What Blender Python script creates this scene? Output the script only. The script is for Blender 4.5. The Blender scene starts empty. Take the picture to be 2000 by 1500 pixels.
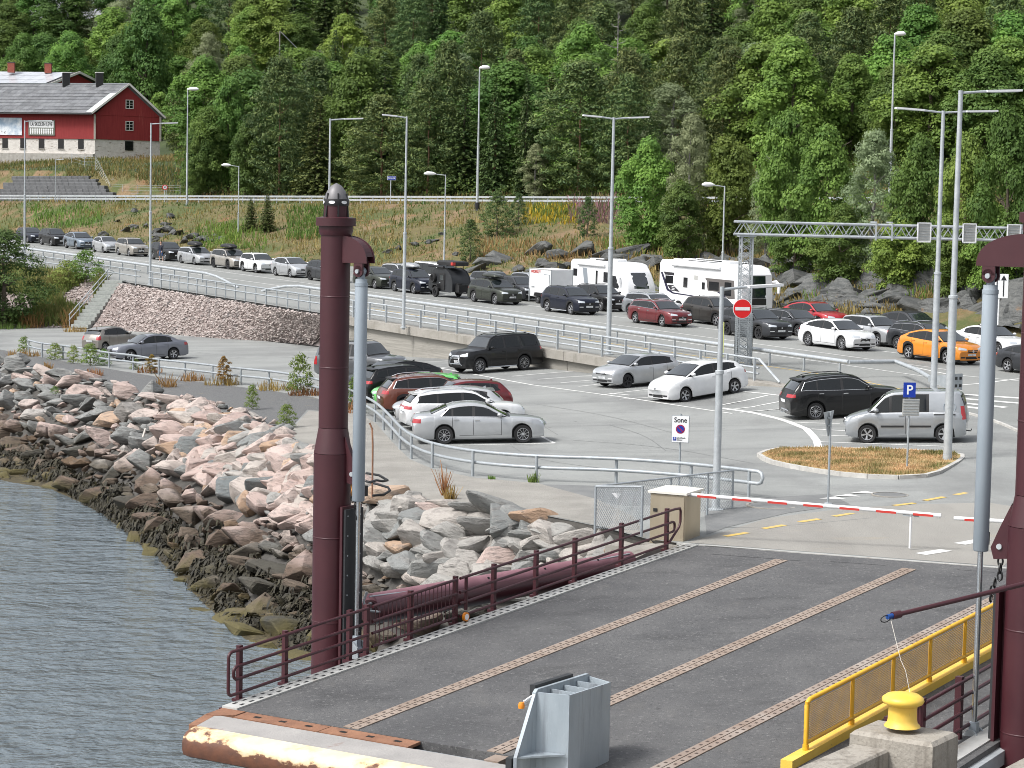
import bpy, bmesh, math, random
import numpy as np
from mathutils import Vector, Matrix, noise
from mathutils.bvhtree import BVHTree
R = math.radians
random.seed(7); rng = np.random.default_rng(7)
scene = bpy.context.scene
COL = scene.collection

# ------------------------------------------------------------------ camera, sky, sun, exposure
F, TH, RO, HC = 4300.0, math.atan(355/4300), 0.02, 8.75
FWD = np.array([0, math.cos(TH), -math.sin(TH)]); UP0 = np.array([0, math.sin(TH), math.cos(TH)])
RT = np.array([math.cos(RO), 0, 0]) + UP0*math.sin(RO); UPV = np.array([-math.sin(RO), 0, 0]) + UP0*math.cos(RO)
CAMP = np.array([0, 0, HC])
cam = bpy.data.cameras.new('camera'); camo = bpy.data.objects.new('camera', cam); COL.objects.link(camo)
cam.sensor_width = 36; cam.lens = F/2000*36; cam.clip_start = 0.5; cam.clip_end = 3000
camo.matrix_world = Matrix(((RT[0], UPV[0], -FWD[0], 0), (RT[1], UPV[1], -FWD[1], 0), (RT[2], UPV[2], -FWD[2], HC), (0, 0, 0, 1)))
scene.camera = camo
SUN_EL, SUN_AZ = R(52), R(-118)         # azimuth measured from +Y towards +X (behind and left of the camera)
world = bpy.data.worlds.new('World'); scene.world = world; world.use_nodes = True
wn, wl = world.node_tree.nodes, world.node_tree.links
sky = wn.new('ShaderNodeTexSky'); sky.sky_type = 'NISHITA'; sky.sun_disc = False
sky.sun_elevation = SUN_EL; sky.sun_rotation = SUN_AZ
sky.air_density = 1.0; sky.dust_density = 4.0; sky.ozone_density = 1.0
hs = wn.new('ShaderNodeHueSaturation'); hs.inputs['Saturation'].default_value = 0.30
wl.new(sky.outputs[0], hs.inputs['Color']); wl.new(hs.outputs[0], wn['Background'].inputs['Color'])
wn['Background'].inputs['Strength'].default_value = 0.14
sl = bpy.data.lights.new('sun', 'SUN'); sl.energy = 1.8; sl.angle = R(14); sl.color = (1.0, .985, .96)
so = bpy.data.objects.new('sun', sl); COL.objects.link(so)
sd = Vector((math.sin(SUN_AZ)*math.cos(SUN_EL), math.cos(SUN_AZ)*math.cos(SUN_EL), math.sin(SUN_EL)))
so.rotation_euler = sd.to_track_quat('Z', 'Y').to_euler(); so.location = (-40, -60, 120)
vs = scene.view_settings; vs.view_transform = 'Standard'; vs.look = 'None'; vs.gamma = 1; vs.use_curve_mapping = False
vs.exposure = 0.72
scene.render.engine = 'CYCLES'; scene.cycles.use_denoising = True; scene.cycles.filter_width = .95
scene.cycles.max_bounces = 6; scene.cycles.transparent_max_bounces = 8; scene.cycles.caustics_reflective = False; scene.cycles.caustics_refractive = False

# ------------------------------------------------------------------ site geometry (metres; z = 0 at the car park)
ZW = -4.2                                         # water level
LOTX = 0.028                                      # cross fall of the car park
RZ, RGX, RGY = -0.5045, -0.01012, 0.01616         # plane of the queue road
HV = np.array([-0.5307, 0.8475]); NV = np.array([.8475, .5307])   # road axes: u away, n across
def uv(u, n): return HV*u + NV*n
def un(x, y): return x*HV[0]+y*HV[1], x*NV[0]+y*NV[1]
def sst(t): t = min(1, max(0, t)); return t*t*(3-2*t)
def zroad(x, y): return RZ+RGX*x+RGY*y
NW = 61.3                                         # front of the retaining wall
UPT = np.array([-.755, .656]); UPM = np.array([.656, .755]); UP0P = np.array([0., 215.])
def zupper(x, y): return 8.55-.0113*((x-UP0P[0])*UPT[0]+(y-UP0P[1])*UPT[1])
def updist(x, y): return (x-UP0P[0])*UPM[0]+(y-UP0P[1])*UPM[1]
def nfar(u): return 92.5-9*sst((u-150)/90)
def zlot(x, y):
    u, n = un(x, y); f = sst((n-56)/5.3)*sst((82-u)/8) if u > 20 else 0
    zl = LOTX*x+(.24*sst((n-44)/16)*sst((112-u)/12) if n > 44 and u > 20 else 0)
    return zl+(zroad(x, y)-zl)*f if f > 0 else zl
def nz(x, y, s, k=0): return noise.noise(Vector((x/s, y/s, k)))
def zbank(x, y):
    u, n = un(x, y); a = n-nfar(u); d = updist(x, y)
    if d >= 9:
        e = d-9; bt_ = sst((x*-.755+(y-215)*.656-66)/9)*min(1, max(0, d-12.6))*max(0, 3.2-max(0, e-4)*.075)
        return bt_+zupper(x, y)+e*.20+max(0, e-55)*.16+max(0, e-60)*.10*sst((-20-x)/60)+nz(x, y, 30)*min(3.5, e*.1)+nz(x, y, 9, 3)*min(1, e*.05)
    if d >= 0: return zupper(x, y)
    zr = zroad(x, y)
    if a <= 0: return zr
    f = a/(a-d); k = sst((150-u)/60)
    p = (.12+.24*k)*sst(f/(.30-.15*k))+(.88-.24*k)*sst(f*.98+.01)*.55+(.88-.24*k)*.45*f
    return zr+(zupper(x, y)-zr)*p+(nz(x, y, 5)*.45+nz(x, y, 1.7, 5)*.2)*min(1, a*.4, -d*.35)
def zground(x, y):
    u, n = un(x, y)
    if n < NW: return zlot(x, y)
    if n < nfar(u): return zroad(x, y)
    return zbank(x, y)
def ray(px, py): return FWD+RT*(px-1000)/F-UPV*(py-750)/F
def hit_plane(px, py, z0, gx=0., gy=0.):
    d = ray(px, py); t = (HC-z0)/(gx*d[0]+gy*d[1]-d[2]); return Vector(CAMP+d*t)
def lot(px, py): return hit_plane(px, py, 0, LOTX)
def road(px, py): return hit_plane(px, py, RZ, RGX, RGY)
def ground(px, py, t0=60.):
    d = ray(px, py); t = t0
    while t < 900:
        p = CAMP+d*t
        if p[2] < zground(p[0], p[1]):
            lo, hi = t-1, t
            for _ in range(14):
                m = (lo+hi)/2; p = CAMP+d*m
                if p[2] < zground(p[0], p[1]): hi = m
                else: lo = m
            p = CAMP+d*hi; return Vector((p[0], p[1], zground(p[0], p[1])))
        t += 1
    p = CAMP+d*400; return Vector((p[0], p[1], zground(p[0], p[1])))
def far(px, py, Y):
    d = ray(px, py); return Vector(CAMP+d*(Y/d[1]))
def scale_at(p): return F/float((np.array(p)-CAMP)@FWD)        # pixels of the 2000 px photograph per metre
def lane(px, n):                                               # point of the road at lateral position n seen at column px
    lo, hi = 40., 330.
    for _ in range(40):
        m = (lo+hi)/2; x, y = uv(m, n); v = np.array([x, y, zroad(x, y)])-CAMP
        if 1000+F*(v@RT)/(v@FWD) > px: lo = m
        else: hi = m
    x, y = uv(lo, n); return Vector((x, y, zroad(x, y)))
# the link ramp: v along it (0 at the shore joint, negative to the sea), w across
RH = np.array([math.sin(R(34.3)), math.cos(R(34.3))]); RW = np.array([math.cos(R(34.3)), -math.sin(R(34.3))])
RO2 = np.array([4.557, 55.753]); RB, RC = .06, .0187
def ramp(v, w, dz=0.):
    x, y = RO2+RH*v+RW*w; return Vector((x, y, .128+RB*v+RC*w+dz))

# ------------------------------------------------------------------ materials
_M = {}
def hexl(r, g, b): return tuple(((c/255)/12.92 if c/255 <= .04045 else ((c/255+.055)/1.055)**2.4) for c in (r, g, b))
def mat(name, col=(.5, .5, .5), rough=.6, metal=0., var=None, vscale=3., vstretch=(1, 1, 1), bump=0., bscale=8., coat=0., obj=0., spec=.5, lo=.35, hi=.65, extra=None, detail=6.):
    """procedural principled: base colour mixed to var by noise; obj = brightness jitter per object"""
    if name in _M: return _M[name]
    m = bpy.data.materials.new(name); m.use_nodes = True; _M[name] = m
    N, L = m.node_tree.nodes, m.node_tree.links; b = N['Principled BSDF']
    b.inputs['Roughness'].default_value = rough; b.inputs['Metallic'].default_value = metal
    b.inputs['Specular IOR Level'].default_value = spec; b.inputs['Coat Weight'].default_value = coat; b.inputs['Coat Roughness'].default_value = .04
    b.inputs['Base Color'].default_value = (*col, 1)
    tc = N.new('ShaderNodeTexCoord'); mp = N.new('ShaderNodeMapping'); mp.inputs['Scale'].default_value = vstretch; L.new(tc.outputs['Object'], mp.inputs[0])
    out = None
    if var:
        t = N.new('ShaderNodeTexNoise'); t.inputs['Scale'].default_value = vscale; t.inputs['Detail'].default_value = detail; t.inputs['Roughness'].default_value = .62; L.new(mp.outputs[0], t.inputs['Vector'])
        r = N.new('ShaderNodeMapRange'); r.inputs['From Min'].default_value = lo; r.inputs['From Max'].default_value = hi; L.new(t.outputs['Fac'], r.inputs['Value'])
        x = N.new('ShaderNodeMix'); x.data_type = 'RGBA'; x.inputs['A'].default_value = (*col, 1); x.inputs['B'].default_value = (*var, 1); L.new(r.outputs[0], x.inputs['Factor']); out = x.outputs['Result']
    if extra:
        for (c2, s2, st2, l2, h2) in extra:
            mp2 = N.new('ShaderNodeMapping'); mp2.inputs['Scale'].default_value = st2; L.new(tc.outputs['Object'], mp2.inputs[0])
            t = N.new('ShaderNodeTexNoise'); t.inputs['Scale'].default_value = s2; t.inputs['Detail'].default_value = 7; t.inputs['Roughness'].default_value = .65; L.new(mp2.outputs[0], t.inputs['Vector'])
            r = N.new('ShaderNodeMapRange'); r.inputs['From Min'].default_value = l2; r.inputs['From Max'].default_value = h2; L.new(t.outputs['Fac'], r.inputs['Value'])
            x = N.new('ShaderNodeMix'); x.data_type = 'RGBA'; x.inputs['B'].default_value = (*c2, 1); L.new(r.outputs[0], x.inputs['Factor'])
            if out: L.new(out, x.inputs['A'])
            else: x.inputs['A'].default_value = (*col, 1)
            out = x.outputs['Result']
    if obj:
        oi = N.new('ShaderNodeObjectInfo'); r = N.new('ShaderNodeMapRange'); r.inputs['To Min'].default_value = 1-obj; r.inputs['To Max'].default_value = 1+obj; L.new(oi.outputs['Random'], r.inputs['Value'])
        h = N.new('ShaderNodeHueSaturation'); L.new(r.outputs[0], h.inputs['Value'])
        if out: L.new(out, h.inputs['Color'])
        else: h.inputs['Color'].default_value = (*col, 1)
        out = h.outputs[0]
    if out: L.new(out, b.inputs['Base Color'])
    if bump:
        t = N.new('ShaderNodeTexNoise'); t.inputs['Scale'].default_value = bscale; t.inputs['Detail'].default_value = 6; L.new(mp.outputs[0], t.inputs['Vector'])
        q = N.new('ShaderNodeBump'); q.inputs['Strength'].default_value = bump; q.inputs['Distance'].default_value = .05; L.new(t.outputs['Fac'], q.inputs['Height']); L.new(q.outputs[0], b.inputs['Normal'])
    return m

M = dict(
    asphalt=mat('asphalt', (.215, .222, .215), .9, var=(.27, .278, .268), vscale=.22, bump=.25, bscale=30, extra=[((.165, .17, .168), .45, (.22, 1, 1), .50, .72), ((.31, .31, .30), 14, (1, 1, 1), .56, .74), ((.155, .158, .156), 18, (1, 1, 1), .58, .74), ((.165, .168, .165), .12, (1, .5, 1), .52, .66), ((.13, .132, .13), .9, (1, 1, 1), .66, .72)]),
    asphalt_road=mat('road_asphalt', (.20, .207, .198), .9, var=(.255, .26, .25), vscale=.3, vstretch=(.3, .3, 1), bump=.25, bscale=30, extra=[((.29, .295, .28), 9, (1, 1, 1), .56, .76), ((.15, .155, .15), 1.1, (.15, .15, 1), .58, .76)]),
    asphalt_dark=mat('old_asphalt', (.15, .155, .155), .9, var=(.19, .193, .19), vscale=1, bump=.3, bscale=30),
    concrete_path=mat('path_gravel', (.225, .215, .195), .95, var=(.29, .278, .252), vscale=.7, bump=.5, bscale=20, extra=[((.21, .195, .17), 9, (1, 1, 1), .56, .72), ((.34, .325, .295), 3, (.4, 1, 1), .6, .8)]),
    gravel=mat('dark_gravel', (.085, .088, .090), .95, var=(.16, .16, .158), vscale=12, bump=.8, bscale=25, extra=[((.22, .19, .14), 1.2, (1, 1, 1), .6, .8)]),
    ramp_deck=mat('ramp_coating', (.072, .072, .074), .75, var=(.105, .104, .104), vscale=.6, vstretch=(1, 1, 1), bump=.4, bscale=45, extra=[((.042, .042, .043), .9, (.5, 1, 1), .55, .75), ((.19, .188, .184), 13, (1, 1, 1), .56, .70), ((.032, .032, .033), 15, (1, 1, 1), .56, .70), ((.115, .11, .105), 1.1, (1, .35, 1), .60, .82)]),
    white_line=mat('white_road_paint', (.66, .66, .64), .8, var=(.42, .43, .41), vscale=2.2, lo=.45, hi=.8),
    yellow_line=mat('yellow_road_paint', (.62, .42, .11), .8, var=(.44, .36, .2), vscale=2.5, lo=.4, hi=.8),
    concrete=mat('concrete', (.26, .245, .215), .9, var=(.33, .31, .28), vscale=1.2, bump=.3, bscale=10, extra=[((.17, .155, .13), 1.5, (1, 1, .25), .55, .75)]),
    concrete_wall=mat('board_marked_concrete', (.235, .225, .20), .9, var=(.30, .285, .255), vscale=1.0, vstretch=(.3, .3, 6), bump=.5, bscale=2, extra=[((.15, .14, .12), .6, (.5, .5, 1), .55, .75)]),
    quay=mat('quay_concrete', (.27, .245, .21), .9, var=(.34, .315, .275), vscale=1.3, bump=.35, bscale=14, extra=[((.15, .132, .11), 3.2, (1, 1, .10), .50, .68), ((.20, .18, .155), 22, (1, 1, 1), .56, .70), ((.55, .53, .49), 3, (1, 1, .15), .64, .74)]),
    galv=mat('galvanised_steel', (.40, .43, .45), .45, .35, var=(.50, .53, .55), vscale=4, extra=[((.33, .355, .375), 1.5, (1, 1, .2), .55, .75)]),
    galv_dark=mat('weathered_steel', (.30, .33, .35), .5, .3, var=(.38, .41, .43), vscale=5),
    guide_steel=mat('guide_steel', (.30, .345, .38), .5, .15, var=(.38, .43, .465), vscale=1.4, vstretch=(1.5, 1.5, .4), bump=.1, bscale=30, extra=[((.22, .24, .265), 1.6, (2, 2, .12), .52, .68), ((.47, .51, .54), 18, (1, 1, .3), .62, .8)]),
    cyl_grey=mat('cylinder_grey_paint', (.27, .315, .355), .45, var=(.33, .375, .415), vscale=1.5, vstretch=(1, 1, .3), extra=[((.40, .44, .47), 9, (1, 1, .4), .66, .8)]),
    chrome=mat('chrome_rod', (.62, .65, .68), .18, .9),
    maroon=mat('maroon_paint', (.048, .0115, .0165), .42, var=(.062, .016, .021), vscale=.8, bump=.05, bscale=3, extra=[((.065, .022, .028), 1.3, (1, 1, .25), .6, .82)]),
    maroon_pale=mat('faded_maroon_paint', (.20, .09, .11), .6, var=(.26, .125, .15), vscale=1.5),
    black_rubber=mat('black_rubber', (.017, .019, .021), .6, var=(.032, .034, .037), vscale=2.5, vstretch=(1, 1, .3)),
    black=mat('black_plastic', (.014, .014, .015), .5),
    dark_hole=mat('dark_void', (.006, .006, .006), .9),
    rust=mat('rusty_steel', (.20, .095, .055), .8, var=(.30, .15, .085), vscale=1.6, bump=.3, bscale=20, extra=[((.12, .06, .04), 3, (1, 1, 1), .55, .75)]),
    rust_strip=mat('rust_toned_strip', (.25, .19, .15), .7, .1, var=(.33, .27, .225), vscale=2.2, bump=.2, bscale=30),
    plate=mat('galvanised_kerb_plate', (.42, .42, .40), .6, .2, var=(.50, .50, .48), vscale=2, extra=[((.34, .29, .24), 1.5, (1, 1, 1), .6, .8)]),
    yellow=mat('yellow_paint', (.70, .37, .02), .42, var=(.76, .43, .035), vscale=3, extra=[((.45, .23, .03), 6, (1, 1, .5), .64, .74)]),
    yellow_pale=mat('pale_yellow_paint', (.72, .46, .06), .5, var=(.76, .52, .10), vscale=3, extra=[((.30, .17, .07), 7, (1, 1, .7), .66, .72)]),
    white=mat('white_paint', (.74, .75, .76), .4, var=(.68, .69, .70), vscale=2),
    white_plastic=mat('white_plastic', (.78, .79, .80), .45),
    red_sticker=mat('red_reflector', (.52, .045, .035), .45),
    sign_red=mat('sign_red', (.70, .012, .015), .4), sign_blue=mat('sign_blue', (.005, .035, .33), .4), sign_white=mat('sign_white', (.80, .81, .82), .4),
    sign_black=mat('sign_black', (.012, .013, .015), .5), sign_purple=mat('sign_red_ring', (.33, .01, .06), .4),
    steel_cab=mat('brushed_cabinet_steel', (.40, .34, .245), .38, .55, var=(.48, .42, .32), vscale=1.2, vstretch=(1, 1, .35), extra=[((.30, .24, .15), 2, (1, 1, .3), .6, .8)]),
    cab_lid=mat('pale_cabinet_lid', (.70, .68, .62), .5),
    glass=mat('car_glass', (.016, .021, .023), .05, spec=.5, coat=.6), side_glass=mat('side_glass', (.010, .012, .013), .06, spec=.5),
    glass_green=mat('bus_glass', (.012, .022, .022), .05, spec=.8),
    window_dark=mat('dark_window', (.012, .013, .015), .12, spec=.7),
    tyre=mat('tyre_rubber', (.016, .016, .017), .8),
    rim=mat('alloy', (.52, .53, .55), .3, .75), rim_dark=mat('dark_alloy', (.03, .03, .033), .35, .5),
    lamp_glass=mat('headlight_glass', (.62, .66, .70), .12, .3, coat=.6), lamp_red=mat('tail_light_red', (.36, .010, .016), .15, coat=.8),
    orange=mat('orange_reflector', (.75, .25, .02), .3), flagwhite=mat('number_plate_white', (.72, .74, .76), .5),
    chrome_trim=mat('chrome_trim', (.66, .67, .69), .2, .85),
    wood_red=mat('red_timber_cladding', (.225, .020, .022), .8, var=(.28, .030, .030), vscale=1.5, vstretch=(6, 6, .4), bump=.3, bscale=3, extra=[((.34, .075, .065), 1.2, (1, 1, .2), .62, .8)]),
    white_stone=mat('whitewashed_stone', (.55, .52, .48), .95, var=(.66, .63, .59), vscale=2, extra=[((.30, .26, .22), 2.6, (.5, .5, 1.6), .56, .66)], bump=.8, bscale=5),
    grey_stone=mat('bare_grey_stone', (.30, .285, .26), .95, var=(.42, .40, .37), vscale=2.2, bump=.8, bscale=5),
    roof_slate=mat('weathered_slate', (.115, .12, .13), .8, var=(.165, .17, .178), vscale=1.6, obj=.2, bump=.2, bscale=6),
    roof_dark=mat('dark_roof_tile', (.07, .068, .07), .8), solar=mat('solar_panel', (.40, .42, .45), .15, spec=.8, var=(.48, .50, .53), vscale=.6),
    trim_white=mat('white_window_trim', (.70, .68, .64), .6), brick_red=mat('red_brick', (.26, .065, .045), .9, var=(.32, .1, .07), vscale=6),
    block=mat('grey_wall_block', (.085, .088, .092), .9, var=(.12, .122, .125), vscale=4, obj=.12, bump=.5, bscale=8),
    bark=mat('bark', (.085, .068, .052), .9, var=(.13, .105, .08), vscale=8, bump=.6), bark_pine=mat('pine_bark', (.12, .062, .035), .9, var=(.17, .10, .06), vscale=6, bump=.5), bark_pale=mat('pale_bark', (.28, .27, .25), .9, var=(.12, .11, .1), vscale=6),
    skin=mat('skin', (.50, .31, .23), .6), navy_cloth=mat('navy_cloth', (.014, .017, .03), .85), blue_cloth=mat('blue_shorts', (.05, .10, .22), .85), hair=mat('dark_hair', (.02, .014, .01), .7),
    rope=mat('white_rope', (.50, .47, .42), .9), blue_plastic=mat('blue_plastic', (.01, .06, .25), .4), copper=mat('copper_fitting', (.42, .19, .06), .35, .7),
    kerb=mat('pale_kerb_stone', (.50, .49, .46), .9, var=(.36, .35, .33), vscale=2.5),
    stone_step=mat('stone_step', (.25, .265, .25), .9, var=(.33, .345, .325), vscale=4, bump=.4, bscale=12),
    driftwood=mat('driftwood', (.48, .45, .41), .9),
)

M['glass'].node_tree.nodes['Principled BSDF'].inputs['IOR'].default_value = 2.1
# ------------------------------------------------------------------ mesh helpers
class MB:
    def __init__(s): s.v, s.f, s.mi = [], [], []
    def add(s, vs, fs, mi=0):
        o = len(s.v); s.v += [tuple(p) for p in vs]; s.f += [tuple(o+i for i in f) for f in fs]; s.mi += [mi]*len(fs); return s
    def box(s, c, d, rz=0., mi=0, mx=None):
        x, y, z = d[0]/2, d[1]/2, d[2]/2; cs, sn = math.cos(rz), math.sin(rz)
        P = [(-x, -y, -z), (x, -y, -z), (x, y, -z), (-x, y, -z), (-x, -y, z), (x, -y, z), (x, y, z), (-x, y, z)]
        if mx is not None: P = [tuple(mx @ Vector(p)+Vector(c)) for p in P]
        else: P = [(c[0]+p[0]*cs-p[1]*sn, c[1]+p[0]*sn+p[1]*cs, c[2]+p[2]) for p in P]
        return s.add(P, [(0, 3, 2, 1), (4, 5, 6, 7), (0, 1, 5, 4), (1, 2, 6, 5), (2, 3, 7, 6), (3, 0, 4, 7)], mi)
    def beam(s, a, b, w, h, mi=0, up=(0, 0, 1)):
        a, b = Vector(a), Vector(b); d = (b-a); L = d.length; d.normalize(); u = Vector(up); sd = d.cross(u)
        if sd.length < 1e-4: sd = d.cross(Vector((1, 0, 0)))
        sd.normalize(); u = sd.cross(d); mx = Matrix((d, sd, u)).transposed()
        return s.box((a+b)/2, (L, w, h), mx=mx, mi=mi)
    def tube(s, pts, r, n=8, mi=0, cap=True):
        pts = [Vector(p) for p in pts]; rr = r if isinstance(r, (list, tuple)) else [r]*len(pts); o = len(s.v); m = len(pts); prev = None
        for i, p in enumerate(pts):
            d = (pts[min(i+1, m-1)]-pts[max(i-1, 0)]); d.normalize()
            if prev is None:
                a = d.cross(Vector((0, 0, 1)));
                if a.length < 1e-3: a = d.cross(Vector((1, 0, 0)))
            else: a = prev-d*prev.dot(d)
            a.normalize(); prev = a; b = d.cross(a)
            for k in range(n):
                t = 2*math.pi*k/n; s.v.append(tuple(p+(a*math.cos(t)+b*math.sin(t))*rr[i]))
        for i in range(m-1):
            for k in range(n):
                s.f.append((o+i*n+k, o+i*n+(k+1) % n, o+(i+1)*n+(k+1) % n, o+(i+1)*n+k)); s.mi.append(mi)
        if cap:
            s.f.append(tuple(o+k for k in range(n))[::-1]); s.f.append(tuple(o+(m-1)*n+k for k in range(n))); s.mi += [mi, mi]
        return s
    def lathe(s, prof, n=16, axis='z', c=(0, 0, 0), mi=0, cap=True):
        o = len(s.v); m = len(prof)
        for (r, h) in prof:
            for k in range(n):
                t = 2*math.pi*k/n; x, y = r*math.cos(t), r*math.sin(t)
                p = (x, y, h) if axis == 'z' else ((x, h, y) if axis == 'y' else (h, x, y))
                s.v.append((p[0]+c[0], p[1]+c[1], p[2]+c[2]))
        for i in range(m-1):
            for k in range(n):
                s.f.append((o+i*n+k, o+i*n+(k+1) % n, o+(i+1)*n+(k+1) % n, o+(i+1)*n+k)); s.mi.append(mi)
        if cap and prof[0][0] > 1e-5: s.f.append(tuple(o+k for k in range(n))[::-1]); s.mi.append(mi)
        if cap and prof[-1][0] > 1e-5: s.f.append(tuple(o+(m-1)*n+k for k in range(n))); s.mi.append(mi)
        return s
    def prism(s, poly, d, mi=0):                      # poly: 3D points of one face; d: extrusion vector
        n = len(poly); d = Vector(d); P = [tuple(p) for p in poly]+[tuple(Vector(p)+d) for p in poly]
        return s.add(P, [tuple(range(n))[::-1], tuple(range(n, 2*n))]+[(i, (i+1) % n, n+(i+1) % n, n+i) for i in range(n)], mi)
    def build(s, name, m, parent=None, smooth=None, loc=None):
        me = bpy.data.meshes.new(name); me.from_pydata(s.v, [], s.f); me.validate()
        for x in (m if isinstance(m, (list, tuple)) else [m]): me.materials.append(x)
        if len(s.mi) == len(me.polygons) and any(s.mi): me.polygons.foreach_set('material_index', s.mi)
        if smooth is not None:
            me.polygons.foreach_set('use_smooth', [True]*len(me.polygons)); me.set_sharp_from_angle(angle=R(smooth))
        me.update(); return link(name, me, parent, loc)
def link(name, me, parent=None, loc=None):
    o = bpy.data.objects.new(name, me); COL.objects.link(o)
    if parent: o.parent = parent
    if loc is not None: o.location = loc
    return o
def thing(name, label, cat, loc=(0, 0, 0), rz=0., group=None, mx=None):
    o = bpy.data.objects.new(name, None); o.empty_display_size = .3; COL.objects.link(o)
    if mx is not None: o.matrix_world = mx
    else: o.location = loc; o.rotation_euler = (0, 0, rz)
    o['label'] = label; o['category'] = cat
    if group: o['group'] = group
    return o
def tag(o, label, cat, group=None):
    o['label'] = label; o['category'] = cat
    if group: o['group'] = group
    return o
def kind(o, k): o['kind'] = k; return o
KIDS = {}
def copy_tree(o, loc=None, rz=None, label=None, sc=None):
    kids = [c for c in bpy.data.objects if c.parent is o] if o.name not in KIDS else KIDS[o.name]; KIDS[o.name] = kids
    c = o.copy(); COL.objects.link(c)
    if loc is not None: c.location = loc
    if rz is not None: c.rotation_euler = (0, 0, rz)
    if sc is not None: c.scale = sc
    if label: c['label'] = label
    for k in kids:
        kk = k.copy(); COL.objects.link(kk); kk.parent = c
        sub = KIDS.get(k.name)
        if sub is None: sub = KIDS[k.name] = [g for g in bpy.data.objects if g.parent is k]
        for g in sub:
            gg = g.copy(); COL.objects.link(gg); gg.parent = kk
    return c
def fill_poly(pts, zf, name, m, parent=None):
    """flat-shaded sheet from an outline of (x, y); heights from zf"""
    bm = bmesh.new(); vs_ = [bm.verts.new((p[0], p[1], zf(p[0], p[1]))) for p in pts]
    es = [bm.edges.new((vs_[i], vs_[(i+1) % len(vs_)])) for i in range(len(vs_))]
    bmesh.ops.triangle_fill(bm, use_beauty=True, use_dissolve=False, edges=es, normal=(0, 0, 1))
    me = bpy.data.meshes.new(name); bm.to_mesh(me); bm.free(); me.materials.append(m); me.update()
    return link(name, me, parent)
def strip_along(pts, w, zf, mb, dz, step=1.0, mi=0):
    """painted strip of width w along a polyline, following zf"""
    P = resample(pts, step)
    for i in range(len(P)-1): pass
    L, Rr = [], []
    for i, p in enumerate(P):
        d = P[min(i+1, len(P)-1)]-P[max(i-1, 0)]; d /= (np.hypot(*d)+1e-9); q = np.array([-d[1], d[0]])*w/2
        a, b = p+q, p-q; L.append((a[0], a[1], zf(*a)+dz)); Rr.append((b[0], b[1], zf(*b)+dz))
    n = len(P); mb.add(L+Rr, [(i, n+i, n+i+1, i+1) for i in range(n-1)], mi)
def resample(pts, step):
    P = np.array([(p[0], p[1]) for p in pts], float); seg = np.hypot(*np.diff(P, axis=0).T); s = np.r_[0, np.cumsum(seg)]
    k = max(2, int(s[-1]/step)+1); t = np.linspace(0, s[-1], k); return np.c_[np.interp(t, s, P[:, 0]), np.interp(t, s, P[:, 1])]
def smooth_path(pts, it=2):
    P = [np.array(p, float) for p in pts]
    for _ in range(it):
        Q = [P[0]]
        for a, b in zip(P, P[1:]): Q += [a*.75+b*.25, a*.25+b*.75]
        P = Q+[P[-1]]
    return P
# ------------------------------------------------------------------ water
def water_mat():
    m = bpy.data.materials.new('sea_water'); m.use_nodes = True; N, L = m.node_tree.nodes, m.node_tree.links; b = N['Principled BSDF']
    b.inputs['Base Color'].default_value = (.125, .152, .170, 1); b.inputs['Roughness'].default_value = .07; b.inputs['IOR'].default_value = 1.33
    tc = N.new('ShaderNodeTexCoord'); prev = None
    for (s, st, strg, dist, det) in ((.45, (.8, 1.2, 1), 1, .40, 2), (1.7, (.8, 1.1, 1), 1, .23, 3), (5, (.8, 1.2, 1), .9, .08, 3)):
        mp = N.new('ShaderNodeMapping'); mp.inputs['Scale'].default_value = st; mp.inputs['Rotation'].default_value = (0, 0, R(-8)); L.new(tc.outputs['Object'], mp.inputs[0])
        t = N.new('ShaderNodeTexNoise'); t.inputs['Scale'].default_value = s; t.inputs['Detail'].default_value = det; t.inputs['Distortion'].default_value = .4; L.new(mp.outputs[0], t.inputs['Vector'])
        q = N.new('ShaderNodeBump'); q.inputs['Strength'].default_value = strg; q.inputs['Distance'].default_value = dist; L.new(t.outputs['Fac'], q.inputs['Height'])
        if prev: L.new(prev.outputs[0], q.inputs['Normal'])
        prev = q
    L.new(prev.outputs[0], b.inputs['Normal']); return m
mb = MB(); mb.add([(-400, -60, ZW), (60, -60, ZW), (60, 140, ZW), (-400, 140, ZW)], [(0, 1, 2, 3)])
kind(mb.build('water', water_mat()), 'structure')

# ------------------------------------------------------------------ shore lines
EDGE_PX = [(-260, 640), (-120, 690), (0, 716), (140, 738), (300, 778), (430, 803), (560, 848), (640, 895), (720, 950), (800, 972), (900, 985), (1040, 1002), (1180, 1030), (1262, 1052), (1342, 1063)]
EDGE = [lot(*p)[:2] for p in EDGE_PX]
WLINE_PX = [(-300, 905), (-150, 915), (0, 930), (120, 952), (230, 1012), (330, 1092), (430, 1190), (500, 1248), (600, 1275), (740, 1320), (860, 1360)]
WLINE = [hit_plane(x, y, ZW)[:2] for x, y in WLINE_PX]
WLINE += [(WLINE[-1][0]+3.5, WLINE[-1][1]-1.0), (WLINE[-1][0]+9, WLINE[-1][1]-2.5)]
E_R = resample(EDGE, .5); W_R = resample(WLINE, .5)
def curve_at(P, t):
    i = t*(len(P)-1); k = min(int(i), len(P)-2); f = i-k; return P[k]*(1-f)+P[k+1]*f
rockbed = mat('rock_bed', (.05, .047, .043), .95, var=(.08, .075, .068), vscale=2)
mb = MB(); NA = 120; rows = [(-.06, -.02), (0, -.12), (.06, -.5), (.35, None), (.7, None), (1, None), (1.35, None)]
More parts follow.
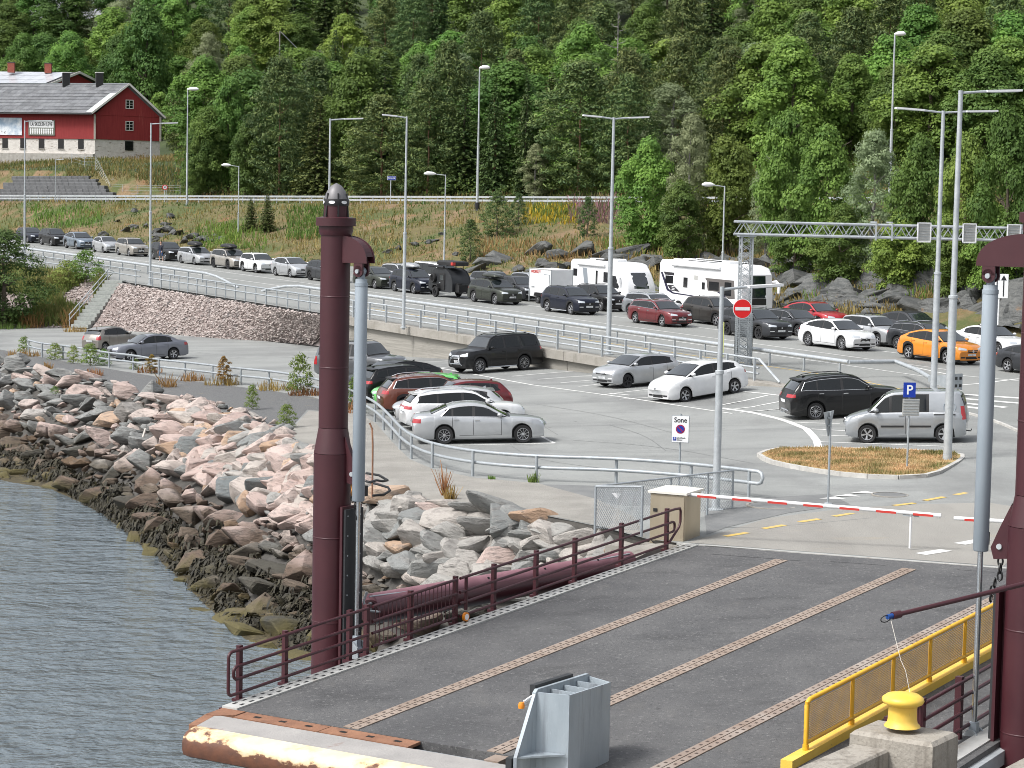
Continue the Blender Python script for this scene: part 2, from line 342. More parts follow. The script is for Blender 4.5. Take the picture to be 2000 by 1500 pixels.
for i in range(NA+1):
    a = curve_at(E_R, i/NA); b = curve_at(W_R, i/NA)
    for (s, dz) in rows:
        p = a+(b-a)*s; zt = zlot(*a)
        z = zt+dz if dz is not None else zt-.5+(ZW-.35-zt+.5)*min(1, (s-.06)/.94) if s <= 1 else ZW-1.6
        mb.v.append((p[0], p[1], z))
K = len(rows)
for i in range(NA):
    for j in range(K-1): mb.f.append((i*K+j, i*K+j+1, (i+1)*K+j+1, (i+1)*K+j)); mb.mi.append(0)
shore = kind(mb.build('shore_bank', rockbed), 'structure')

# boulders: pieces of the bank, each its own object on shared meshes
def boulder_mat():
    m = bpy.data.materials.new('boulder_rock'); m.use_nodes = True; N, L = m.node_tree.nodes, m.node_tree.links; b = N['Principled BSDF']; b.inputs['Roughness'].default_value = .88
    oi = N.new('ShaderNodeObjectInfo'); cr = N.new('ShaderNodeValToRGB'); cr.color_ramp.interpolation = 'LINEAR'
    at = N.new('ShaderNodeAttribute'); at.attribute_type = 'OBJECT'; at.attribute_name = 'rock_tone'
    L.new(at.outputs['Fac'], cr.inputs[0])
    cols = [(0, (.36, .27, .24)), (.18, (.45, .36, .325)), (.34, (.40, .36, .325)), (.48, (.265, .262, .248)), (.62, (.18, .188, .184)), (.75, (.125, .142, .145)), (.86, (.35, .23, .15)), (1, (.42, .31, .23))]
    while len(cr.color_ramp.elements) < len(cols): cr.color_ramp.elements.new(.5)
    for e, (p, c) in zip(cr.color_ramp.elements, cols): e.position = p; e.color = (*c, 1)
    tc = N.new('ShaderNodeTexCoord'); out = cr.outputs[0]
    def layer(col, s, st, lo, hi, a, amt=1.):
        mp = N.new('ShaderNodeMapping'); mp.inputs['Scale'].default_value = st; L.new(tc.outputs['Object'], mp.inputs[0])
        t = N.new('ShaderNodeTexNoise'); t.inputs['Scale'].default_value = s; t.inputs['Detail'].default_value = 8; t.inputs['Roughness'].default_value = .65; L.new(mp.outputs[0], t.inputs['Vector'])
        r = N.new('ShaderNodeMapRange'); r.inputs['From Min'].default_value = lo; r.inputs['From Max'].default_value = hi; r.inputs['To Max'].default_value = amt; L.new(t.outputs['Fac'], r.inputs['Value'])
        x = N.new('ShaderNodeMix'); x.data_type = 'RGBA'; x.inputs['B'].default_value = (*col, 1); L.new(r.outputs[0], x.inputs['Factor']); L.new(a, x.inputs['A']); return x.outputs['Result'], t
    out, _ = layer((.45, .41, .38), 2.0, (1, 1, 4), .53, .72, out, .55)      # pale veins along the bedding
    out, tb = layer((.075, .07, .065), 2.4, (1, 1, 3.2), .49, .66, out, .68)   # dark stain
    out, _ = layer((.50, .48, .44), 9, (1, 1, 1), .64, .76, out, .6)         # lichen
    # tide zone: algae and wet weed by height above the sea
    g = N.new('ShaderNodeNewGeometry'); sp = N.new('ShaderNodeSeparateXYZ'); L.new(g.outputs['Position'], sp.inputs[0])
    nt = N.new('ShaderNodeTexNoise'); nt.inputs['Scale'].default_value = .9; nt.inputs['Detail'].default_value = 5; L.new(g.outputs['Position'], nt.inputs['Vector'])
    ad = N.new('ShaderNodeMath'); ad.operation = 'MULTIPLY_ADD'; ad.inputs[1].default_value = 1.6; L.new(nt.outputs['Fac'], ad.inputs[0]); L.new(sp.outputs['Z'], ad.inputs[2])
    r1 = N.new('ShaderNodeMapRange'); r1.inputs['From Min'].default_value = ZW+2.95; r1.inputs['From Max'].default_value = ZW+2.25; L.new(ad.outputs[0], r1.inputs['Value'])
    mu = N.new('ShaderNodeMix'); mu.data_type = 'RGBA'; mu.blend_type = 'MULTIPLY'; mu.inputs['B'].default_value = (.27, .245, .20, 1); L.new(r1.outputs[0], mu.inputs['Factor']); L.new(out, mu.inputs['A'])
    r2 = N.new('ShaderNodeMapRange'); r2.inputs['From Min'].default_value = ZW+1.5; r2.inputs['From Max'].default_value = ZW+1.0; L.new(ad.outputs[0], r2.inputs['Value'])
    al = N.new('ShaderNodeMix'); al.data_type = 'RGBA'; al.inputs['B'].default_value = (.085, .072, .026, 1); L.new(r2.outputs[0], al.inputs['Factor']); L.new(mu.outputs['Result'], al.inputs['A'])
    L.new(al.outputs['Result'], b.inputs['Base Color'])
    q = N.new('ShaderNodeBump'); q.inputs['Strength'].default_value = .9; q.inputs['Distance'].default_value = .11; L.new(tb.outputs['Fac'], q.inputs['Height']); L.new(q.outputs[0], b.inputs['Normal'])
    return m
MROCK = boulder_mat()
def rock_mesh(seed, flat=.55, n=15, long=1.45, bev=.05):
    r = np.random.default_rng(seed); bm = bmesh.new()
    for _ in range(n):
        v = r.normal(size=3); v /= np.linalg.norm(v)+1e-9; v = np.sign(v)*np.abs(v)**.7
        v *= r.uniform(.82, 1.05); bm.verts.new((v[0]*long*.62, v[1]*.62, v[2]*flat*.62))
    res = bmesh.ops.convex_hull(bm, input=bm.verts); bmesh.ops.delete(bm, geom=[g for g in res['geom_interior'] if isinstance(g, bmesh.types.BMVert)], context='VERTS')
    if bev: bmesh.ops.bevel(bm, geom=list(bm.edges), offset=bev, segments=1, affect='EDGES', profile=.6, clamp_overlap=True)
    me = bpy.data.meshes.new('boulder'); bm.to_mesh(me); bm.free(); me.materials.append(MROCK)
    me.polygons.foreach_set('use_smooth', [True]*len(me.polygons)); me.set_sharp_from_angle(angle=R(24)); return me
ROCKS = [rock_mesh(s, random.choice([.5, .62, .72, .82]), random.choice([11, 13, 16]), random.choice([1.1, 1.3, 1.5])) for s in range(16)]
def bank_pt(t, s):
    a = curve_at(E_R, t); b = curve_at(W_R, t); p = a+(b-a)*s; zt = zlot(*a)
    return Vector((p[0], p[1], zt-.15+(ZW-.2-zt+.15)*s))
cand = []
tries = 0; cell = {}
def free(p, r):
    k = (int(p.x//2), int(p.y//2))
    for i in (-1, 0, 1):
        for j in (-1, 0, 1):
            for (q, rq) in cell.get((k[0]+i, k[1]+j), ()):
                if (q-p).length < (r+rq)*.70: return False
    return True
def in_frame(p, m=60):
    v = np.array(p)-CAMP; z = v@FWD; x = 1000+F*(v@RT)/z; y = 750-F*(v@UPV)/z; return -m < x < 2000+m and -m < y < 1500+m
rb = random.Random(11); rows_ = []
for j in range(9):                                     # hand-laid courses beside the ramp
    t, last = .60, None
    while t < .985:
        s = .012+.052*j+rb.gauss(0, .010); p = bank_pt(t, s); r = rb.uniform(.72, 1.12)*(1 if j else .8)
        if (last is None or (p-last).length > r*1.12) and not (t > .95 and s < .1) and in_frame(p):
            last = p; rows_.append((t, s, p, r)); cell.setdefault((int(p.x//2), int(p.y//2)), []).append((p, r)); cand.append((r*scale_at(p)+20, p, r, t, s))
        t += .0025
for stage, (n, rlo, rhi) in enumerate(((3200, .84, 1.12), (5200, .62, .84), (9000, .36, .5), (11000, .24, .36), (7000, .16, .24))):
    for _ in range(n):
        t = rb.random() if rb.random() < .5 else rb.uniform(.52, 1); s = rb.uniform(-.05, 1.04) if stage < 2 else rb.uniform(-.07, 1.06)
        p = bank_pt(t, s); sc = 55/max(20, scale_at(p)); r = rb.uniform(rlo, rhi)*(1.0 if t > .62 else .92)
        if stage == 0 and t < .6 and rb.random() < .7: continue
        if t > .95 and s < .12 or not in_frame(p) or not free(p, r): continue
        cell.setdefault((int(p.x//2), int(p.y//2)), []).append((p, r)); cand.append((r*scale_at(p), p, r, t, s))
for t, s, p, r in rows_: pass
for rlo, rhi, n in ((.48, .66, 300), (.36, .48, 2400), (.24, .36, 4200), (.15, .24, 5000)):
    for _ in range(n):
        t = rb.uniform(.70, .985); s = rb.uniform(-.02, .62); p = bank_pt(t, s); r = rb.uniform(rlo, rhi)
        if (t < .95 or s > .12) and in_frame(p) and free(p, r*.64): cell.setdefault((int(p.x//2), int(p.y//2)), []).append((p, r)); cand.append((r*scale_at(p), p, r, t, s))
cand.sort(key=lambda c: -c[0])
def rock_tone(p, s):
    px = 1000+F*((np.array(p)-CAMP)@RT)/((np.array(p)-CAMP)@FWD)
    q = rb.random()
    if px < 300 and s < .35: return rb.uniform(.55, .8) if q < .6 else rb.uniform(0, .5)
    if px > 720: return rb.uniform(.36, .62) if q < .80 else (rb.uniform(.86, 1) if q < .88 else rb.uniform(.05, .34))
    return rb.uniform(0, .36) if q < .66 else (rb.uniform(.36, .76) if q < .91 else rb.uniform(.84, 1))
def place_rock(c):
    _, p, r, t, s = c
    ox = rb.uniform(-.35, .35); tang = curve_at(E_R, min(1, t+.02))-curve_at(E_R, max(0, t-.02)); az = math.atan2(tang[1], tang[0])+rb.gauss(.55, .32)
    rot = Matrix.Rotation(az, 4, 'Z') @ Matrix.Rotation(rb.gauss(.0, .22), 4, 'Y') @ Matrix.Rotation(rb.gauss(-.32, .25), 4, 'X')
    sc = Matrix.Diagonal((r*rb.uniform(1.2, 1.6), r*rb.uniform(1.1, 1.5), r*rb.uniform(1.1, 1.5), 1))
    return Matrix.Translation(p+Vector((0, 0, r*rb.uniform(.0, .22)))) @ rot @ sc
for c in cand[:298]:
    o = link('boulder', rb.choice(ROCKS), shore); o.matrix_world = place_rock(c); o['rock_tone'] = rock_tone(c[1], c[4])
bmv, bmf, tones = [], [], []
small = [MB() for _ in range(5)]; tone5 = [.1, .25, .42, .58, .95]
for c in cand[298:]:
    me = rb.choice(ROCKS); mx = place_rock(c); tn = rock_tone(c[1], c[4]); k = min(range(5), key=lambda i: abs(tone5[i]-tn))
    small[k].add([mx @ v.co for v in me.vertices], [tuple(pl.vertices) for pl in me.polygons])
for k, s in enumerate(small):
    if s.v: o = s.build('small_rocks', MROCK, shore, smooth=24); o['rock_tone'] = tone5[k]; kind(o, 'stuff')
# seaweed on the tide zone
weed = mat('seaweed', (.013, .011, .006), .7, var=(.036, .030, .012), vscale=3, bump=.8, bscale=12, extra=[((.14, .125, .03), 2.2, (1, 1, 1), .62, .75)])
mb = MB(); rw = random.Random(4)
for _ in range(2600):
    t = rw.random()*.80; s = rw.gauss(.895-.03*t, .045+.04*t)
    if noise.noise(Vector((t*30, s*4, 0))) < -.18: continue
    p = bank_pt(t, s); p.z += rw.uniform(0, .30)
    if not in_frame(p): continue
    r = rw.uniform(.22, .6)
    for k in range(13):
        a = rw.uniform(0, 6.28); q = p+Vector((math.cos(a)*r*rw.random(), math.sin(a)*r*rw.random(), rw.uniform(0, .12))); e = p+Vector((math.cos(a)*r, math.sin(a)*r, rw.uniform(-.35, -.02)))
        sd_ = Vector((-math.sin(a), math.cos(a), 0))*rw.uniform(.015, .05)
        mb.add([q-sd_, q+sd_, (q+e)/2+sd_*1.3+Vector((0, 0, .09)), e+sd_, e-sd_, (q+e)/2-sd_*1.3+Vector((0, 0, .09))], [(0, 1, 2, 5), (5, 2, 3, 4)])
kind(mb.build('seaweed', weed), 'stuff')
# shallow weed-covered shelf just under and at the waterline on the far left
mb = MB()
for i in range(60):
    a = curve_at(W_R, i/59*.75); d = curve_at(W_R, min(1, i/59*.75+.01))-a; q = np.array([d[1], -d[0]]); q /= np.hypot(*q)+1e-9
    b = a+q*(.5+1.6*max(0, 1-i/22)+.3*noise.noise(Vector((i*.4, 0, 0)))); c = a-q*1.2
    mb.v += [(c[0], c[1], ZW+.12), (a[0], a[1], ZW+.05), (b[0], b[1], ZW-.03)]
for i in range(59):
    for j in range(2): mb.f.append((i*3+j, i*3+j+1, i*3+4+j, i*3+3+j)); mb.mi.append(0)
kind(mb.build('tide_shelf', mat('tide_weed', (.035, .028, .013), .8, var=(.085, .068, .03), vscale=5, bump=.9, bscale=9)), 'structure')

# ------------------------------------------------------------------ car park, approach, road
def band(name, m, n0, n1, u0, u1, zf, su=1.5, sn=1.0, dz=0):
    mb = MB(); us = np.linspace(u0, u1, int((u1-u0)/su)+2); ns = np.linspace(n0, n1, int(abs(n1-n0)/sn)+2)
    for u in us:
        for n in ns: x, y = uv(u, n); mb.v.append((x, y, zf(x, y)+dz))
    K = len(ns)
    for i in range(len(us)-1):
        for j in range(K-1): mb.f.append((i*K+j, i*K+j+1, (i+1)*K+j+1, (i+1)*K+j)); mb.mi.append(0)
    return kind(mb.build(name, m, smooth=60), 'structure')
# flat part of the car park: outline = shore edge, ramp joint, right side, then back along n = 56
right = [lot(1342, 1063)[:2], lot(1952, 1108)[:2], (16.5, 49.2), (60, 30), (60, 0)]
un56 = lambda u: tuple(uv(u, 44.0))
back = [un56(u) for u in (-2, 20, 60, 100, 140, 200)]
outl = [tuple(p) for p in EDGE]+[tuple(right[1])]+right[2:]+back+[(-70, 160)]
kind(fill_poly(outl, lambda x, y: LOTX*x, 'parking_ground', M['asphalt']), 'structure')
band('parking_ground_edge', M['asphalt'], 44.0, NW+.05, -2, 200, zlot, sn=.9)
band('queue_road', M['asphalt_road'], NW, 93.0, 20, 330, zroad, su=4, sn=4)
# shoulder of dark gravel between rail and rocks, and the pale trodden path right of it
RAIL_PX = [(56, 691), (82, 698), (123, 702), (168, 710), (213, 718), (260, 723), (310, 733), (361, 738), (415, 745), (470, 752), (525, 757), (580, 766), (632, 778), (683, 797), (712, 812), (732, 824), (749, 840), (765, 858), (781, 878), (803, 896), (844, 914), (923, 930), (1047, 941), (1203, 945), (1349, 957), (1462, 971)]
def sheet(name, px, m, dz, zf=None): return kind(fill_poly([tuple(lot(*p)[:2]) for p in px], lambda x, y: LOTX*x+dz, name, m), 'structure')
sheet('gravel_shoulder', [(-60, 672), (40, 690), (160, 712), (320, 738), (470, 756), (600, 772), (640, 785), (660, 806), (600, 800), (560, 846), (430, 802), (300, 777), (140, 737), (0, 715), (-100, 690)], M['gravel'], .004)
sheet('footpath', [(645, 790), (690, 800), (735, 828), (765, 862), (800, 897), (845, 916), (925, 933), (1050, 944), (1165, 975), (1240, 1010), (1262, 1050), (1180, 1029), (1040, 1001), (900, 984), (800, 971), (720, 949), (640, 894), (562, 847), (603, 802), (655, 808)], M['concrete_path'], .006)
sheet('dark_patch', [(1052, 946), (1200, 950), (1345, 962), (1300, 985), (1220, 988), (1100, 965)], M['asphalt_dark'], .005)
approach_mat = mat('approach_asphalt', (.235, .225, .205), .9, var=(.285, .275, .25), vscale=.5, vstretch=(1, .3, 1), bump=.3, bscale=30, extra=[((.29, .255, .20), 1, (.4, 1, 1), .6, .8)])
sheet('approach_lane', [(1344, 1060), (1500, 1012), (1660, 992), (1800, 985), (1990, 980), (2080, 1000), (1960, 1106)], approach_mat, .004)
sheet('dark_patch', [(1375, 990), (1440, 975), (1620, 965), (1660, 985), (1540, 1002), (1420, 1030), (1380, 1045)], M['asphalt_dark'], .007)
sheet('dark_patch', [(1845, 940), (1880, 895), (1905, 880), (1990, 900), (1985, 925), (1940, 938)], M['asphalt_dark'], .005)

# retaining wall with coping slab along the road
wall = thing('retaining_wall', 'long low board-marked concrete retaining wall carrying the upper road', 'wall', (0, 0, 0))
segs = [(74.5, 79.3), (79.3, 84), (84, 92.6), (92.6, 100.5), (100.5, 108.5), (108.5, 115.2), (115.2, 119)]
for i, (a, b) in enumerate(segs):
    mb = MB(); mb2 = MB(); P1 = []
    for u in (a+.02, b-.02):
        x, y = uv(u, NW-.02); x2, y2 = uv(u, NW+.5); P1.append((x, y, x2, y2, zroad(x, y)))
    (xa, ya, xa2, ya2, za), (xb, yb, xb2, yb2, zb_) = P1
    la, lb = zlot(xa, ya)-.3, zlot(xb, yb)-.3
    vv = [(xa, ya, la), (xb, yb, lb), (xb, yb, zb_-.42), (xa, ya, za-.42), (xa2, ya2, la), (xb2, yb2, lb), (xb2, yb2, zb_-.42), (xa2, ya2, za-.42)]
    FB = [(0, 1, 2, 3), (5, 4, 7, 6), (1, 5, 6, 2), (4, 0, 3, 7), (3, 2, 6, 7)]
    mb.add(vv, FB); mb.build('wall_panel', M['concrete_wall'], wall)
    oa = uv(a+.015, NW-.28); ob = uv(b-.015, NW-.28); ia = uv(a+.015, NW+.62); ib = uv(b-.015, NW+.62)
    vv = [(oa[0], oa[1], za-.42), (ob[0], ob[1], zb_-.42), (ob[0], ob[1], zb_+.03), (oa[0], oa[1], za+.03), (ia[0], ia[1], za-.42), (ib[0], ib[1], zb_-.42), (ib[0], ib[1], zb_+.03), (ia[0], ia[1], za+.03)]
    mb2.add(vv, FB+[(0, 4, 5, 1)]); mb2.build('coping_slab', M['concrete'], wall)
# abutment of the ramp
ab = thing('ramp_abutment', 'concrete abutment beam under the shore end of the ramp', 'abutment', (0, 0, 0))
mb = MB(); a, b = ramp(-.1, -2.2), ramp(-.1, 13)
mb.add([ramp(-.05, -.6, -.06), ramp(.75, 14, -.10), ramp(1.8, 14, -.10), ramp(1.0, -.6, -.06), ramp(-.05, -.6, -2.6), ramp(.75, 14, -2.6), ramp(1.8, 14, -2.6), ramp(1.0, -.6, -2.6)], [(0, 1, 2, 3), (0, 4, 5, 1), (3, 7, 4, 0), (1, 5, 6, 2)]); mb.build('beam', M['concrete'], ab)
mb = MB(); mb.prism([ramp(-2.5, -1.9, -.35), ramp(-.4, -1.5, -.1), ramp(.3, -.65, -.06), ramp(-.2, -.65, -.06), ramp(-1.4, -.75, -.2)], (0, 0, -2.2)); mb.build('wing_wall', M['concrete'], ab)
mb = MB(); mb.beam(ramp(.02, -.3, -.02), ramp(.80, 8.6, -.015), .10, .06); mb.build('joint_edge', M['plate'], ab)

# painted markings (each a strip a few millimetres above its ground)
mk = MB()
def ln(px, w, zf, step=1.2, dz=.008, f=None): strip_along([(f or ground)(*p)[:2] for p in px], w*1.25, zf, mk, dz, step)
def rl(n, u0, u1, w=.13): strip_along([uv(u0, n), uv(u1, n)], w, zroad, mk, .008, 6)
def finish(name, m):
    global mk
    o = kind(mk.build(name, m), 'structure'); mk = MB(); return o
rl(75.0, 79.5, 260); rl(79.2, 84, 200); rl(83.4, 86, 190); rl(87.6, 88, 170); rl(71.3, 75, 280); rl(92.0, 88, 200)
for k in range(10): pass
zz = lambda x, y: zground(x, y)
ln([(1760, 712), (1850, 731), (1990, 744)], .13, zz, f=road); ln([(1828, 752), (1890, 752), (1990, 740)], .13, zz, f=road)
for (a, b) in (((1845, 768), (1995, 778)), ((1848, 776), (1995, 788)), ((1850, 784), (1965, 796)), ((1860, 792), (1935, 800))): ln([a, b], .42, zz)
# parking bays by the wall
def bay(a, b): ln([a, b], .10, lambda x, y: zlot(x, y), f=ground)
bay((690, 697), (1040, 752)); bay((1040, 752), (1210, 775)); bay((1210, 775), (1430, 808))
for a, b in (((735, 684), (800, 686)), ((770, 690), (850, 692)), ((760, 702), (880, 696)), ((800, 710), (905, 703)), ((850, 720), (900, 714)), ((1000, 735), (1120, 725)), ((1050, 741), (1165, 733)), ((1095, 748), (1175, 741)), ((1130, 755), (1175, 750)), ((1170, 772), (1290, 758)), ((1210, 780), (1290, 775)), ((1405, 792), (1500, 772)), ((1410, 802), (1525, 784)), ((1445, 806), (1530, 798)), ((1550, 825), (1640, 828)), ((1585, 838), (1660, 842)), ((1600, 850), (1690, 853)), ((1600, 863), (1845, 872)), ((1452, 765), (1528, 773)), ((1640, 806), (1660, 806))): bay(a, b)
ln([(1408, 797), (1470, 806), (1530, 820), (1575, 838), (1594, 858), (1600, 878)], .22, lambda x, y: zlot(x, y), f=ground)
bay((895, 870), (1083, 866)); bay((1083, 866), (1058, 853)); bay((1190, 768), (1230, 772))
for a, b in (((1500, 770), (1545, 762)), ((960, 700), (1050, 715))): pass
# give-way teeth and small lane ticks near the barrier
for p in ((1630, 975), (1658, 970), (1690, 964)):
    a = lot(*p); mk.add([a+Vector((-.45, .0, .012)), a+Vector((.35, .0, .012)), a+Vector((.1, .55, .012))], [(0, 1, 2)])
finish('white_road_markings', M['white_line'])
ln([(1798, 1083), (1848, 1075)], .30, lambda x, y: LOTX*x, f=lot, dz=.012); ln([(1874, 1063), (1925, 1054)], .30, lambda x, y: LOTX*x, f=lot, dz=.012); finish('white_lane_dashes', M['white_line'])
for a, b in (((1416, 1048), (1460, 1041)), ((1491, 1033), (1532, 1026)), ((1562, 1020), (1600, 1014)), ((1628, 1009), (1665, 1003)), ((1746, 988), (1786, 983)), ((1806, 978), (1844, 971)), ((1866, 967), (1897, 961)), ((1938, 952), (1953, 949)), ((1966, 946), (1984, 942))):
    ln([a, b], .17, lambda x, y: LOTX*x, f=lot, dz=.012)
for u in range(0, 1): pass
strip_along([uv(76, 66.9), uv(125, 66.4)], .10, zroad, mk, .008, 6); ln([(1620, 732), (1800, 768), (1835, 772)], .1, zz, f=road)
finish('yellow_road_markings', M['yellow_line'])
for pts in (((1000, 872), (1030, 890), (1080, 903), (1180, 915)), ((1050, 790), (1190, 812), (1330, 850)), ((1120, 860), (1290, 872), (1470, 905)), ((900, 760), (1010, 800), (1090, 850)), ((1380, 1030), (1500, 1036), (1700, 1012)), ((1190, 830), (1260, 850), (1300, 880)), ((560, 690), (720, 715), (900, 748)), ((60, 668), (260, 672), (480, 700))):
    P = smooth_path([ground(*p)[:2] for p in pts], 2); P = [p+np.array([rs.gauss(0, .06), rs.gauss(0, .06)]) if False else p for p in P]; strip_along(P, .035, zlot, mk, .006, .5)
finish('asphalt_cracks', M['asphalt_dark'])
# wheelchair symbol outline by the van
mk = MB(); c = lot(1690, 876)
ring = [(c[0]+math.cos(t)*.55, c[1]+math.sin(t)*.75) for t in np.linspace(0, 5.2, 16)]
strip_along(ring, .12, lambda x, y: LOTX*x, mk, .008, .2); strip_along([(c[0]+.5, c[1]+.1), (c[0]+1.3, c[1]-.1)], .12, lambda x, y: LOTX*x, mk, .008, .4)
finish('bay_symbol', M['white_line'])
for px, y, r, lab in ((1738, 967, .55, 'round iron manhole cover in the exit lane beyond the barrier'), (1508, 988, .75, 'round speckled manhole cover beside the barrier arm')):
    c = lot(px, y); mh = thing('manhole_cover', lab, 'manhole cover', (c.x, c.y, LOTX*c.x+.012)); q = MB(); q.lathe([(r, -.02), (r, .012), (r*.9, .012)], 24, cap=False); q.build('ring', M['concrete'], mh); q = MB(); q.lathe([(r*.88, -.02), (r*.88, .006)], 24); q.build('lid', M['asphalt_dark'], mh)

# grass island with its kerb
ISL = [(1482, 893), (1500, 885), (1520, 881), (1620, 880), (1760, 884), (1850, 889), (1882, 893), (1880, 903), (1840, 925), (1815, 935), (1740, 938), (1640, 931), (1560, 918), (1500, 906)]
ip = smooth_path([lot(*p)[:2] for p in ISL+ISL[:1]], 1)
dry = mat('dry_grass_ground', (.40, .285, .13), .95, var=(.29, .20, .085), vscale=1.6, bump=.6, bscale=14, extra=[((.12, .135, .045), 1.1, (1, 1, 1), .52, .64)])
isl = thing('traffic_island', 'oval island of dry grass edged with pale kerb stones', 'traffic island')
fill_poly([tuple(p) for p in ip[:-1]], lambda x, y: LOTX*x+.13, 'turf', dry, isl)
cen = np.mean(ip, axis=0)
per = resample(ip, .95)
for a, b in zip(per, per[1:]):
    mbk = MB(); mbk.beam((a[0]*.995+b[0]*.005, a[1], LOTX*a[0]+.05), (b[0], b[1], LOTX*b[0]+.05), .14, .19); 
    if np.linalg.norm(a-b) > .3: mbk.build('kerb_stone', M['kerb'], isl)
# kerb on the right-hand side of the lot
mbk = MB()
kb = thing('kerb', 'curved white kerb line along the exit road edge', 'kerb')
kp = smooth_path([ground(*p)[:2] for p in [(1880, 806), (1905, 812), (1950, 826), (1984, 841), (2030, 862)]], 1)
for a, b in zip(resample(kp, 1.2), resample(kp, 1.2)[1:]): q = MB(); q.beam((*a, zground(*a)+.03), (*b, zground(*b)+.03), .13, .1); q.build('kerb_stone', M['kerb'], kb)
kp = [lot(*p)[:2] for p in [(1868, 854), (1880, 862), (1881, 875), (1872, 888)]]
for a, b in zip(resample(kp, .8), resample(kp, .8)[1:]): q = MB(); q.beam((*a, LOTX*a[0]+.04), (*b, LOTX*b[0]+.04), .22, .1); q.build('kerb_stone', M['kerb'], kb)

# ------------------------------------------------------------------ bank and hill
def terrain_mat():
    m = bpy.data.materials.new('hillside_ground'); m.use_nodes = True; N, L = m.node_tree.nodes, m.node_tree.links; b = N['Principled BSDF']; b.inputs['Roughness'].default_value = .95
    g = N.new('ShaderNodeNewGeometry'); out = None
    def layer(col, s, lo, hi, a, off=0., st=(1, 1, 1)):
        mp = N.new('ShaderNodeMapping'); mp.inputs['Location'].default_value = (off, off, 0); mp.inputs['Scale'].default_value = st; L.new(g.outputs['Position'], mp.inputs[0])
        t = N.new('ShaderNodeTexNoise'); t.inputs['Scale'].default_value = s; t.inputs['Detail'].default_value = 8; t.inputs['Roughness'].default_value = .66; L.new(mp.outputs[0], t.inputs['Vector'])
        r = N.new('ShaderNodeMapRange'); r.inputs['From Min'].default_value = lo; r.inputs['From Max'].default_value = hi; L.new(t.outputs['Fac'], r.inputs['Value'])
        x = N.new('ShaderNodeMix'); x.data_type = 'RGBA'; x.inputs['B'].default_value = (*col, 1); L.new(r.outputs[0], x.inputs['Factor'])
        if a is None: x.inputs['A'].default_value = (.125, .105, .042, 1)
        else: L.new(a, x.inputs['A'])
        return x.outputs['Result'], t
    out, _ = layer((.075, .092, .026), .13, .45, .55, out, 3)
    out, _ = layer((.20, .135, .075), .16, .53, .63, out, 40)
    out, _ = layer((.07, .10, .026), .22, .60, .70, out, 90)
    out, _ = layer((.19, .105, .05), .5, .57, .67, out, 11)
    out, t2 = layer((.13, .125, .115), .7, .66, .74, out, 70, (1, 1, 2.5))
    L.new(out, b.inputs['Base Color'])
    q = N.new('ShaderNodeBump'); q.inputs['Strength'].default_value = .9; q.inputs['Distance'].default_value = .3; L.new(t2.outputs['Fac'], q.inputs['Height']); L.new(q.outputs[0], b.inputs['Normal'])
    return m
MTERR = terrain_mat()
mb = MB(); ts = np.linspace(-95, 230, 150)      # along the upper road
def foot_n(t, d): return UP0P+UPT*t+UPM*d
ds = list(np.linspace(-100, -40, 10))+list(np.linspace(-37, 0, 22))+[.02, 4, 8, 9]+[11, 14]
for t in ts:
    for d in ds:
        x, y = foot_n(t, d); u, n = un(x, y)
        z = zbank(x, y) if n > nfar(u) else zroad(x, y)-.25-.12*min(10, nfar(u)-n)
        mb.v.append((x, y, z))
K = len(ds)
for i in range(len(ts)-1):
    for j in range(K-1):
        fc = (i*K+j, (i+1)*K+j, (i+1)*K+j+1, i*K+j+1); nn_ = [un(mb.v[k][0], mb.v[k][1]) for k in fc]
        if max(b-nfar(a) for a, b in nn_) > -2.5: mb.f.append(fc); mb.mi.append(0)
kind(mb.build('hillside', MTERR, smooth=40), 'structure')
mb = MB(); ds = [12, 14, 17, 21, 26, 32, 40, 50]+list(np.linspace(60, 330, 24))
for t in ts:
    for d in ds: x, y = foot_n(t, d); mb.v.append((x, y, zbank(x, y)+(.06 if d > 12 else -.1)))
K = len(ds)
for i in range(len(ts)-1):
    for j in range(K-1): mb.f.append((i*K+j, (i+1)*K+j, (i+1)*K+j+1, i*K+j+1)); mb.mi.append(0)
kind(mb.build('forest_ground', mat('forest_floor', (.028, .042, .014), .95, var=(.055, .075, .024), vscale=.5, bump=.8, bscale=1.5), smooth=40), 'structure')
# upper road surface
mb = MB()
for t in np.linspace(-95, 230, 60):
    for d in (1.2, 8.2):
        x, y = foot_n(t, d); mb.v.append((x, y, zupper(x, y)+.03))
for i in range(59): mb.f.append((2*i, 2*i+2, 2*i+3, 2*i+1)); mb.mi.append(0)
kind(mb.build('upper_road', M['asphalt_road']), 'structure')
# gravel verge of the queue road on the hill side comes from the terrain itself

# pink stone slope below the road, left part of the car park
def slope_pt(a, s):                      # a 0..1 left to right, s 0 top (road edge) .. 1 foot
    return None
TOPU = np.linspace(119, 172, 40)
FOOT_PX = [(612, 673), (560, 668), (480, 664), (400, 659), (300, 650), (200, 643), (120, 640), (0, 640), (-120, 640)]
FOOT = resample([lot(*p)[:2] for p in FOOT_PX], .5)
def slope_at(a, s):
    u = 117.5+a*58; x, y = uv(u, NW-.35); top = Vector((x, y, zroad(x, y)-.12)); f = curve_at(FOOT, a); bot = Vector((f[0], f[1], LOTX*f[0]-.05))
    q = top.lerp(bot, s); q.z += .25*math.sin(math.pi*s); return q
mb = MB()
for i in range(61):
    for j in range(9): mb.v.append(tuple(slope_at(i/60, j/8)))
for i in range(60):
    for j in range(8): mb.f.append((i*9+j, i*9+j+1, i*9+10+j, i*9+9+j)); mb.mi.append(0)
slope = kind(mb.build('stone_slope', mat('slope_gravel', (.17, .135, .125), .95, var=(.25, .205, .19), vscale=5, bump=.8, bscale=14)), 'structure')
